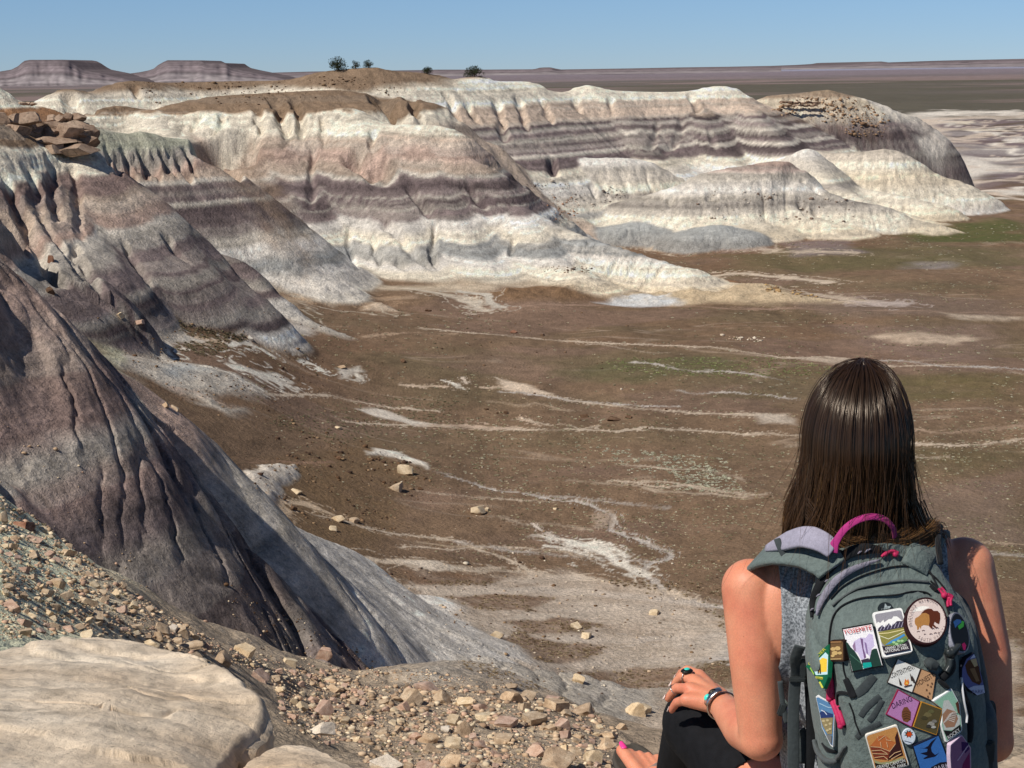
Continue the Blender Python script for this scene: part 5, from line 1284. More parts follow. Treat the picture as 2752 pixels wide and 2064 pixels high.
HEAD = [('c', (.535, 2.492, -.775), (.522, 2.480, -.62), .056, .050), ('e', tuple(HC), (.074, .094, .106), (-.12, 0, 0)), ('e', tuple(HC + Vector((0, .035, -.045))), (.060, .066, .078), (-.1, 0, 0)),
        ('c', tuple(HC + Vector((0, .080, -.075))), tuple(HC + Vector((0, .082, -.098))), .028, .021), ('c', tuple(HC + Vector((0, .094, -.012))), tuple(HC + Vector((0, .108, -.042))), .008, .012),
        ('c', tuple(HC + Vector((-.014, .098, -.068))), tuple(HC + Vector((.014, .098, -.068))), .006, .006), ('c', tuple(HC + Vector((-.012, .097, -.078))), tuple(HC + Vector((.012, .097, -.078))), .007, .007),
        ('c', tuple(HC + Vector((-.045, .082, .006))), tuple(HC + Vector((.045, .082, .006))), .011, .011), ('c', tuple(HC + Vector((-.05, .07, -.04))), tuple(HC + Vector((-.03, .085, -.035))), .016, .014),
        ('c', tuple(HC + Vector((.05, .07, -.04))), tuple(HC + Vector((.03, .085, -.035))), .016, .014),
        ('e', tuple(HC + Vector((-.064, .005, -.02))), (.009, .018, .03), (0, .2, 0)), ('e', tuple(HC + Vector((.064, .005, -.02))), (.009, .018, .03), (0, -.2, 0))]

def wide(prims, k=1.045, arm=1.0):
    fx = lambda p: (p[0] * k, p[1], p[2])
    return [('c', fx(p[1]), fx(p[2]), p[3] * arm, p[4] * arm) if p[0] == 'c' else ('e', fx(p[1])) + tuple(p[2:]) for p in prims]
ARM_L = [('c', (.363, 2.50, -.822), (.366, 2.462, -.93), .049, .043), ('c', (.366, 2.462, -.93), (.374, 2.44, -1.055), .043, .036)] + ARM_L[2:]
TORSO[3] = ('c', (.535, 2.50, -.745), (.416, 2.50, -.812), .050, .044)
ARM_R = [('c', (.690, 2.50, -.792), (.718, 2.465, -.93), .050, .043), ('c', (.718, 2.465, -.93), (.728, 2.445, -1.065), .043, .036), ('c', (.728, 2.445, -1.065), (.69, 2.52, -1.085), .037, .036)] + ARM_R[3:]
TORSO, THIGHS, ARM_L, ARM_R, HAND_L, HAND_R, FEET = [wide(TORSO), wide(THIGHS), wide(ARM_L, arm=.96), wide(ARM_R, arm=.97), wide(HAND_L), wide(HAND_R), wide(FEET)]
FING = [tuple((q[0] * 1.045, q[1], q[2]) for q in k[:4]) + (k[4],) for k in FING]
WR = Vector((WR.x * 1.045, WR.y, WR.z))
HEAD[0] = ('c', (.555, 2.492, -.775), (.536, 2.480, -.62), .056, .050)
def skin_mat():
    m, nt, b = mat_new('sunburnt_skin')
    geo = N(nt, 'ShaderNodeNewGeometry')
    a = N(nt, 'ShaderNodeTexNoise'); a.inputs['Scale'].default_value = 14; a.inputs['Detail'].default_value = 5
    d = N(nt, 'ShaderNodeTexNoise'); d.inputs['Scale'].default_value = 420; d.inputs['Detail'].default_value = 2
    vo = N(nt, 'ShaderNodeTexVoronoi'); vo.inputs['Scale'].default_value = 46
    for n_ in (a, d, vo): nt.links.new(geo.outputs['Position'], n_.inputs['Vector'])
    cc = ramp(nt, a.outputs[0], [(.28, lin(206, 118, 92)), (.45, lin(220, 140, 108)), (.6, lin(226, 152, 118)), (.75, lin(216, 134, 104))])
    cc = mixc(nt, cc, ramp(nt, d.outputs[0], [(.3, .9), (.7, 1.06)]), 1.0, 'MULTIPLY')
    mole = ramp(nt, vo.outputs['Distance'], [(.028, (.45, .32, .28)), (.06, (1, 1, 1))])
    cc = mixc(nt, cc, mole, .55, 'MULTIPLY')
    nt.links.new(cc, b.inputs['Base Color']); b.inputs['Roughness'].default_value = .5; b.inputs['Specular IOR Level'].default_value = .35
    b.inputs['Subsurface Weight'].default_value = .18; b.inputs['Subsurface Radius'].default_value = (.012, .004, .002); b.inputs['Subsurface Scale'].default_value = .6
    bp = N(nt, 'ShaderNodeBump'); bp.inputs['Strength'].default_value = .25; bp.inputs['Distance'].default_value = .001
    nt.links.new(d.outputs[0], bp.inputs['Height']); nt.links.new(bp.outputs[0], b.inputs['Normal'])
    return m
M_SKIN = skin_mat()
LATS = [('e', (.428, 2.484, -.875), (.056, .050, .095)), ('e', (.690, 2.484, -.855), (.056, .050, .095))]
person = empty('person', (.55, 2.5, -1.37))
tag(person, 'long-haired person seated with their back to us in grey tank top and black leggings', 'person')
body = link('body', blob('body', TORSO + LATS + THIGHS + ARM_L + HAND_L + ARM_R + HAND_R + FEET + HEAD, .0034, 5), M_SKIN, person)

# ---- tank top and leggings follow the body
def cut(me, keep):
    bm = bmesh.new(); bm.from_mesh(me)
    bmesh.ops.delete(bm, geom=[f for f in bm.faces if not keep(f.calc_center_median())], context='FACES')
    bm.to_mesh(me); bm.free(); return me

def hem(me, n=10):
    bm = bmesh.new(); bm.from_mesh(me)
    for _ in range(n):
        new = {}
        for v in bm.verts:
            if v.is_boundary:
                nb = [e.other_vert(v).co for e in v.link_edges if e.is_boundary]
                if nb: new[v] = v.co * .4 + sum(nb, Vector()) / len(nb) * .6
        for v, c_ in new.items(): v.co = c_
    bm.to_mesh(me); bm.free(); return me

def tank_keep(p):
    if p.z < -1.27: return False
    if p.z > -.975:
        u = (p.x / 1.045 - .54)
        wdt = .118 + .04 * sstep(-.90, -.955, p.z) - (.025 if p.z > -.84 else 0) * 1.0
        return abs(u + (.006 if u > 0 else .022)) < .118 + .045 * float(sstep(-.93, -.975, np.float32(p.z))) and p.z < -.70
    return True
def heather():
    m, nt, b = mat_new('grey_heather_jersey')
    geo = N(nt, 'ShaderNodeNewGeometry')
    a = N(nt, 'ShaderNodeTexNoise'); a.inputs['Scale'].default_value = 260; a.inputs['Detail'].default_value = 3; a.inputs['Roughness'].default_value = .7
    d = N(nt, 'ShaderNodeTexNoise'); d.inputs['Scale'].default_value = 24; d.inputs['Detail'].default_value = 3
    for n_ in (a, d): nt.links.new(geo.outputs['Position'], n_.inputs['Vector'])
    cc = ramp(nt, a.outputs[0], [(.36, lin(92, 96, 100)), (.5, lin(138, 142, 146)), (.62, lin(176, 180, 184))])
    nt.links.new(cc, b.inputs['Base Color']); b.inputs['Roughness'].default_value = .95; b.inputs['Specular IOR Level'].default_value = .1
    bp = N(nt, 'ShaderNodeBump'); bp.inputs['Strength'].default_value = .5; bp.inputs['Distance'].default_value = .012
    nt.links.new(d.outputs[0], bp.inputs['Height']); nt.links.new(bp.outputs[0], b.inputs['Normal'])
    return m
tk = link('tank_top', hem(cut(blob('tank_top', TORSO + LATS, .0035, 8, .0085), tank_keep), 14), heather(), person)
so = tk.modifiers.new('thickness', 'SOLIDIFY'); so.thickness = .002
M_LEG = simple_mat('black_stretch_cotton', lin(20, 20, 23), .85, .3, 60, .35, 700, coords='Object', spec=.2)
lg = link('leggings', cut(blob('leggings', TORSO[1:3] + THIGHS, .0045, 6, .0045), lambda p: (p.z < -1.19 or p.y > 2.585) and not (p.y > 2.98 and p.z < -1.47)), M_LEG, person)
so = lg.modifiers.new('thickness', 'SOLIDIFY'); so.thickness = .002
# seam down the outside of the near leg
def tube(pts, r, n=8, closed=False):
    P_ = [Vector(p) for p in pts]; rings = []; up = Vector((0, 0, 1))
    for i, p in enumerate(P_):
        t_ = (P_[(i + 1) % len(P_)] - P_[i - 1]) if closed else (P_[min(i + 1, len(P_) - 1)] - P_[max(i - 1, 0)])
        t_.normalize(); a = t_.cross(up) if abs(t_.dot(up)) < .95 else t_.cross(Vector((1, 0, 0))); a.normalize(); b = t_.cross(a)
        rr = r[i] if hasattr(r, '__len__') else r
        rings.append([p + a * math.cos(k * 2 * math.pi / n) * rr + b * math.sin(k * 2 * math.pi / n) * rr for k in range(n)])
    v = [q for ring in rings for q in ring]; f = []
    m = len(rings)
    for i in range(m if closed else m - 1):
        for k in range(n): f.append((i * n + k, i * n + (k + 1) % n, ((i + 1) % m) * n + (k + 1) % n, ((i + 1) % m) * n + k))
    caps = [] if closed else [tuple(range(n))[::-1], tuple(range((m - 1) * n, m * n))]
    me = bpy.data.meshes.new('tube'); me.from_pydata([tuple(q) for q in v], [], f + caps); me.update(); return me

def sweep(pts, w, th, normals=None):
    """a flat strap along points; width across, th thick"""
    P_ = [Vector(p) for p in pts]; v, f = [], []
    for i, p in enumerate(P_):
        t_ = (P_[min(i + 1, len(P_) - 1)] - P_[max(i - 1, 0)]).normalized(); n_ = Vector(normals[i]) if normals else Vector((0, -1, .3))
        a = t_.cross(n_).normalized(); n2 = a.cross(t_).normalized(); ww = w[i] if hasattr(w, '__len__') else w
        prof = [(-.5, -.5), (-.5, .2), (-.42, .5), (.42, .5), (.5, .2), (.5, -.5)]
        v += [p + a * ww * x_ + n2 * th * z_ for x_, z_ in prof]
    n = 6
    for i in range(len(P_) - 1):
        for k in range(n): f.append((i * n + k, i * n + (k + 1) % n, (i + 1) * n + (k + 1) % n, (i + 1) * n + k))
    f += [tuple(range(n))[::-1], tuple(range((len(P_) - 1) * n, len(P_) * n))]
    me = bpy.data.meshes.new('strap'); me.from_pydata([tuple(q) for q in v], [], f); me.update(); return me

def spl(pts, k=8): return [Vector(p) for p in cat([np.array(p, float) for p in pts], k)]

# ---- nails, rings, bracelet
def nail(p, d_, up, s, mat, name='nail'):
    d_ = Vector(d_).normalized(); up = Vector(up); up = (up - d_ * up.dot(d_)).normalized(); x_ = d_.cross(up)
    v, f = [], []
    for i in range(5):
        for j in range(5):
            a, b = (i - 2) / 2, (j - 2) / 2; k = 1 - .25 * max(0, b) * abs(a)
            v.append(tuple(Vector(p) + x_ * a * s * .62 * k + d_ * b * s * (1 - .2 * a * a) + up * s * (.25 - .28 * a * a)))
    for i in range(4):
        for j in range(4): f.append((i * 5 + j, i * 5 + j + 1, (i + 1) * 5 + j + 1, (i + 1) * 5 + j))
    me = bpy.data.meshes.new(name); me.from_pydata(v, [], f); me.update(); o = link(name, me, mat, person)
    s_ = o.modifiers.new('t', 'SOLIDIFY'); s_.thickness = .0006; return o
M_NAIL = simple_mat('pale_nail', lin(240, 214, 204), .25, .05)
M_PINK = simple_mat('pink_nail_varnish', lin(255, 70, 150), .25, .05)
for k in FING:
    a, b = Vector(k[2]), Vector(k[3]); d_ = (b - a).normalized(); up = Vector((-.35, -.15, .9))
    nail(b + d_ * .001 + (up - d_ * up.dot(d_)).normalized() * (k[4] - .0022), d_, up, .0062, M_NAIL)
M_SILVER = simple_mat('tarnished_silver', lin(196, 190, 186), .28, .35, 120, .4, 300, metal=1.0)
M_DARKMETAL = simple_mat('dark_oxidised_setting', lin(52, 50, 46), .4, .4, 150, .5, 400, metal=.8)
M_TURQ = simple_mat('turquoise_stone', lin(64, 214, 196), .35, .18, 90)
def ring_on(k, t_, r, rad, mat, name):
    a, b = Vector(k[0]), Vector(k[1]); p = a.lerp(b, t_); d_ = (b - a).normalized(); x_ = d_.cross(Vector((0, 0, 1))).normalized(); z_ = x_.cross(d_)
    return p, d_, x_, z_, link(name, tube([p + x_ * math.cos(t) * rad + z_ * math.sin(t) * rad for t in np.linspace(0, 2 * math.pi, 24, endpoint=False)], r, 8, True), mat, person)
p, d_, x_, z_, rg = ring_on(FING[1], .62, .0016, .0112, M_SILVER, 'ring'); tag(rg, 'wide dark ring with a turquoise stone')
bm = bmesh.new()
bmesh.ops.create_uvsphere(bm, u_segments=20, v_segments=10, radius=1, matrix=Matrix.Translation(p + z_ * .0125) @ Matrix((x_, d_, z_)).transposed().to_4x4() @ Matrix.Diagonal((.0115, .0105, .0042, 1)))
me = bpy.data.meshes.new('setting'); bm.to_mesh(me); bm.free(); st_ = link('setting', me, M_DARKMETAL, rg)
bm = bmesh.new()
bmesh.ops.create_uvsphere(bm, u_segments=18, v_segments=10, radius=1, matrix=Matrix.Translation(p + z_ * .0160 - d_ * .0005) @ Matrix((x_, d_, z_)).transposed().to_4x4() @ Matrix.Diagonal((.0055, .0050, .0026, 1)))
me = bpy.data.meshes.new('stone'); bm.to_mesh(me); bm.free(); link('stone', me, M_TURQ, rg)
_, _, _, _, rg2 = ring_on((FING[2][1], FING[2][2]), .2, .0009, .0094, M_SILVER, 'ring'); tag(rg2, 'thin silver ring')
# bracelet: an open cuff with a shaped silver plate
e_, w_ = Vector((.376, 2.52, -1.072)), WR; d_ = (w_ - e_).normalized(); p = w_ - d_ * .012; x_ = d_.cross(Vector((0, 0, 1))).normalized(); z_ = x_.cross(d_)
R_ = .0275
br = link('bracelet', tube([p + x_ * math.cos(t) * R_ + z_ * math.sin(t) * R_ * .92 + d_ * .004 * math.sin(t * 2) for t in np.linspace(0, 2 * math.pi, 36, endpoint=False)], .0017, 8, True), M_SILVER, person); tag(br, 'silver cuff bracelet with a turquoise stone')
front = Vector((-.30, -.80, .52)); front = (front - d_ * front.dot(d_)).normalized(); sx = d_.cross(front).normalized()
def plate(name, cen, half, bulge, mat, parent, n=9):
    v, f = [], []
    for i in range(n):
        for j in range(n):
            a, b = (i / (n - 1) * 2 - 1), (j / (n - 1) * 2 - 1); e2 = (1 - .22 * a * a)
            q = cen + sx * a * half[0] + d_ * b * half[1] * e2; rel = q - p; al = d_ * rel.dot(d_); rad = (rel - al).normalized()
            v.append(tuple(p + al + rad * (R_ + .0028 + bulge * (1 - b * b) * (1 - .5 * a * a))))
    for i in range(n - 1):
        for j in range(n - 1): f.append((i * n + j, i * n + j + 1, (i + 1) * n + j + 1, (i + 1) * n + j))
    me = bpy.data.meshes.new(name); me.from_pydata(v, [], f); me.update(); o = link(name, me, mat, parent); s_ = o.modifiers.new('t', 'SOLIDIFY'); s_.thickness = .0022; return o
plate('plate', p + front * R_, (.019, .0115), .003, M_SILVER, br)
plate('stone', p + front * R_ - sx * .007 + d_ * .001, (.0045, .0045), .0062, M_TURQ, br, 7)
plate('stone', p + front * R_ + sx * .004, (.0055, .0042), .0060, M_DARKMETAL, br, 7)

# ---- sandals
M_SOLE = simple_mat('sandal_rubber', lin(74, 68, 60), .8, .2, 50, .4, 300)
M_STRAP = simple_mat('taupe_webbing', lin(150, 132, 122), .85, .15, 300, .5, 900)
def sandal(ank, toe, side, label):
    a, t = Vector(ank), Vector(toe); f_ = (t - a); L = f_.length; f_.normalize(); r_ = Vector((f_.y, -f_.x, 0)).normalized(); n_ = r_.cross(f_).normalized()
    if n_.z < 0: n_ = -n_
    prof = [(-.22, .030), (-.19, .036), (0, .036), (.35, .038), (.65, .048), (.85, .051), (1.0, .046), (1.08, .034), (1.13, .015)]
    pr = cat([np.array(q) for q in prof], 3); v, f = [], []
    base = a - n_ * .052
    for s_, w in pr:
        lift = .010 * max(0, (s_ - .6)) ** 2 * 4
        c_ = base.lerp(t - n_ * .028, max(0, min(1, (s_ + .2) / 1.2))); c_ = base + f_ * (s_ * L) + n_ * lift
        tz = (t - n_ * .020 - base).dot(n_) * max(0, s_); c_ = c_ + n_ * tz * .6
        for sg, zz in ((-1, 0), (-1.03, .010), (-.97, .017), (-.85, .014), (.85, .014), (.97, .017), (1.03, .010), (1, 0)):
            v.append(tuple(c_ + r_ * w * sg + n_ * (zz - .012)))
    n = 8; m_ = len(pr)
    for i in range(m_ - 1):
        for k in range(n): f.append((i * n + k, i * n + (k + 1) % n, (i + 1) * n + (k + 1) % n, (i + 1) * n + k))
    f += [tuple(range(n))[::-1], tuple(range((m_ - 1) * n, m_ * n))]
    me = bpy.data.meshes.new('sandal'); me.from_pydata(v, [], f); me.update(); so_ = link('sandal', me, M_SOLE, person); tag(so_, label)
    for s_, hgt, wd in ((.66, .030, .024), (.36, .052, .024)):
        q = a.lerp(t, s_); pts = [q + r_ * .050 * math.cos(t_) * (1 if s_ > .5 else .92) + n_ * (-.026 + hgt * math.sin(t_)) + f_ * .012 * math.sin(t_ * 2 + .6) for t_ in np.linspace(.0, math.pi, 16)]
        link('strap', sweep(pts, wd, .003, [n_ * math.sin(t_) + r_ * math.cos(t_) for t_ in np.linspace(.0, math.pi, 16)]), M_STRAP, so_)
    return r_, n_, f_
r_, n_, f_ = sandal((.3605, 3.09, -1.50), (.254, 3.325, -1.452), -1, 'dark sandal with taupe straps on the raised foot')
t_ = Vector((.254, 3.325, -1.452)) + r_ * -.026 + Vector((0, 0, -.004))
o = nail(t_ + n_ * .0125, f_ * .8 + n_ * .15, n_ - f_ * .45, .0115, M_PINK, 'toenail'); tag(o, 'bright pink varnished toenail')
sandal((.319, 3.045, -1.52), (.418, 3.27, -1.56), -1, 'dark sandal on the foot behind')

# ---- hair
def hair_mat():
    m, nt, b = mat_new('brown_hair')
    at = N(nt, 'ShaderNodeAttribute', attribute_name='tint'); nt.links.new(at.outputs['Color'], b.inputs['Base Color'])
    b.inputs['Roughness'].default_value = .30; b.inputs['Specular IOR Level'].default_value = .75; b.inputs['Specular Tint'].default_value = (1.0, .86, .72, 1)
    return m
R = np.random.RandomState(42)
hv, hf, hc = [], [], []; hoff = 0
def strand(path, r0, c0, c1, pw=2.0):
    global hoff
    path = np.asarray(path); n = len(path); t_ = np.gradient(path, axis=0); t_ /= np.linalg.norm(t_, axis=1)[:, None] + 1e-9
    ref = R.randn(3); a = np.cross(t_, ref); a /= np.linalg.norm(a, axis=1)[:, None] + 1e-9; b = np.cross(t_, a)
    s_ = np.linspace(0, 1, n)[:, None]; rad = r0 * (1 - .75 * s_ ** 3)
    ring = np.stack([path + a * rad, path + (-.5 * a + .866 * b) * rad, path + (-.5 * a - .866 * b) * rad], 1).reshape(-1, 3)
    hv.append(ring); hc.append(np.repeat(np.array(c0) * (1 - s_ ** pw) + np.array(c1) * s_ ** pw, 3, 0))
    hf.append(grid_quads(n, 3, wrap=True) + hoff); hoff += n * 3
AX = np.array([.079, .108, .118]); C0 = np.array(HC) + (0, -.004, .004)
DK, MD, LT, GO = np.array(lin(36, 25, 18)), np.array(lin(58, 40, 28)), np.array(lin(104, 72, 45)), np.array(lin(184, 138, 82))
def hairline(th, lay, length, jit, seed_=0):
    """from the crown over the skull and straight down; th: 0 = back of the head, +-90 the sides"""
    n1, n2 = 10, 11
    dx, dy = math.sin(th), -math.cos(th)
    ph = np.linspace(.02, 1.62, n1) 
    ax = AX * (1 + lay)
    top = np.stack([C0[0] + np.sin(ph) ** .82 * dx * ax[0] + (1 - np.sin(ph)) * .012, C0[1] + np.sin(ph) ** .82 * dy * ax[1] + .018 * (1 - np.sin(ph)), C0[2] + np.cos(ph) * ax[2]], 1)
    e = top[-1]; s_ = np.linspace(0, 1, n2 + 1)[1:]
    spread = 1 + .20 * s_ * (1 if abs(th) > .5 else .6)
    wave = .006 * np.sin(s_ * 5 + seed_) * s_
    x = C0[0] + (e[0] - C0[0]) * spread + wave + jit[0] * s_; y = C0[1] + (e[1] - C0[1]) * (1 - .22 * s_ * (1 if abs(th) < 1 else .2)) + jit[1] * s_
    z = e[2] - length * s_
    return np.concatenate([top, np.stack([x, y, z], 1)])
CL = [(R.randn() * .010, R.randn() * .006, R.randn() * .020, R.uniform(.8, 1.2), R.uniform(-.3, .3)) for _ in range(120)]
for i in range(8200):
    th = R.uniform(-1.95, 1.95); lay = R.uniform(-.015, .02)
    kc = int((th + 2) * 13); tc_ = (kc + .5) / 13 - 2; cx_, cy_, cl_, ct_, cw_ = CL[kc]
    ln = (.146 if th < -.6 else .146 if th < .6 else .126) + cl_ + .014 * R.randn()
    A_ = hairline(th, lay, ln, R.randn(2) * .003, 0); B_ = hairline(tc_, lay, ln, (cx_, cy_), 0)
    s_ = np.clip((np.arange(len(A_)) - 8) / (len(A_) - 9), 0, 1)[:, None]; wv = s_ * np.sin(s_ * 5 + cw_ * 9) * cw_ * .02
    P_ = A_ * (1 - s_ * .7) + B_ * s_ * .7; P_[:, 0:1] += wv; P_[:, 1:2] += .018 * s_ ** 2
    base = (DK + (MD - DK) * R.rand() * .6) * ct_; tip = (MD + (LT - MD) * R.rand()) * ct_
    if R.rand() < (.05 if th < -.2 else .13): tip = GO * R.uniform(.6, 1.0)
    strand(P_, R.uniform(.0006, .0011), base * R.uniform(.9, 1.12), tip * R.uniform(.85, 1.15), 2.4)
# the ends are swept across above the pack
for i in range(1500):
    s_ = np.linspace(0, 1, 16); k = R.rand(); lvl = R.uniform(0, 1)
    x0, x1 = .448 + .08 * R.rand(), .555 + .10 * R.rand()
    x = x0 + (x1 - x0) * s_; z = -.690 - .050 * lvl - .024 * np.sin(s_ * math.pi * .9 + .2) * (1 - lvl * .5) + .012 * s_ ** 2 + .05 * (1 - s_) ** 3
    y = 2.356 - .010 * np.sin(s_ * math.pi) + .055 * (1 - s_) ** 2 + .040 * s_ ** 2 + .014 * k
    c_ = LT + (GO - LT) * R.rand() * (.8 if R.rand() < .35 else .25)
    strand(np.stack([x, y, z], 1), R.uniform(.0007, .0011), MD * R.uniform(.8, 1.2), c_ * R.uniform(.7, 1.1), .7)
# locks resting on the far shoulder
for i in range(500):
    s_ = np.linspace(0, 1, 14); x = .600 + .055 * s_ + .012 * R.randn(); z = -.665 - .075 * s_ - .01 * np.sin(s_ * 6) + .006 * R.randn(); y = 2.405 + .05 * s_ ** 2 + .01 * R.randn()
    strand(np.stack([x + 0 * s_, y + 0 * s_, z], 1), R.uniform(.0007, .0011), DK * R.uniform(.9, 1.3), MD * R.uniform(.8, 1.3))
# a few flyaways
for i in range(200):
    th = R.uniform(-1.7, 1.7); p_ = hairline(th, R.uniform(.05, .12), R.uniform(.18, .25), R.randn(2) * .03, i); strand(p_, .00035, MD, LT)
for i in range(5):
    s_ = np.linspace(0, 1, 18); strand(np.stack([.625 + .018 * np.sin(s_ * 7 + i) + .03 * s_, 2.40 + 0 * s_, -.72 - .10 * s_], 1), .00045, MD, LT)
# a dark mass below the strands so that no light passes through
n1, n2 = 22, 40; core = np.zeros((n1 + 12, n2, 3))
for j, th in enumerate(np.linspace(-2.0, 2.0, n2)):
    q = hairline(th, -.05, .136 if th < .7 else .108, (0, 0)); tt = np.linspace(0, 1, n1 + 12); src_ = np.linspace(0, 1, len(q))
    core[:, j] = np.stack([np.interp(tt, src_, q[:, k]) for k in range(3)], 1)
hv.append(core.reshape(-1, 3)); hc.append(np.repeat(DK[None] * .6, core.shape[0] * n2, 0)); hf.append(grid_quads(n1 + 12, n2) + hoff); hoff += core.shape[0] * n2
me = mesh_np('hair', np.concatenate(hv), quads=np.concatenate(hf)); set_col(me, np.concatenate(hc))
hair = link('hair', me, hair_mat(), person)
flat_rock(.57, 2.47, -1.375, .75, .72, .7, 'pale rock that the person sits on', 3)
flat_rock(.36, 3.17, -1.585, .55, .34, .6, 'low rock under the sandals', 9)
# ================================================================== THE BACKPACK
def fabric_mat(name, col, var=.12, wr=.9, weave=1500.0):
    m, nt, b = mat_new(name)
    geo = N(nt, 'ShaderNodeNewGeometry')
    a = N(nt, 'ShaderNodeTexNoise'); a.inputs['Scale'].default_value = 22; a.inputs['Detail'].default_value = 6; a.inputs['Distortion'].default_value = 1.2
    mp = N(nt, 'ShaderNodeMapping'); mp.inputs['Scale'].default_value = (1.0, 1.0, .55); mp.inputs['Rotation'].default_value = (0, .6, 0)
    nt.links.new(geo.outputs['Position'], mp.inputs['Vector']); nt.links.new(mp.outputs[0], a.inputs['Vector'])
    d = N(nt, 'ShaderNodeTexNoise'); d.inputs['Scale'].default_value = weave; d.inputs['Detail'].default_value = 2; nt.links.new(geo.outputs['Position'], d.inputs['Vector'])
    e = N(nt, 'ShaderNodeTexNoise'); e.inputs['Scale'].default_value = 160; e.inputs['Detail'].default_value = 4; nt.links.new(geo.outputs['Position'], e.inputs['Vector'])
    cc = mixc(nt, col, ramp(nt, e.outputs[0], [(.3, 1 - var), (.7, 1 + var)]), 1.0, 'MULTIPLY')
    cc = mixc(nt, cc, ramp(nt, d.outputs[0], [(.3, .85), (.7, 1.12)]), 1.0, 'MULTIPLY')
    nt.links.new(cc, b.inputs['Base Color']); b.inputs['Roughness'].default_value = .78; b.inputs['Specular IOR Level'].default_value = .25
    b.inputs['Sheen Weight'].default_value = .08
    s = N(nt, 'ShaderNodeMath', operation='MULTIPLY_ADD'); nt.links.new(e.outputs[0], s.inputs[0]); s.inputs[1].default_value = .3; nt.links.new(a.outputs[0], s.inputs[2])
    bp = N(nt, 'ShaderNodeBump'); bp.inputs['Strength'].default_value = wr; bp.inputs['Distance'].default_value = .008
    nt.links.new(s.outputs[0], bp.inputs['Height']); nt.links.new(bp.outputs[0], b.inputs['Normal'])
    return m
M_PACK = fabric_mat('slate_green_nylon', lin(102, 113, 109))
M_PACK2 = fabric_mat('dark_grey_nylon', lin(82, 87, 87), wr=.6)
M_WEB = fabric_mat('black_webbing', lin(60, 66, 67), wr=.3)
M_BLACK = fabric_mat('zipper_black', lin(20, 21, 24), wr=.3)
M_LILAC = fabric_mat('lilac_mesh', lin(158, 153, 168), .12, .2, 700)
M_LINING = fabric_mat('grey_lining', lin(134, 130, 142), .2, .9)
M_MAG = fabric_mat('magenta_webbing', lin(172, 48, 118), .1, .2)
M_CORD = simple_mat('raspberry_cord', lin(186, 34, 84), .6, .2, 200, .4, 900)
M_PLAST = simple_mat('dark_plastic', lin(54, 58, 58), .35, .15, 60, .15, 300)
M_PATCH = tint_mat('embroidery', .8, 900, .16)
pack = empty('backpack', (.60, 2.36, -1.34))
tag(pack, 'grey-green hiking backpack covered in colourful park patches, worn by the seated person', 'backpack')

def shell(name, rows, dmid, depth, ex=.62, mat=M_PACK, wr=.004, seed=1, nphi=72, sub=6):
    """rows: (v, left u, right u) outline as seen at distance dmid; depth(k) how far it bulges towards us at height k of 0..1"""
    vs = np.array([r[0] for r in rows], float); ls = np.array([r[1] for r in rows], float); rs = np.array([r[2] for r in rows], float)
    nv = (len(rows) - 1) * sub + 1
    k = np.linspace(0, 1, nv); kv = np.linspace(0, 1, len(rows))
    def sm(y): 
        out = np.interp(k, kv, y); q = np.convolve(np.pad(out, 3, mode='edge'), np.ones(7) / 7, 'valid'); q[0] = out[0]; q[-1] = out[-1]; return q
    vv, ll, rr = np.interp(k, kv, vs), sm(ls), sm(rs)
    co = np.zeros((nv, nphi, 3))
    for i in range(nv):
        kk = (vv[i] - vs[0]) / (vs[-1] - vs[0]); dp = depth(kk, vv[i]); dm = dmid(vv[i]) if callable(dmid) else dmid
        pl, pr = wp(ll[i], vv[i], dm), wp(rr[i], vv[i], dm)
        c_ = (pl + pr) / 2; hw = (pr - pl) / 2
        for j in range(nphi):
            a = 2 * math.pi * j / nphi; sx_, cy_ = math.sin(a), math.cos(a)
            X_ = math.copysign(abs(sx_) ** ex, sx_); Y_ = math.copysign(abs(cy_) ** ex, cy_)
            yy = -dp * Y_ if Y_ > 0 else -.02 * Y_
            co[i, j] = (c_.x + hw.x * X_, c_.y + yy, c_.z + hw.z * X_)
    x, z = co[..., 0], co[..., 2]
    w = wr * (fbm(x * 16 + z * 9, z * 11 - x * 7, 3, seed) + .7 * (np.abs(fbm(x * 9 - z * 6, z * 20 + x * 8, 2, seed + 4)) - .3))
    cen = co.mean(1, keepdims=True); rad = co - cen; rad /= np.linalg.norm(rad, axis=2, keepdims=True) + 1e-9
    co += rad * w[..., None]
    me = mesh_np(name, np.concatenate([co.reshape(-1, 3), co[0].mean(0)[None], co[-1].mean(0)[None]]), quads=grid_quads(nv, nphi, wrap=True),
                 tris=[(nv * nphi, (j + 1) % nphi, j) for j in range(nphi)] + [(nv * nphi + 1, (nv - 1) * nphi + j, (nv - 1) * nphi + (j + 1) % nphi) for j in range(nphi)])
    return link(name, me, mat, pack)

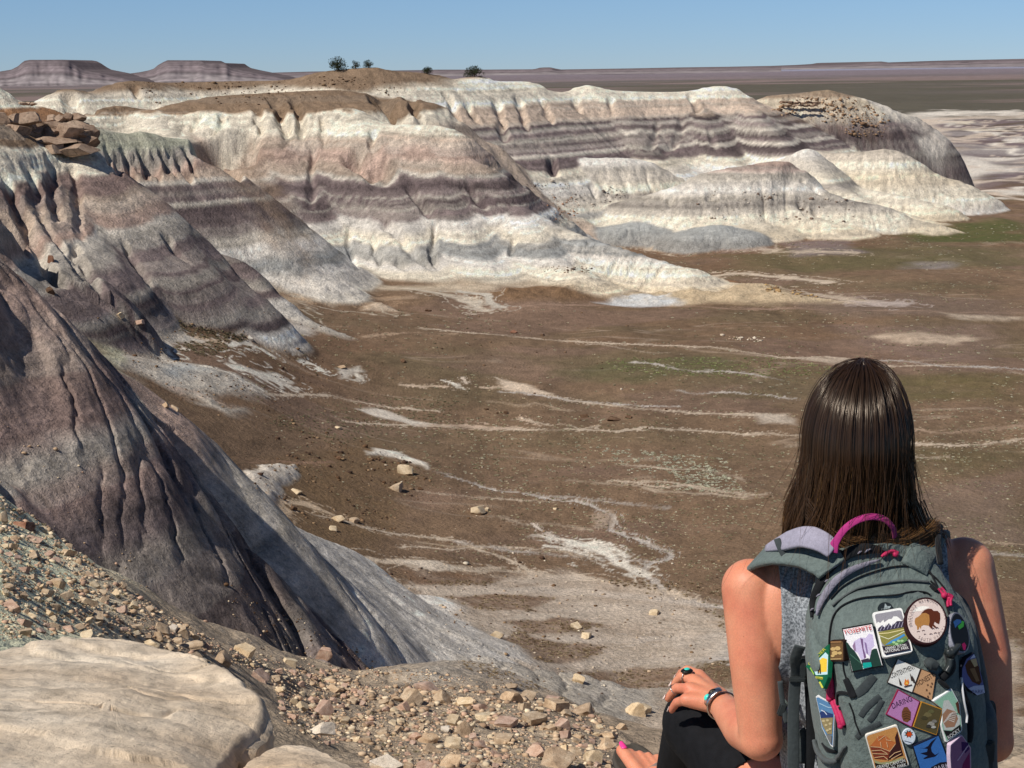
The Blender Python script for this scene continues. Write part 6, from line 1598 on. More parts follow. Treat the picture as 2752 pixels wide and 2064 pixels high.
es = lambda a, b, q: float(sstep(a, b, np.float32(q)))
main_ = shell('main_compartment', [(1457, 2340, 2390), (1462, 2290, 2430), (1475, 2258, 2475), (1500, 2222, 2505), (1530, 2202, 2528), (1566, 2182, 2550), (1620, 2170, 2584), (1676, 2164, 2602), (1744, 2168, 2612), (1828, 2178, 2620), (1955, 2194, 2630), (2064, 2206, 2634),
                                   (2200, 2222, 2634), (2300, 2250, 2610), (2335, 2300, 2560)], 2.375, lambda k, v: .015 + .105 * es(1455, 1720, v) + .02 * es(1720, 2000, v) - .09 * es(2220, 2335, v), .60, M_PACK, .0045, 3)
pocket = shell('front_pocket', [(1588, 2370, 2420), (1596, 2300, 2474), (1614, 2262, 2510), (1640, 2244, 2532), (1700, 2230, 2556), (1780, 2228, 2570), (1880, 2234, 2580), (2000, 2246, 2588), (2120, 2256, 2590), (2220, 2272, 2580), (2270, 2310, 2545)],
               2.29, lambda k, v: .012 + .050 * es(1588, 1700, v) + .018 * es(1700, 1900, v) - .05 * es(2180, 2270, v), .62, M_PACK, .0035, 9)
side_l = shell('side_pocket', [(1690, 2180, 2215), (1720, 2166, 2240), (1800, 2168, 2250), (1900, 2182, 2262), (2010, 2196, 2268), (2120, 2206, 2272), (2240, 2226, 2268), (2270, 2240, 2260)], 2.335, lambda k, v: .015 + .05 * es(1690, 1760, v) - .04 * es(2200, 2270, v), .7, M_PACK, .003, 14)
side_r = shell('side_pocket', [(1840, 2596, 2626), (1856, 2580, 2650), (1900, 2574, 2661), (1980, 2572, 2664), (2064, 2574, 2666), (2200, 2570, 2660), (2270, 2580, 2640)], 2.35, lambda k, v: .012 + .052 * es(1840, 1890, v) - .04 * es(2220, 2270, v), .7, M_PACK2, .003, 17)
fin = shell('side_panel', [(1600, 2560, 2580), (1640, 2566, 2606), (1700, 2570, 2622), (1780, 2574, 2640), (1860, 2578, 2650), (1950, 2580, 2652), (1990, 2590, 2640)], 2.36, lambda k, v: .010 + .035 * es(1600, 1680, v) - .02 * es(1940, 1990, v), .7, M_PACK2, .002, 19)
_v, _f = [], []
for o in (main_, pocket, side_l, side_r, fin):
    b0 = len(_v); _v += [v.co.copy() for v in o.data.vertices]; _f += [[b0 + i for i in p.vertices] for p in o.data.polygons]
PBVH = BVHTree.FromPolygons(_v, _f)
CRP = {'K': (2052, 1364, 700 / 1659), 'L': (2160, 1580, 300 / 1659), 'M': (2360, 1700, 320 / 1458), 'N': (2400, 1560, 260 / 1961), 'O': (2060, 1780, 400 / 2212), 'J': (1752, 950, 1000 / 2212), 'S': (0, 0, 1)}
def pxl(k, x, y): o = CRP[k]; return o[0] + o[2] * x, o[1] + o[2] * y
def on_pack(k, x, y, lift=0.0):
    u, v = pxl(k, x, y); d_ = ray(u, v).normalized(); loc, n_, _, _ = PBVH.ray_cast(Vector((0, 0, 0)), d_)
    if loc is None:
        loc = wp(u, v, 2.34); n_ = Vector((.3, -.9, .2))
    if n_.dot(d_) > 0: n_ = -n_
    return loc + n_ * lift, n_
def px3(k, x, y, d): return wp(*pxl(k, x, y), d)

def band(name, k, pts, w, mat, lift=.0015, th=.0025, parent=None, label=None, face=0.0):
    """a strip lying on the pack along a line; w in crop pixels"""
    q = cat([np.array(p, float) for p in pts], 6); P_, n_ = [], []
    for p in q:
        a, b = on_pack(k, p[0], p[1], 0); b = (b * (1 - face) - a.normalized() * face).normalized(); P_.append(a + b * lift); n_.append(b)
    P_ = [P_[0]] + [(P_[i - 1] + P_[i] * 2 + P_[i + 1]) / 4 for i in range(1, len(P_) - 1)] + [P_[-1]]
    sc = CRP[k][2] * 2.25 / F_
    ww = [w * sc] * len(P_) if not hasattr(w, '__len__') else list(np.interp(np.linspace(0, 1, len(P_)), np.linspace(0, 1, len(w)), w) * sc)
    o = link(name, sweep(P_, ww, th, n_), mat, parent or pack)
    if label: tag(o, label)
    return o
# main zip, open at the left so that the lining shows
zp = band('zipper', 'K', [(312, 700), (318, 600), (345, 525), (395, 425), (465, 345), (555, 285), (650, 262), (745, 268)], [16, 44, 54, 58, 66, 76, 80, 40], M_BLACK, .006, .003, face=.75)  # black band also paints the shaded inside of the open zip
band('lining', 'K', [(348, 690), (368, 615), (408, 540), (466, 465), (545, 408), (635, 368), (735, 335)], [14, 40, 50, 50, 44, 34, 12], M_LINING, .008, .004, zp, face=.7)
for k_, (a, b, s_) in enumerate([(455, 378, 30), (500, 345, 26), (660, 272, 34), (610, 285, 24), (360, 560, 22), (322, 650, 16), (405, 470, 18)]):
    band('lining_fold', 'K', [(a - s_ * .5, b + s_ * .45), (a, b), (a + s_ * .6, b - s_ * .3)], [5, 14, 5], M_LINING, .009, .003, zp, face=.7)
band('seam', 'K', [(430, 585), (500, 510), (600, 450), (720, 405), (850, 375), (980, 385), (1080, 440), (1150, 520)], 9, M_BLACK, .002, .0025)
band('seam', 'K', [(425, 905), (430, 800), (455, 690), (520, 620), (640, 575), (800, 560), (1000, 540), (1060, 560)], 9, M_BLACK, .002, .0025)
band('piping', 'K', [(440, 630), (500, 580), (600, 520), (740, 490), (900, 470), (1050, 480)], 14, M_PACK2, .002, .005)
band('seam', 'K', [(1060, 470), (1110, 520), (1150, 600), (1180, 700)], 9, M_BLACK, .002, .0025)
band('seam', 'K', [(1000, 320), (1060, 420), (1100, 500)], 9, M_BLACK, .002, .0025)
# dark reinforcement tabs and cords on the pocket
band('lash_tab', 'O', [(1330, 480), (1450, 380), (1600, 200)], [120, 150, 130], M_WEB, .0005, .0016)
band('lash_loop', 'O', [(1180, 240), (1230, 350), (1300, 520)], [90, 120, 120], M_BLACK, .002, .003)
band('lash_tab', 'O', [(1400, 800), (1500, 660), (1690, 500)], [90, 100, 90], M_WEB, .0005, .0016)
band('lash_tab', 'O', [(1520, 870), (1600, 780), (1720, 560)], [80, 90, 80], M_WEB, .0005, .0016)
band('lash_tab', 'O', [(1340, 1120), (1450, 1020), (1700, 900)], [80, 100, 80], M_WEB, .0005, .0016)
band('zipper', 'O', [(1070, 640), (1060, 520), (1080, 450), (1180, 450), (1330, 510)], 44, M_BLACK, .002, .003)
band('zipper', 'O', [(1180, 970), (1130, 800), (1090, 660)], 34, M_BLACK, .0015, .003)
band('seam', 'O', [(1145, 0), (1160, 120), (1190, 230)], 16, M_BLACK, .002, .0025)
band('seam', 'O', [(1240, 600), (1300, 760), (1330, 900), (1400, 1060)], 16, M_BLACK, .002, .0025)
band('pocket_edge', 'O', [(745, 1150), (780, 1300), (870, 1420), (980, 1460), (1100, 1400), (1200, 1240)], [70, 80, 80, 80, 70, 30], M_PACK2, .004, .006)
band('pocket_opening_shade', 'O', [(830, 1200), (900, 1290), (1040, 1330)], [30, 90, 30], M_BLACK, .001, .002)  # flat black strip painted as the shade inside the pocket mouth
# haul loop
lp = [px3('K', *p) for p in [(440, 285, 2.345), (445, 255, 2.345), (462, 215, 2.345), (520, 135, 2.345), (600, 80, 2.35), (690, 58, 2.355), (770, 75, 2.36), (825, 130, 2.365), (838, 190, 2.37)]]
lq = spl(lp, 6); lc = px3('K', 640, 230, 2.36)
link('haul_loop', sweep(lq, list(np.interp(np.linspace(0, 1, len(lq)), [0, .1, .3, 1], [.016, .016, .0105, .0105])), .0024, [((p_ - lc).normalized() * .55 + Vector((0, -1, .2)) * .8).normalized() for p_ in lq]), M_MAG, pack)
# zip pulls of knotted cord
def pull(k, pts, w=.0016, knot=True, label=None):
    P_ = [on_pack(k, p[0], p[1], .006)[0] for p in pts]
    o = link('zipper_pull', tube(spl(P_, 5), w, 7), M_CORD, pack)
    P2 = [p + Vector((.004, -.001, .002)) for p in P_]
    link('cord', tube(spl(P2, 5), w, 7), M_CORD, o)
    if knot:
        bm = bmesh.new(); bmesh.ops.create_uvsphere(bm, u_segments=12, v_segments=8, radius=.0048, matrix=Matrix.Translation(P_[-1])); me = bpy.data.meshes.new('knot'); bm.to_mesh(me); bm.free(); link('knot', me, M_CORD, o)
    return o
pull('K', [(745, 318), (770, 295), (800, 285), (835, 300)], .0024)
pull('N', [(880, 200), (930, 250), (975, 320), (1000, 340)], .002)
pull('N', [(1010, 345), (1060, 370), (1100, 400)], .0032); pull('N', [(1100, 380), (1070, 470), (1075, 570)], .0022, False)
pull('O', [(900, 20), (890, 150), (915, 330), (930, 520)], .0042); pull('O', [(1010, 520), (1080, 700), (1130, 860), (1150, 930)], .0040)
band('slider', 'N', [(740, 110), (800, 160), (860, 230)], [40, 70, 40], M_BLACK, .003, .006)
band('slider', 'K', [(745, 262), (790, 278)], [20, 26], M_PLAST, .004, .006)
# shoulder straps
ls = [px3('S', *p) for p in [(2235, 1530, 2.345), (2212, 1504, 2.36), (2165, 1484, 2.385), (2100, 1482, 2.425), (2050, 1494, 2.47), (2028, 1526, 2.53), (2040, 1620, 2.605), (2080, 1760, 2.615), (2130, 1900, 2.60)]]
_n = [Vector(q) for q in [(-.35, -.75, .5), (-.3, -.7, .6), (-.1, -.7, .7), (-.15, -.5, .85), (-.5, -.2, .8), (-.7, .3, .5), (-.3, .9, .2), (-.2, 1, 0), (-.2, 1, 0)]]
ip = lambda a, n: [Vector(np.array([np.interp(np.linspace(0, len(a) - 1, n), range(len(a)), [q[i] for q in a]) for i in range(3)]).T[j]) for j in range(n)]
sl_ = spl(ls, 6); st1 = link('shoulder_strap', sweep(sl_, list(np.interp(np.linspace(0, 1, len(sl_)), [0, .15, .3, .5, 1], [.048, .056, .055, .056, .055])), .009, ip(_n, len(sl_))), M_PACK, pack)
ls2 = [px3('S', *p) for p in [(2240, 1478, 2.345), (2205, 1454, 2.355), (2160, 1442, 2.375), (2110, 1454, 2.41), (2060, 1474, 2.455)]]
s2 = spl(ls2, 6); link('mesh_lining', sweep(s2, list(np.interp(np.linspace(0, 1, len(s2)), [0, .4, .75, 1], [.028, .036, .030, .010])), .006, [Vector((-.25, -.75, .6))] * len(s2)), M_LILAC, st1)
link('stitched_band', sweep(spl([px3('S', 2088, 1448, 2.418), px3('S', 2096, 1470, 2.408), px3('S', 2110, 1496, 2.402)], 4), .010, .002, [Vector((-.2, -.8, .6))] * 9), M_WEB, st1)
rs_ = [px3('S', *p) for p in [(2458, 1530, 2.345), (2470, 1500, 2.36), (2484, 1474, 2.385), (2498, 1448, 2.42), (2510, 1432, 2.47), (2516, 1450, 2.54), (2500, 1560, 2.62), (2480, 1750, 2.63)]]
s3 = spl(rs_, 6); st2 = link('shoulder_strap', sweep(s3, .044, .010, ip([Vector(q) for q in [(.2, -.9, .3), (.2, -.8, .5), (.2, -.7, .6), (.2, -.5, .8), (0, 0, 1), (0, .6, .6), (0, 1, 0), (0, 1, 0)]], len(s3))), M_PACK, pack)
link('edge_binding', sweep(spl([px3('S', 2528, 1516, 2.35), px3('S', 2522, 1470, 2.37), px3('S', 2524, 1430, 2.41), px3('S', 2528, 1414, 2.46)], 5), .008, .006, [Vector((.3, -.8, .5))] * 16), M_BLACK, st2)
# webbing hanging down both sides
def hang(name, pts, w, mat, th=.003, nrm=(0, -1, .15), k='O', label=None):
    q = spl([px3(k, *p) for p in pts], 6); o = link(name, sweep(q, w, th, [Vector(nrm)] * len(q)), mat, pack)
    if label: tag(o, label)
    return o
hang('side_strap', [(500, -240, 2.36), (430, -60, 2.37), (440, 120, 2.38), (430, 240, 2.385)], .017, M_WEB)
hang('side_strap', [(430, 260, 2.375), (410, 500, 2.375), (400, 900, 2.37), (400, 1200, 2.365), (400, 1600, 2.36), (410, 1900, 2.36)], .018, M_WEB)
hang('side_strap', [(580, -100, 2.38), (620, 200, 2.385), (650, 600, 2.385), (660, 1000, 2.38), (660, 1300, 2.375), (620, 1700, 2.37)], .015, M_BLACK)
hang('side_strap', [(200, 280, 2.40), (240, 600, 2.395), (300, 900, 2.39)], .008, M_WEB)
hang('side_strap', [(500, 1000, 2.39), (560, 1150, 2.39), (520, 1500, 2.385)], .016, M_WEB)
def box3(name, c_, s_, mat, parent=None, rot=(0, 0, 0)):
    bm = bmesh.new(); bmesh.ops.create_cube(bm, size=1.0, matrix=Matrix.LocRotScale(c_, Euler(rot), Vector(s_))); bmesh.ops.bevel(bm, geom=bm.edges[:], offset=min(s_) * .3, segments=2, affect='EDGES')
    me = bpy.data.meshes.new(name); bm.to_mesh(me); bm.free(); return link(name, me, mat, parent or pack, smooth=False)
box3('buckle', px3('O', 455, 255, 2.372), (.026, .006, .0085), M_PLAST); box3('buckle', px3('O', 230, 700, 2.395), (.012, .008, .022), M_PLAST, rot=(0, .3, 0)); box3('buckle', px3('O', 545, 80, 2.375), (.010, .006, .030), M_PLAST)
hang('side_strap', [(1210, 555, 2.375), (1275, 610, 2.385), (1310, 690, 2.385), (1300, 780, 2.375)], .013, M_WEB, k='K', nrm=(.6, -.7, .2))
hang('side_strap', [(1200, 545, 2.36), (1225, 620, 2.35), (1290, 760, 2.35)], .010, M_BLACK, k='K', nrm=(.6, -.7, .2))
hang('side_strap', [(1310, 800, 2.37), (1350, 900, 2.365), (1390, 1020, 2.36), (1400, 1200, 2.355)], .015, M_WEB, k='K', nrm=(.7, -.7, .1))
band('side_strap', 'M', [(830, 230), (870, 420), (760, 560)], [90, 130, 100], M_BLACK, .004, .008); band('side_release_buckle', 'M', [(800, 220), (850, 240), (920, 150)], [60, 120, 50], M_PLAST, .008, .008); band('buckle_tongue', 'M', [(830, 300), (820, 400), (790, 470)], [60, 70, 80], M_PLAST, .010, .008)
band('bottle_sleeve', 'M', [(560, 380), (620, 370), (690, 400)], [60, 150, 110], M_WEB, .006, .014); band('side_strap', 'M', [(720, 580), (800, 640), (840, 680)], [40, 60, 30], M_BLACK, .004, .004)
band('side_strap', 'M', [(1010, 640), (1060, 820), (1110, 1000), (1110, 1240), (1100, 1340)], [70, 90, 90, 100, 60], M_BLACK, .003, .004); band('reflective_cord', 'M', [(975, 550), (990, 700), (1010, 850), (1040, 1000), (1035, 1100)], 14, simple_mat('pale_piping', lin(206, 206, 208), .5), .006, .003)
hang('side_strap', [(1300, 880, 2.335), (1360, 870, 2.335), (1400, 900, 2.34), (1410, 1100, 2.34)], .010, M_WEB, k='M')
box3('buckle', px3('M', 1255, 1460, 2.285), (.040, .010, .036), M_PLAST); box3('buckle_tongue', px3('M', 1255, 1440, 2.279), (.030, .006, .020), M_PLAST); box3('buckle', px3('M', 1230, 1600, 2.285), (.042, .008, .020), M_WEB)
hang('side_strap', [(1255, 1340, 2.29), (1250, 1560, 2.288), (1250, 1800, 2.29)], .022, M_WEB, k='M')

# ---- patches
from mathutils.geometry import tessellate_polygon
FONT = {}
def glyphs(s):
    if s not in FONT:
        cu = bpy.data.curves.new('lettering', 'FONT'); cu.body = s; cu.resolution_u = 3
        o = bpy.data.objects.new('lettering', cu); COL.objects.link(o)
        me = bpy.data.meshes.new_from_object(o.evaluated_get(bpy.context.evaluated_depsgraph_get()))
        v = np.array([q.co[:2] for q in me.vertices]) if len(me.vertices) else np.zeros((0, 2)); f = [tuple(p.vertices) for p in me.polygons]
        bpy.data.objects.remove(o); bpy.data.curves.remove(cu); bpy.data.meshes.remove(me); FONT[s] = (v, f)
    return FONT[s]

class Patch:
    def __init__(s, k, outline, border, face=None, inset=.09, label=None, th=.0022, name='patch', rnd=0):
        s.k = k; s.v, s.f, s.c = [], [], []; s.name = name; s.label = label; s.L = 0
        if rnd: outline = s.round_(outline, rnd)
        hits = [on_pack(k, *p) for p in outline]; cx_ = np.mean([p[0] for p in outline]); cy_ = np.mean([p[1] for p in outline])
        samp = [on_pack(k, cx_ + (p[0] - cx_) * q, cy_ + (p[1] - cy_) * q)[0] for p in outline[::max(1, len(outline) // 12)] for q in (0, .35, .7, 1.0)]
        A_ = np.array([tuple(q) for q in samp]); s.o = Vector(A_.mean(0)); _, _, vt = np.linalg.svd(A_ - A_.mean(0)); s.n = Vector(vt[2]).normalized()
        vd = s.o.normalized()
        if s.n.dot(vd) > 0: s.n = -s.n
        if s.n.dot(-vd) < .35: s.n = (s.n - vd * .5).normalized()
        s.o = s.o + s.n * min(.010, max(0, float(np.percentile((A_ - np.array(s.o)) @ np.array(s.n), 88))))
        s.th = th; n = len(outline); b0 = len(s.v)
        P_ = [s.pl(*p) for p in outline]; ctr = sum(P_, Vector()) / n
        for h, g_ in ((-.004, 1.0), (th * .6, 1.0), (th, .985)): s.v += [tuple(ctr + (p - ctr) * g_ + s.n * h) for p in P_]; s.c += [border] * n
        for l in (0, 1):
            for i in range(n): s.f.append((b0 + l * n + i, b0 + l * n + (i + 1) % n, b0 + (l + 1) * n + (i + 1) % n, b0 + (l + 1) * n + i))
        s.outline = outline; s.cen = (cx_, cy_)
        s.poly(outline, border, .985)
        if face is not None: s.poly(outline, face, 1 - inset)
    def round_(s, pts, r):
        out = []; n = len(pts)
        for i in range(n):
            a, b, c_ = [np.array(pts[q % n], float) for q in (i - 1, i, i + 1)]; d1 = (a - b) / np.linalg.norm(a - b); d2 = (c_ - b) / np.linalg.norm(c_ - b)
            for t in np.linspace(0, 1, 5): out.append(tuple((b + d1 * r) * (1 - t) ** 2 + 2 * b * t * (1 - t) + (b + d2 * r) * t * t))
        return out
    def pl(s, x, y):
        d_ = ray(*pxl(s.k, x, y)); return d_ * (s.o.dot(s.n) / d_.dot(s.n))
    def poly(s, pts, col, g_=1.0):
        s.L += 1
        pts = [(s.cen[0] + (x - s.cen[0]) * g_, s.cen[1] + (y - s.cen[1]) * g_) for x, y in pts]
        b0 = len(s.v); h = s.th + .00012 * s.L
        s.v += [tuple(s.pl(*p) + s.n * h) for p in pts]; s.c += [col] * len(pts)
        for t in tessellate_polygon([[Vector((p[0], p[1], 0)) for p in pts]]): s.f.append(tuple(b0 + i for i in t))
    def line(s, pts, w, col):
        pts = [np.array(p, float) for p in pts]; L_, R_ = [], []
        for i, p in enumerate(pts):
            d_ = pts[min(i + 1, len(pts) - 1)] - pts[max(i - 1, 0)]; d_ /= np.linalg.norm(d_) + 1e-9; n_ = np.array((-d_[1], d_[0])) * w / 2; L_.append(tuple(p + n_)); R_.append(tuple(p - n_))
        s.poly(L_ + R_[::-1], col)
    def text(s, t, p0, p1, h, col, shear=0):
        v, f = glyphs(t)
        if not len(v): return
        s.L += 1; x0, x1 = v[:, 0].min(), v[:, 0].max(); p0 = np.array(p0, float); d_ = np.array(p1, float) - p0; up = np.array((d_[1], -d_[0])); up /= np.linalg.norm(up)
        b0 = len(s.v); hh = s.th + .00012 * s.L + .0002
        for q in v:
            p = p0 + d_ * ((q[0] - x0) / max(x1 - x0, 1e-6)) + up * h * (q[1] / .7); s.v.append(tuple(s.pl(*p) + s.n * hh)); s.c.append(col)
        s.f += [tuple(b0 + i for i in q) for q in f]
    def arc(s, t, cx_, cy_, r, a0, a1, h, col, inside=False, ry=None):
        """letters around a circle, angles clockwise from the top"""
        n = len(t); ry = ry or r
        for i, ch in enumerate(t):
            if ch == ' ': continue
            a = math.radians(a0 + (a1 - a0) * (i / max(n - 1, 1))); w = h * (.3 if ch == 'I' else .62)
            px_, py_ = cx_ + r * math.sin(a), cy_ - ry * math.cos(a); tx, ty = (math.cos(a), math.sin(a)) if not inside else (-math.cos(a), -math.sin(a))
            s.text(ch, (px_ - tx * w / 2, py_ - ty * w / 2), (px_ + tx * w / 2, py_ + ty * w / 2), h, col)
    def done(s):
        me = bpy.data.meshes.new(s.name); me.from_pydata(s.v, [], s.f); me.update(); set_col(me, np.array(s.c, np.float32)); o = link(s.name, me, M_PATCH, pack, smooth=False)
        if s.label: tag(o, s.label)
        return o
q = lambda *a: [tuple(p) for p in a]
WH, BK = lin(240, 238, 232), lin(28, 24, 28)
p = Patch('L', q((565, 600), (1022, 518), (1187, 1165), (712, 1258)), BK, lin(244, 240, 240), .06, 'patch with red capitals over a pale cliff and dark forest')
p.poly(q((720, 870), (750, 790), (850, 735), (920, 742), (965, 680), (1025, 690), (1050, 860), (1010, 900), (985, 1030), (940, 960), (900, 1060), (850, 1060), (800, 960), (760, 945)), lin(206, 192, 222))
p.poly(q((840, 745), (880, 760), (890, 900), (930, 1030), (900, 1050), (870, 900)), lin(120, 90, 130)); p.poly(q((725, 860), (760, 800), (775, 930), (750, 930)), lin(150, 120, 150)); p.poly(q((900, 800), (930, 820), (960, 1000), (930, 960)), lin(140, 116, 160))
p.poly(q((618, 790), (660, 820), (700, 880), (760, 940), (830, 1050), (870, 1150), (880, 1205), (725, 1235)), lin(36, 62, 54)); p.poly(q((1050, 900), (1085, 900), (1160, 1150), (1010, 1180), (960, 1100), (985, 1030), (1010, 920)), lin(36, 62, 54)); p.poly(q((850, 1070), (960, 1040), (1000, 1110), (880, 1160)), lin(58, 50, 66))
for i in range(9): p.line(q((690 + i * 22, 980 + i * 18), (715 + i * 22, 1010 + i * 18)), 9, lin(70, 110, 92))
p.poly(q((880, 1110), (1000, 1100), (1015, 1165), (880, 1195)), lin(24, 160, 148)); p.text('YOSEMITE', (598, 690), (1012, 618), 70, lin(206, 62, 54)); p.done()
p = Patch('L', q((1015, 370), (1455, 295), (1625, 955), (1180, 1050)), WH, lin(150, 146, 152), .10, 'white bordered patch of snowy peaks over a winding river', rnd=45)
p.poly(q((1080, 610), (1075, 540), (1100, 510), (1130, 530), (1180, 480), (1190, 520), (1260, 470), (1300, 470), (1330, 430), (1380, 430), (1420, 460), (1460, 500), (1490, 590)), WH)
p.poly(q((1090, 650), (1110, 600), (1160, 560), (1200, 600), (1260, 530), (1300, 580), (1380, 500), (1470, 500), (1492, 588), (1300, 640)), lin(62, 56, 74))
for i in range(7): p.line(q((1130 + i * 52, 640 - i * 8), (1170 + i * 50, 560 - i * 8)), 8, lin(176, 172, 190))
p.poly(q((1100, 665), (1500, 592), (1545, 760), (1480, 830), (1350, 870), (1200, 870), (1150, 820)), lin(136, 130, 70)); p.line(q((1105, 690), (1250, 680), (1520, 620)), 12, lin(222, 206, 150)); p.line(q((1115, 720), (1250, 770), (1400, 700), (1520, 640)), 10, lin(226, 222, 190))
p.poly(q((1480, 690), (1500, 720), (1380, 790), (1250, 850), (1200, 860), (1300, 790), (1420, 730)), lin(70, 140, 196)); p.poly(q((1250, 850), (1390, 790), (1510, 740), (1530, 790), (1450, 840), (1330, 870)), lin(90, 130, 82))
for a, b in ((1330, 820), (1400, 800), (1370, 845), (1450, 800)): p.poly([(a + 26 * math.cos(t), b + 18 * math.sin(t)) for t in np.linspace(0, 6.28, 9)[:-1]], lin(160, 196, 140))
p.poly(q((1150, 880), (1220, 880), (1380, 880), (1480, 840), (1540, 800), (1575, 930), (1200, 1000)), lin(48, 40, 50)); p.text('GRAND TETON', (1205, 935), (1515, 880), 40, WH); p.text('NATIONAL PARK', (1190, 985), (1550, 918), 40, WH); p.done()
p = Patch('L', [(1205 + 108 * math.cos(t), 305 + 78 * math.sin(t)) for t in np.linspace(0, 6.28, 25)[:-1]], lin(34, 40, 44), None, 0, 'dark oval metal pin with a pale peak', .004, 'pin'); p.poly(q((1185, 340), (1200, 245), (1235, 290), (1290, 285), (1270, 320)), lin(150, 160, 160)); p.text('PARK', (1150, 350), (1250, 320), 26, lin(120, 128, 128)); p.done()
p = Patch('L', q((425, 770), (630, 762), (635, 1090), (412, 1085)), lin(52, 36, 30), lin(116, 88, 58), .14, 'small bronze relief pin in a dark frame', .004, 'pin', rnd=25)
for a, b, r in ((470, 900, 40), (540, 890, 46), (500, 960, 48), (575, 960, 34), (470, 1000, 30)): p.poly([(a + r * math.cos(t), b + r * .7 * math.sin(t)) for t in np.linspace(0, 6.28, 8)[:-1]], lin(206, 174, 116))
p.line(q((440, 800), (600, 792)), 26, lin(150, 112, 74)); p.line(q((440, 1050), (600, 1045)), 16, lin(190, 160, 110)); p.done()
p = Patch('L', q((45, 1170), (380, 840), (395, 1100), (380, 1330), (310, 1500), (240, 1380), (195, 1310)), lin(20, 96, 66), None, 0, 'green bordered yellow patch with a dark animal, partly under the cord')
p.poly(q((150, 1160), (345, 960), (385, 1000), (375, 1290), (200, 1300)), lin(190, 220, 224)); p.poly(q((225, 1110), (300, 1040), (370, 1060), (365, 1250), (250, 1260)), lin(236, 196, 66)); p.poly(q((215, 1130), (240, 1110), (275, 1140), (280, 1280), (262, 1280), (255, 1215), (248, 1280), (232, 1280), (225, 1200)), BK)
p.text('GLACIER', (115, 1160), (360, 920), 44, lin(206, 200, 70)); p.poly(q((200, 1320), (310, 1330), (310, 1370), (205, 1350)), lin(206, 206, 80)); p.text('HIKING', (212, 1352), (308, 1368), 26, BK); p.line(q((262, 1400), (310, 1490)), 26, lin(206, 206, 80)); p.line(q((125, 1190), (180, 1290)), 16, lin(150, 190, 80)); p.done()
ce = [(655 + 425 * math.cos(t) + 30 * math.sin(t), 840 + 485 * math.sin(t) - 20 * math.cos(t)) for t in np.linspace(0, 6.2832, 49)[:-1]]
p = Patch('N', ce, lin(52, 28, 30), lin(226, 206, 196), .09, 'round pink patch with a brown bison inside a ring of letters', .003)
p.poly(q((365, 660), (470, 560), (590, 540), (730, 560), (640, 600), (560, 640), (450, 650)), lin(250, 244, 232))
p.poly(q((415, 850), (430, 790), (500, 750), (560, 690), (640, 680), (720, 720), (725, 860), (700, 940), (600, 925), (550, 950), (540, 1010), (515, 960), (500, 1010), (470, 1030), (460, 950), (425, 910)), lin(178, 126, 70))
p.poly(q((545, 690), (620, 620), (690, 595), (760, 600), (800, 640), (880, 640), (930, 690), (935, 800), (910, 910), (860, 890), (820, 860), (800, 910), (850, 960), (890, 990), (830, 990), (770, 940), (790, 1010), (750, 1000), (705, 950), (720, 850), (710, 720), (640, 680)), lin(92, 46, 30))
for a, b, w in ((490, 1060, 60), (590, 1040, 60), (620, 1115, 40), (740, 1110, 60), (830, 1090, 60), (900, 1085, 40), (780, 1000, 50), (860, 985, 60)): p.line(q((a - w / 2, b + 8), (a, b - 8), (a + w / 2, b + 4)), 14, lin(120, 96, 96))
p.arc('NATIONAL', 655, 840, 330, -24, 34, 56, lin(84, 56, 60), ry=385); p.arc('BADLANDS', 655, 840, 330, -103, -46, 56, lin(84, 56, 60), ry=385); p.arc('PARK', 655, 840, 335, 56, 88, 56, lin(84, 56, 60), ry=385)
p.arc('SOUTH', 655, 840, 385, 208, 172, 58, lin(84, 56, 60), True, ry=440); p.arc('DAKOTA', 655, 840, 385, 156, 112, 56, lin(84, 56, 60), True, ry=440); p.done()
p = Patch('M', q((232, 315), (515, 440), (412, 735), (105, 610)), lin(64, 56, 52), lin(236, 234, 226), .05, 'white diamond patch with a campfire between dark pines')
p.text('CONTENTMENT', (150, 560), (452, 440), 62, lin(40, 36, 36)); p.poly(q((310, 625), (325, 560), (345, 585), (360, 560), (375, 610), (360, 640), (320, 645)), lin(232, 130, 50)); p.poly(q((325, 625), (345, 590), (360, 628)), lin(250, 200, 90))
for a, b in ((262, 600), (400, 545), (425, 570)): p.poly(q((a - 20, b - 55), (a + 10, b), (a + 25, b + 45), (a - 5, b + 40)), lin(64, 54, 50))
p.line(q((310, 660), (405, 635)), 14, lin(70, 50, 40)); p.done()
p = Patch('M', q((525, 440), (705, 510), (655, 835), (418, 730)), lin(70, 54, 46), lin(198, 154, 114), .06, 'tan patch with dark capitals tucked beside the white diamond'); p.text('HONESTY', (478, 660), (690, 535), 62, lin(70, 48, 40))
for a, b in ((600, 640), (640, 660), (585, 700), (620, 740), (650, 620), (600, 780)): p.poly([(a + 12 * math.cos(t), b + 14 * math.sin(t)) for t in np.linspace(0, 6.28, 7)[:-1]], lin(112, 80, 58))
p.done()
p = Patch('M', q((240, 690), (508, 840), (405, 1160), (90, 1000)), lin(140, 36, 70), lin(186, 128, 178), .07, 'purple diamond patch with a brown pine cone'); p.text('DARING', (175, 930), (415, 830), 70, lin(60, 38, 66))
p.poly(q((285, 960), (310, 910), (350, 905), (395, 970), (390, 1060), (350, 1095), (300, 1080), (280, 1020)), lin(120, 76, 48))
for i in range(4): p.line(q((290 + 4 * i, 970 + 28 * i), (340, 955 + 28 * i), (388, 975 + 28 * i)), 7, lin(80, 50, 34))
p.done()
p = Patch('M', q((525, 840), (785, 935), (710, 1255), (420, 1150)), lin(190, 134, 48), lin(84, 74, 48), .06, 'olive brown patch with an orange border')
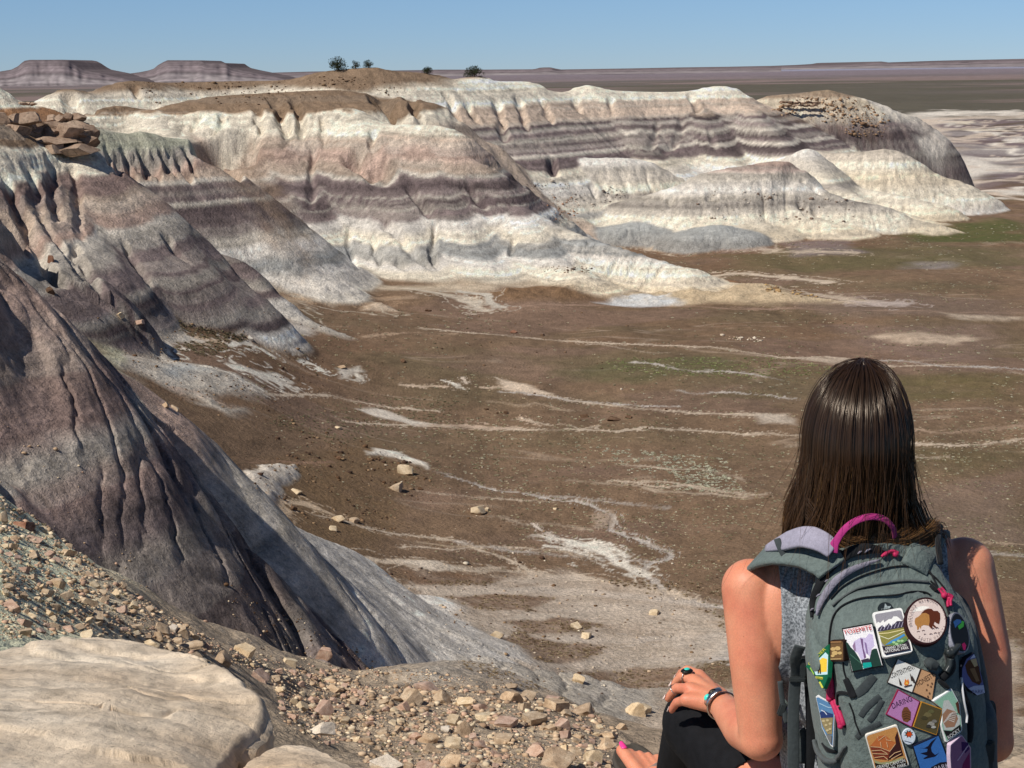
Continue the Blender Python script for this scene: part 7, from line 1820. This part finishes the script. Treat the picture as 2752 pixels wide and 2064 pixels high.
for a, b, r, cl in ((600, 1000, 50, (110, 100, 66)), (640, 960, 40, (96, 92, 60)), (560, 1040, 40, (70, 64, 44)), (640, 1110, 44, (150, 146, 136)), (680, 1080, 34, (120, 116, 110)), (610, 1140, 34, (60, 56, 50)), (670, 1150, 30, (170, 168, 160))): p.poly([(a + r * math.cos(t) * (1 + .2 * math.sin(3 * t)), b + r * .6 * math.sin(t)) for t in np.linspace(0, 6.28, 10)[:-1]], lin(*cl))
p.done()
p = Patch('M', q((660, 835), (890, 682), (990, 870), (1020, 1190), (995, 1225), (825, 1345), (760, 1130), (790, 940)), lin(232, 234, 232), lin(160, 206, 176), .06, 'green and white mountain patch with sharply pointed corners', rnd=14)
p.poly(q((770, 950), (790, 830), (850, 820), (920, 930), (950, 1000), (985, 1010), (990, 1120), (900, 1190), (800, 1190), (775, 1100)), lin(214, 214, 204)); p.poly(q((775, 1000), (830, 930), (930, 960), (965, 1050), (920, 1150), (820, 1160), (780, 1090)), lin(176, 132, 104))
for i in range(6): p.line(q((780 + i * 14, 1110 - i * 22), (840 + i * 12, 1060 - i * 18), (920 + i * 6, 1090 - i * 24)), 10, lin(236, 222, 206))
p.poly(q((930, 860), (965, 830), (985, 1000), (960, 980)), lin(96, 56, 44)); p.poly(q((780, 1190), (880, 1200), (990, 1120), (1000, 1190), (840, 1310)), lin(34, 34, 34)); p.text('ROCKY', (850, 1300), (990, 1195), 44, WH); p.done()
p = Patch('O', q((1455, 1070), (1940, 915), (2125, 1530), (1620, 1650)), lin(232, 226, 214), lin(206, 146, 84), .07, 'cream bordered patch of an orange canyon', rnd=50)
p.poly(q((1530, 1240), (1620, 1140), (1650, 1090), (1760, 1070), (1850, 1150), (1920, 1180), (1830, 1300), (1700, 1260)), lin(196, 112, 62)); p.poly(q((1530, 1230), (1700, 1250), (1830, 1310), (1800, 1440), (1600, 1420)), lin(134, 62, 44)); p.poly(q((1905, 1110), (1940, 1010), (1995, 1250), (2030, 1370), (1800, 1440), (1835, 1310), (1920, 1200)), lin(66, 34, 34))
for a in ([(1540, 1240), (1680, 1250), (1830, 1310), (1910, 1200)], [(1650, 1090), (1660, 1150), (1760, 1075), (1780, 1140), (1850, 1150)], [(1690, 1170), (1700, 1240)], [(1780, 1170), (1800, 1250)], [(1560, 1300), (1700, 1290), (1790, 1340)], [(1570, 1340), (1800, 1350)], [(1600, 1400), (1740, 1380), (1800, 1430)], [(1820, 1400), (1900, 1330), (1990, 1300)], [(1850, 1420), (1940, 1370), (2000, 1340)]): p.line(a, 10, lin(230, 188, 140))
p.poly(q((1590, 1430), (1700, 1470), (1850, 1450), (2040, 1380), (2000, 1450), (1800, 1500), (1620, 1490)), lin(160, 160, 116)); p.poly(q((1600, 1470), (1700, 1510), (1880, 1490), (2050, 1400), (2090, 1510), (1640, 1620)), lin(34, 28, 26)); p.text('GRAND CANYON', (1640, 1570), (2060, 1460), 52, WH); p.text('NATIONAL PARK', (1655, 1620), (2075, 1515), 44, WH); p.done()
p = Patch('M', [(368 + 82 * math.cos(t), 1264 + 96 * math.sin(t)) for t in np.linspace(0, 6.2832, 33)[:-1]], lin(206, 214, 224), lin(226, 236, 244), .08, 'small round white badge with a red-orange leaf', .004, 'badge')
p.poly([(365 + (58 if i % 2 else 34) * math.sin(i * math.pi / 8), 1228 - (52 if i % 2 else 30) * math.cos(i * math.pi / 8)) for i in range(16)], lin(60, 64, 56)); p.poly([(372 + (44 if i % 2 else 24) * math.sin(i * math.pi / 6), 1232 - (40 if i % 2 else 22) * math.cos(i * math.pi / 6)) for i in range(12)], lin(222, 82, 36)); p.line(q((310, 1310), (400, 1335)), 10, lin(110, 120, 140)); p.done()
p = Patch('M', q((415, 1380), (735, 1240), (870, 1600), (900, 1700), (530, 1760)), lin(24, 28, 48), lin(62, 118, 190), .05, 'blue patch with a black diving bird')
p.poly(q((480, 1400), (560, 1405), (605, 1380), (640, 1330), (715, 1270), (660, 1350), (640, 1400), (650, 1450), (690, 1490), (740, 1460), (690, 1510), (640, 1520), (560, 1540), (545, 1530), (600, 1500), (510, 1470), (590, 1450), (600, 1415)), lin(26, 26, 44)); p.poly(q((640, 1640), (750, 1580), (870, 1570), (890, 1690), (640, 1720)), lin(34, 32, 40)); p.text('PARK', (690, 1690), (870, 1640), 60, lin(190, 186, 200)); p.done()
p = Patch('M', q((870, 1370), (1010, 1245), (1120, 1400), (1125, 1700), (880, 1720), (865, 1500)), lin(214, 190, 206), lin(158, 112, 146), .06, 'long purple patch with pink border at the lower side', rnd=16); p.poly(q((1000, 1330), (1080, 1340), (1100, 1420), (1050, 1470), (1005, 1440)), lin(74, 40, 96)); p.poly(q((1100, 1460), (1105, 1650), (1000, 1690), (1020, 1600)), lin(136, 48, 96))
for i in range(5): p.line(q((950 + i * 24, 1560 - i * 36), (985 + i * 24, 1520 - i * 36)), 12, lin(206, 176, 206))
p.done()
p = Patch('M', q((1000, 560), (1005, 440), (1060, 310), (1155, 240), (1200, 330), (1250, 520), (1285, 660), (1280, 745), (1190, 770), (1090, 700), (1040, 640)), lin(38, 40, 48), lin(112, 112, 160), .05, 'blue-violet oval patch with a brown rock face, at the pack edge')
p.poly(q((1045, 400), (1080, 340), (1180, 310), (1215, 420), (1250, 600), (1220, 640), (1130, 600), (1070, 500)), lin(98, 62, 40)); p.poly(q((1110, 330), (1180, 310), (1200, 400), (1160, 420)), lin(216, 184, 134)); p.poly(q((1100, 440), (1160, 430), (1220, 590), (1180, 600)), lin(150, 112, 76)); p.poly(q((1085, 680), (1150, 650), (1270, 640), (1285, 735), (1190, 765)), lin(206, 206, 226)); p.text('PARK', (1130, 745), (1270, 735), 44, lin(110, 110, 150)); p.poly(q((1100, 320), (1150, 260), (1170, 300)), lin(226, 226, 240)); p.done()
p = Patch('N', [(1310 + 190 * math.cos(t) * (1 + .1 * math.sin(t)) + 130 * math.sin(t) * .5, 1070 + 420 * math.sin(t)) for t in np.linspace(0, 6.2832, 33)[:-1]], lin(140, 140, 150), lin(40, 44, 50), .09, 'dark oval badge with a green and blue figure', .003, 'badge'); p.poly(q((1180, 850), (1250, 800), (1330, 810), (1350, 860), (1260, 930), (1220, 980)), lin(70, 120, 180)); p.poly(q((1270, 940), (1340, 880), (1350, 830), (1400, 850), (1390, 950), (1300, 1010)), lin(80, 190, 80)); p.poly(q((1350, 1310), (1400, 1270), (1440, 1330), (1420, 1430), (1380, 1420)), lin(206, 44, 110)); p.done()
p = Patch('O', q((740, 500), (770, 488), (1010, 610), (1028, 660), (1000, 1265), (960, 1230), (830, 960), (800, 760)), lin(226, 224, 222), lin(92, 136, 176), .07, 'narrow wedge-shaped patch of blue mountains over tan rocks', rnd=10)
p.poly(q((800, 740), (860, 700), (930, 740), (1000, 760), (1005, 810), (820, 820)), lin(46, 62, 112)); p.line(q((820, 700), (870, 720), (910, 770)), 12, lin(216, 222, 232)); p.line(q((800, 600), (930, 660), (1000, 660)), 12, lin(170, 200, 220)); p.poly(q((815, 820), (1000, 810), (985, 1060), (920, 1060), (850, 940)), lin(150, 134, 96))
for a, b in ((860, 860), (920, 850), (960, 900), (900, 920), (960, 980), (920, 1000)): p.poly([(a + 24 * math.cos(t), b + 18 * math.sin(t)) for t in np.linspace(0, 6.28, 8)[:-1]], lin(196, 180, 138))
p.poly(q((900, 1060), (985, 1070), (980, 1210), (940, 1150)), lin(120, 120, 118)); p.done()
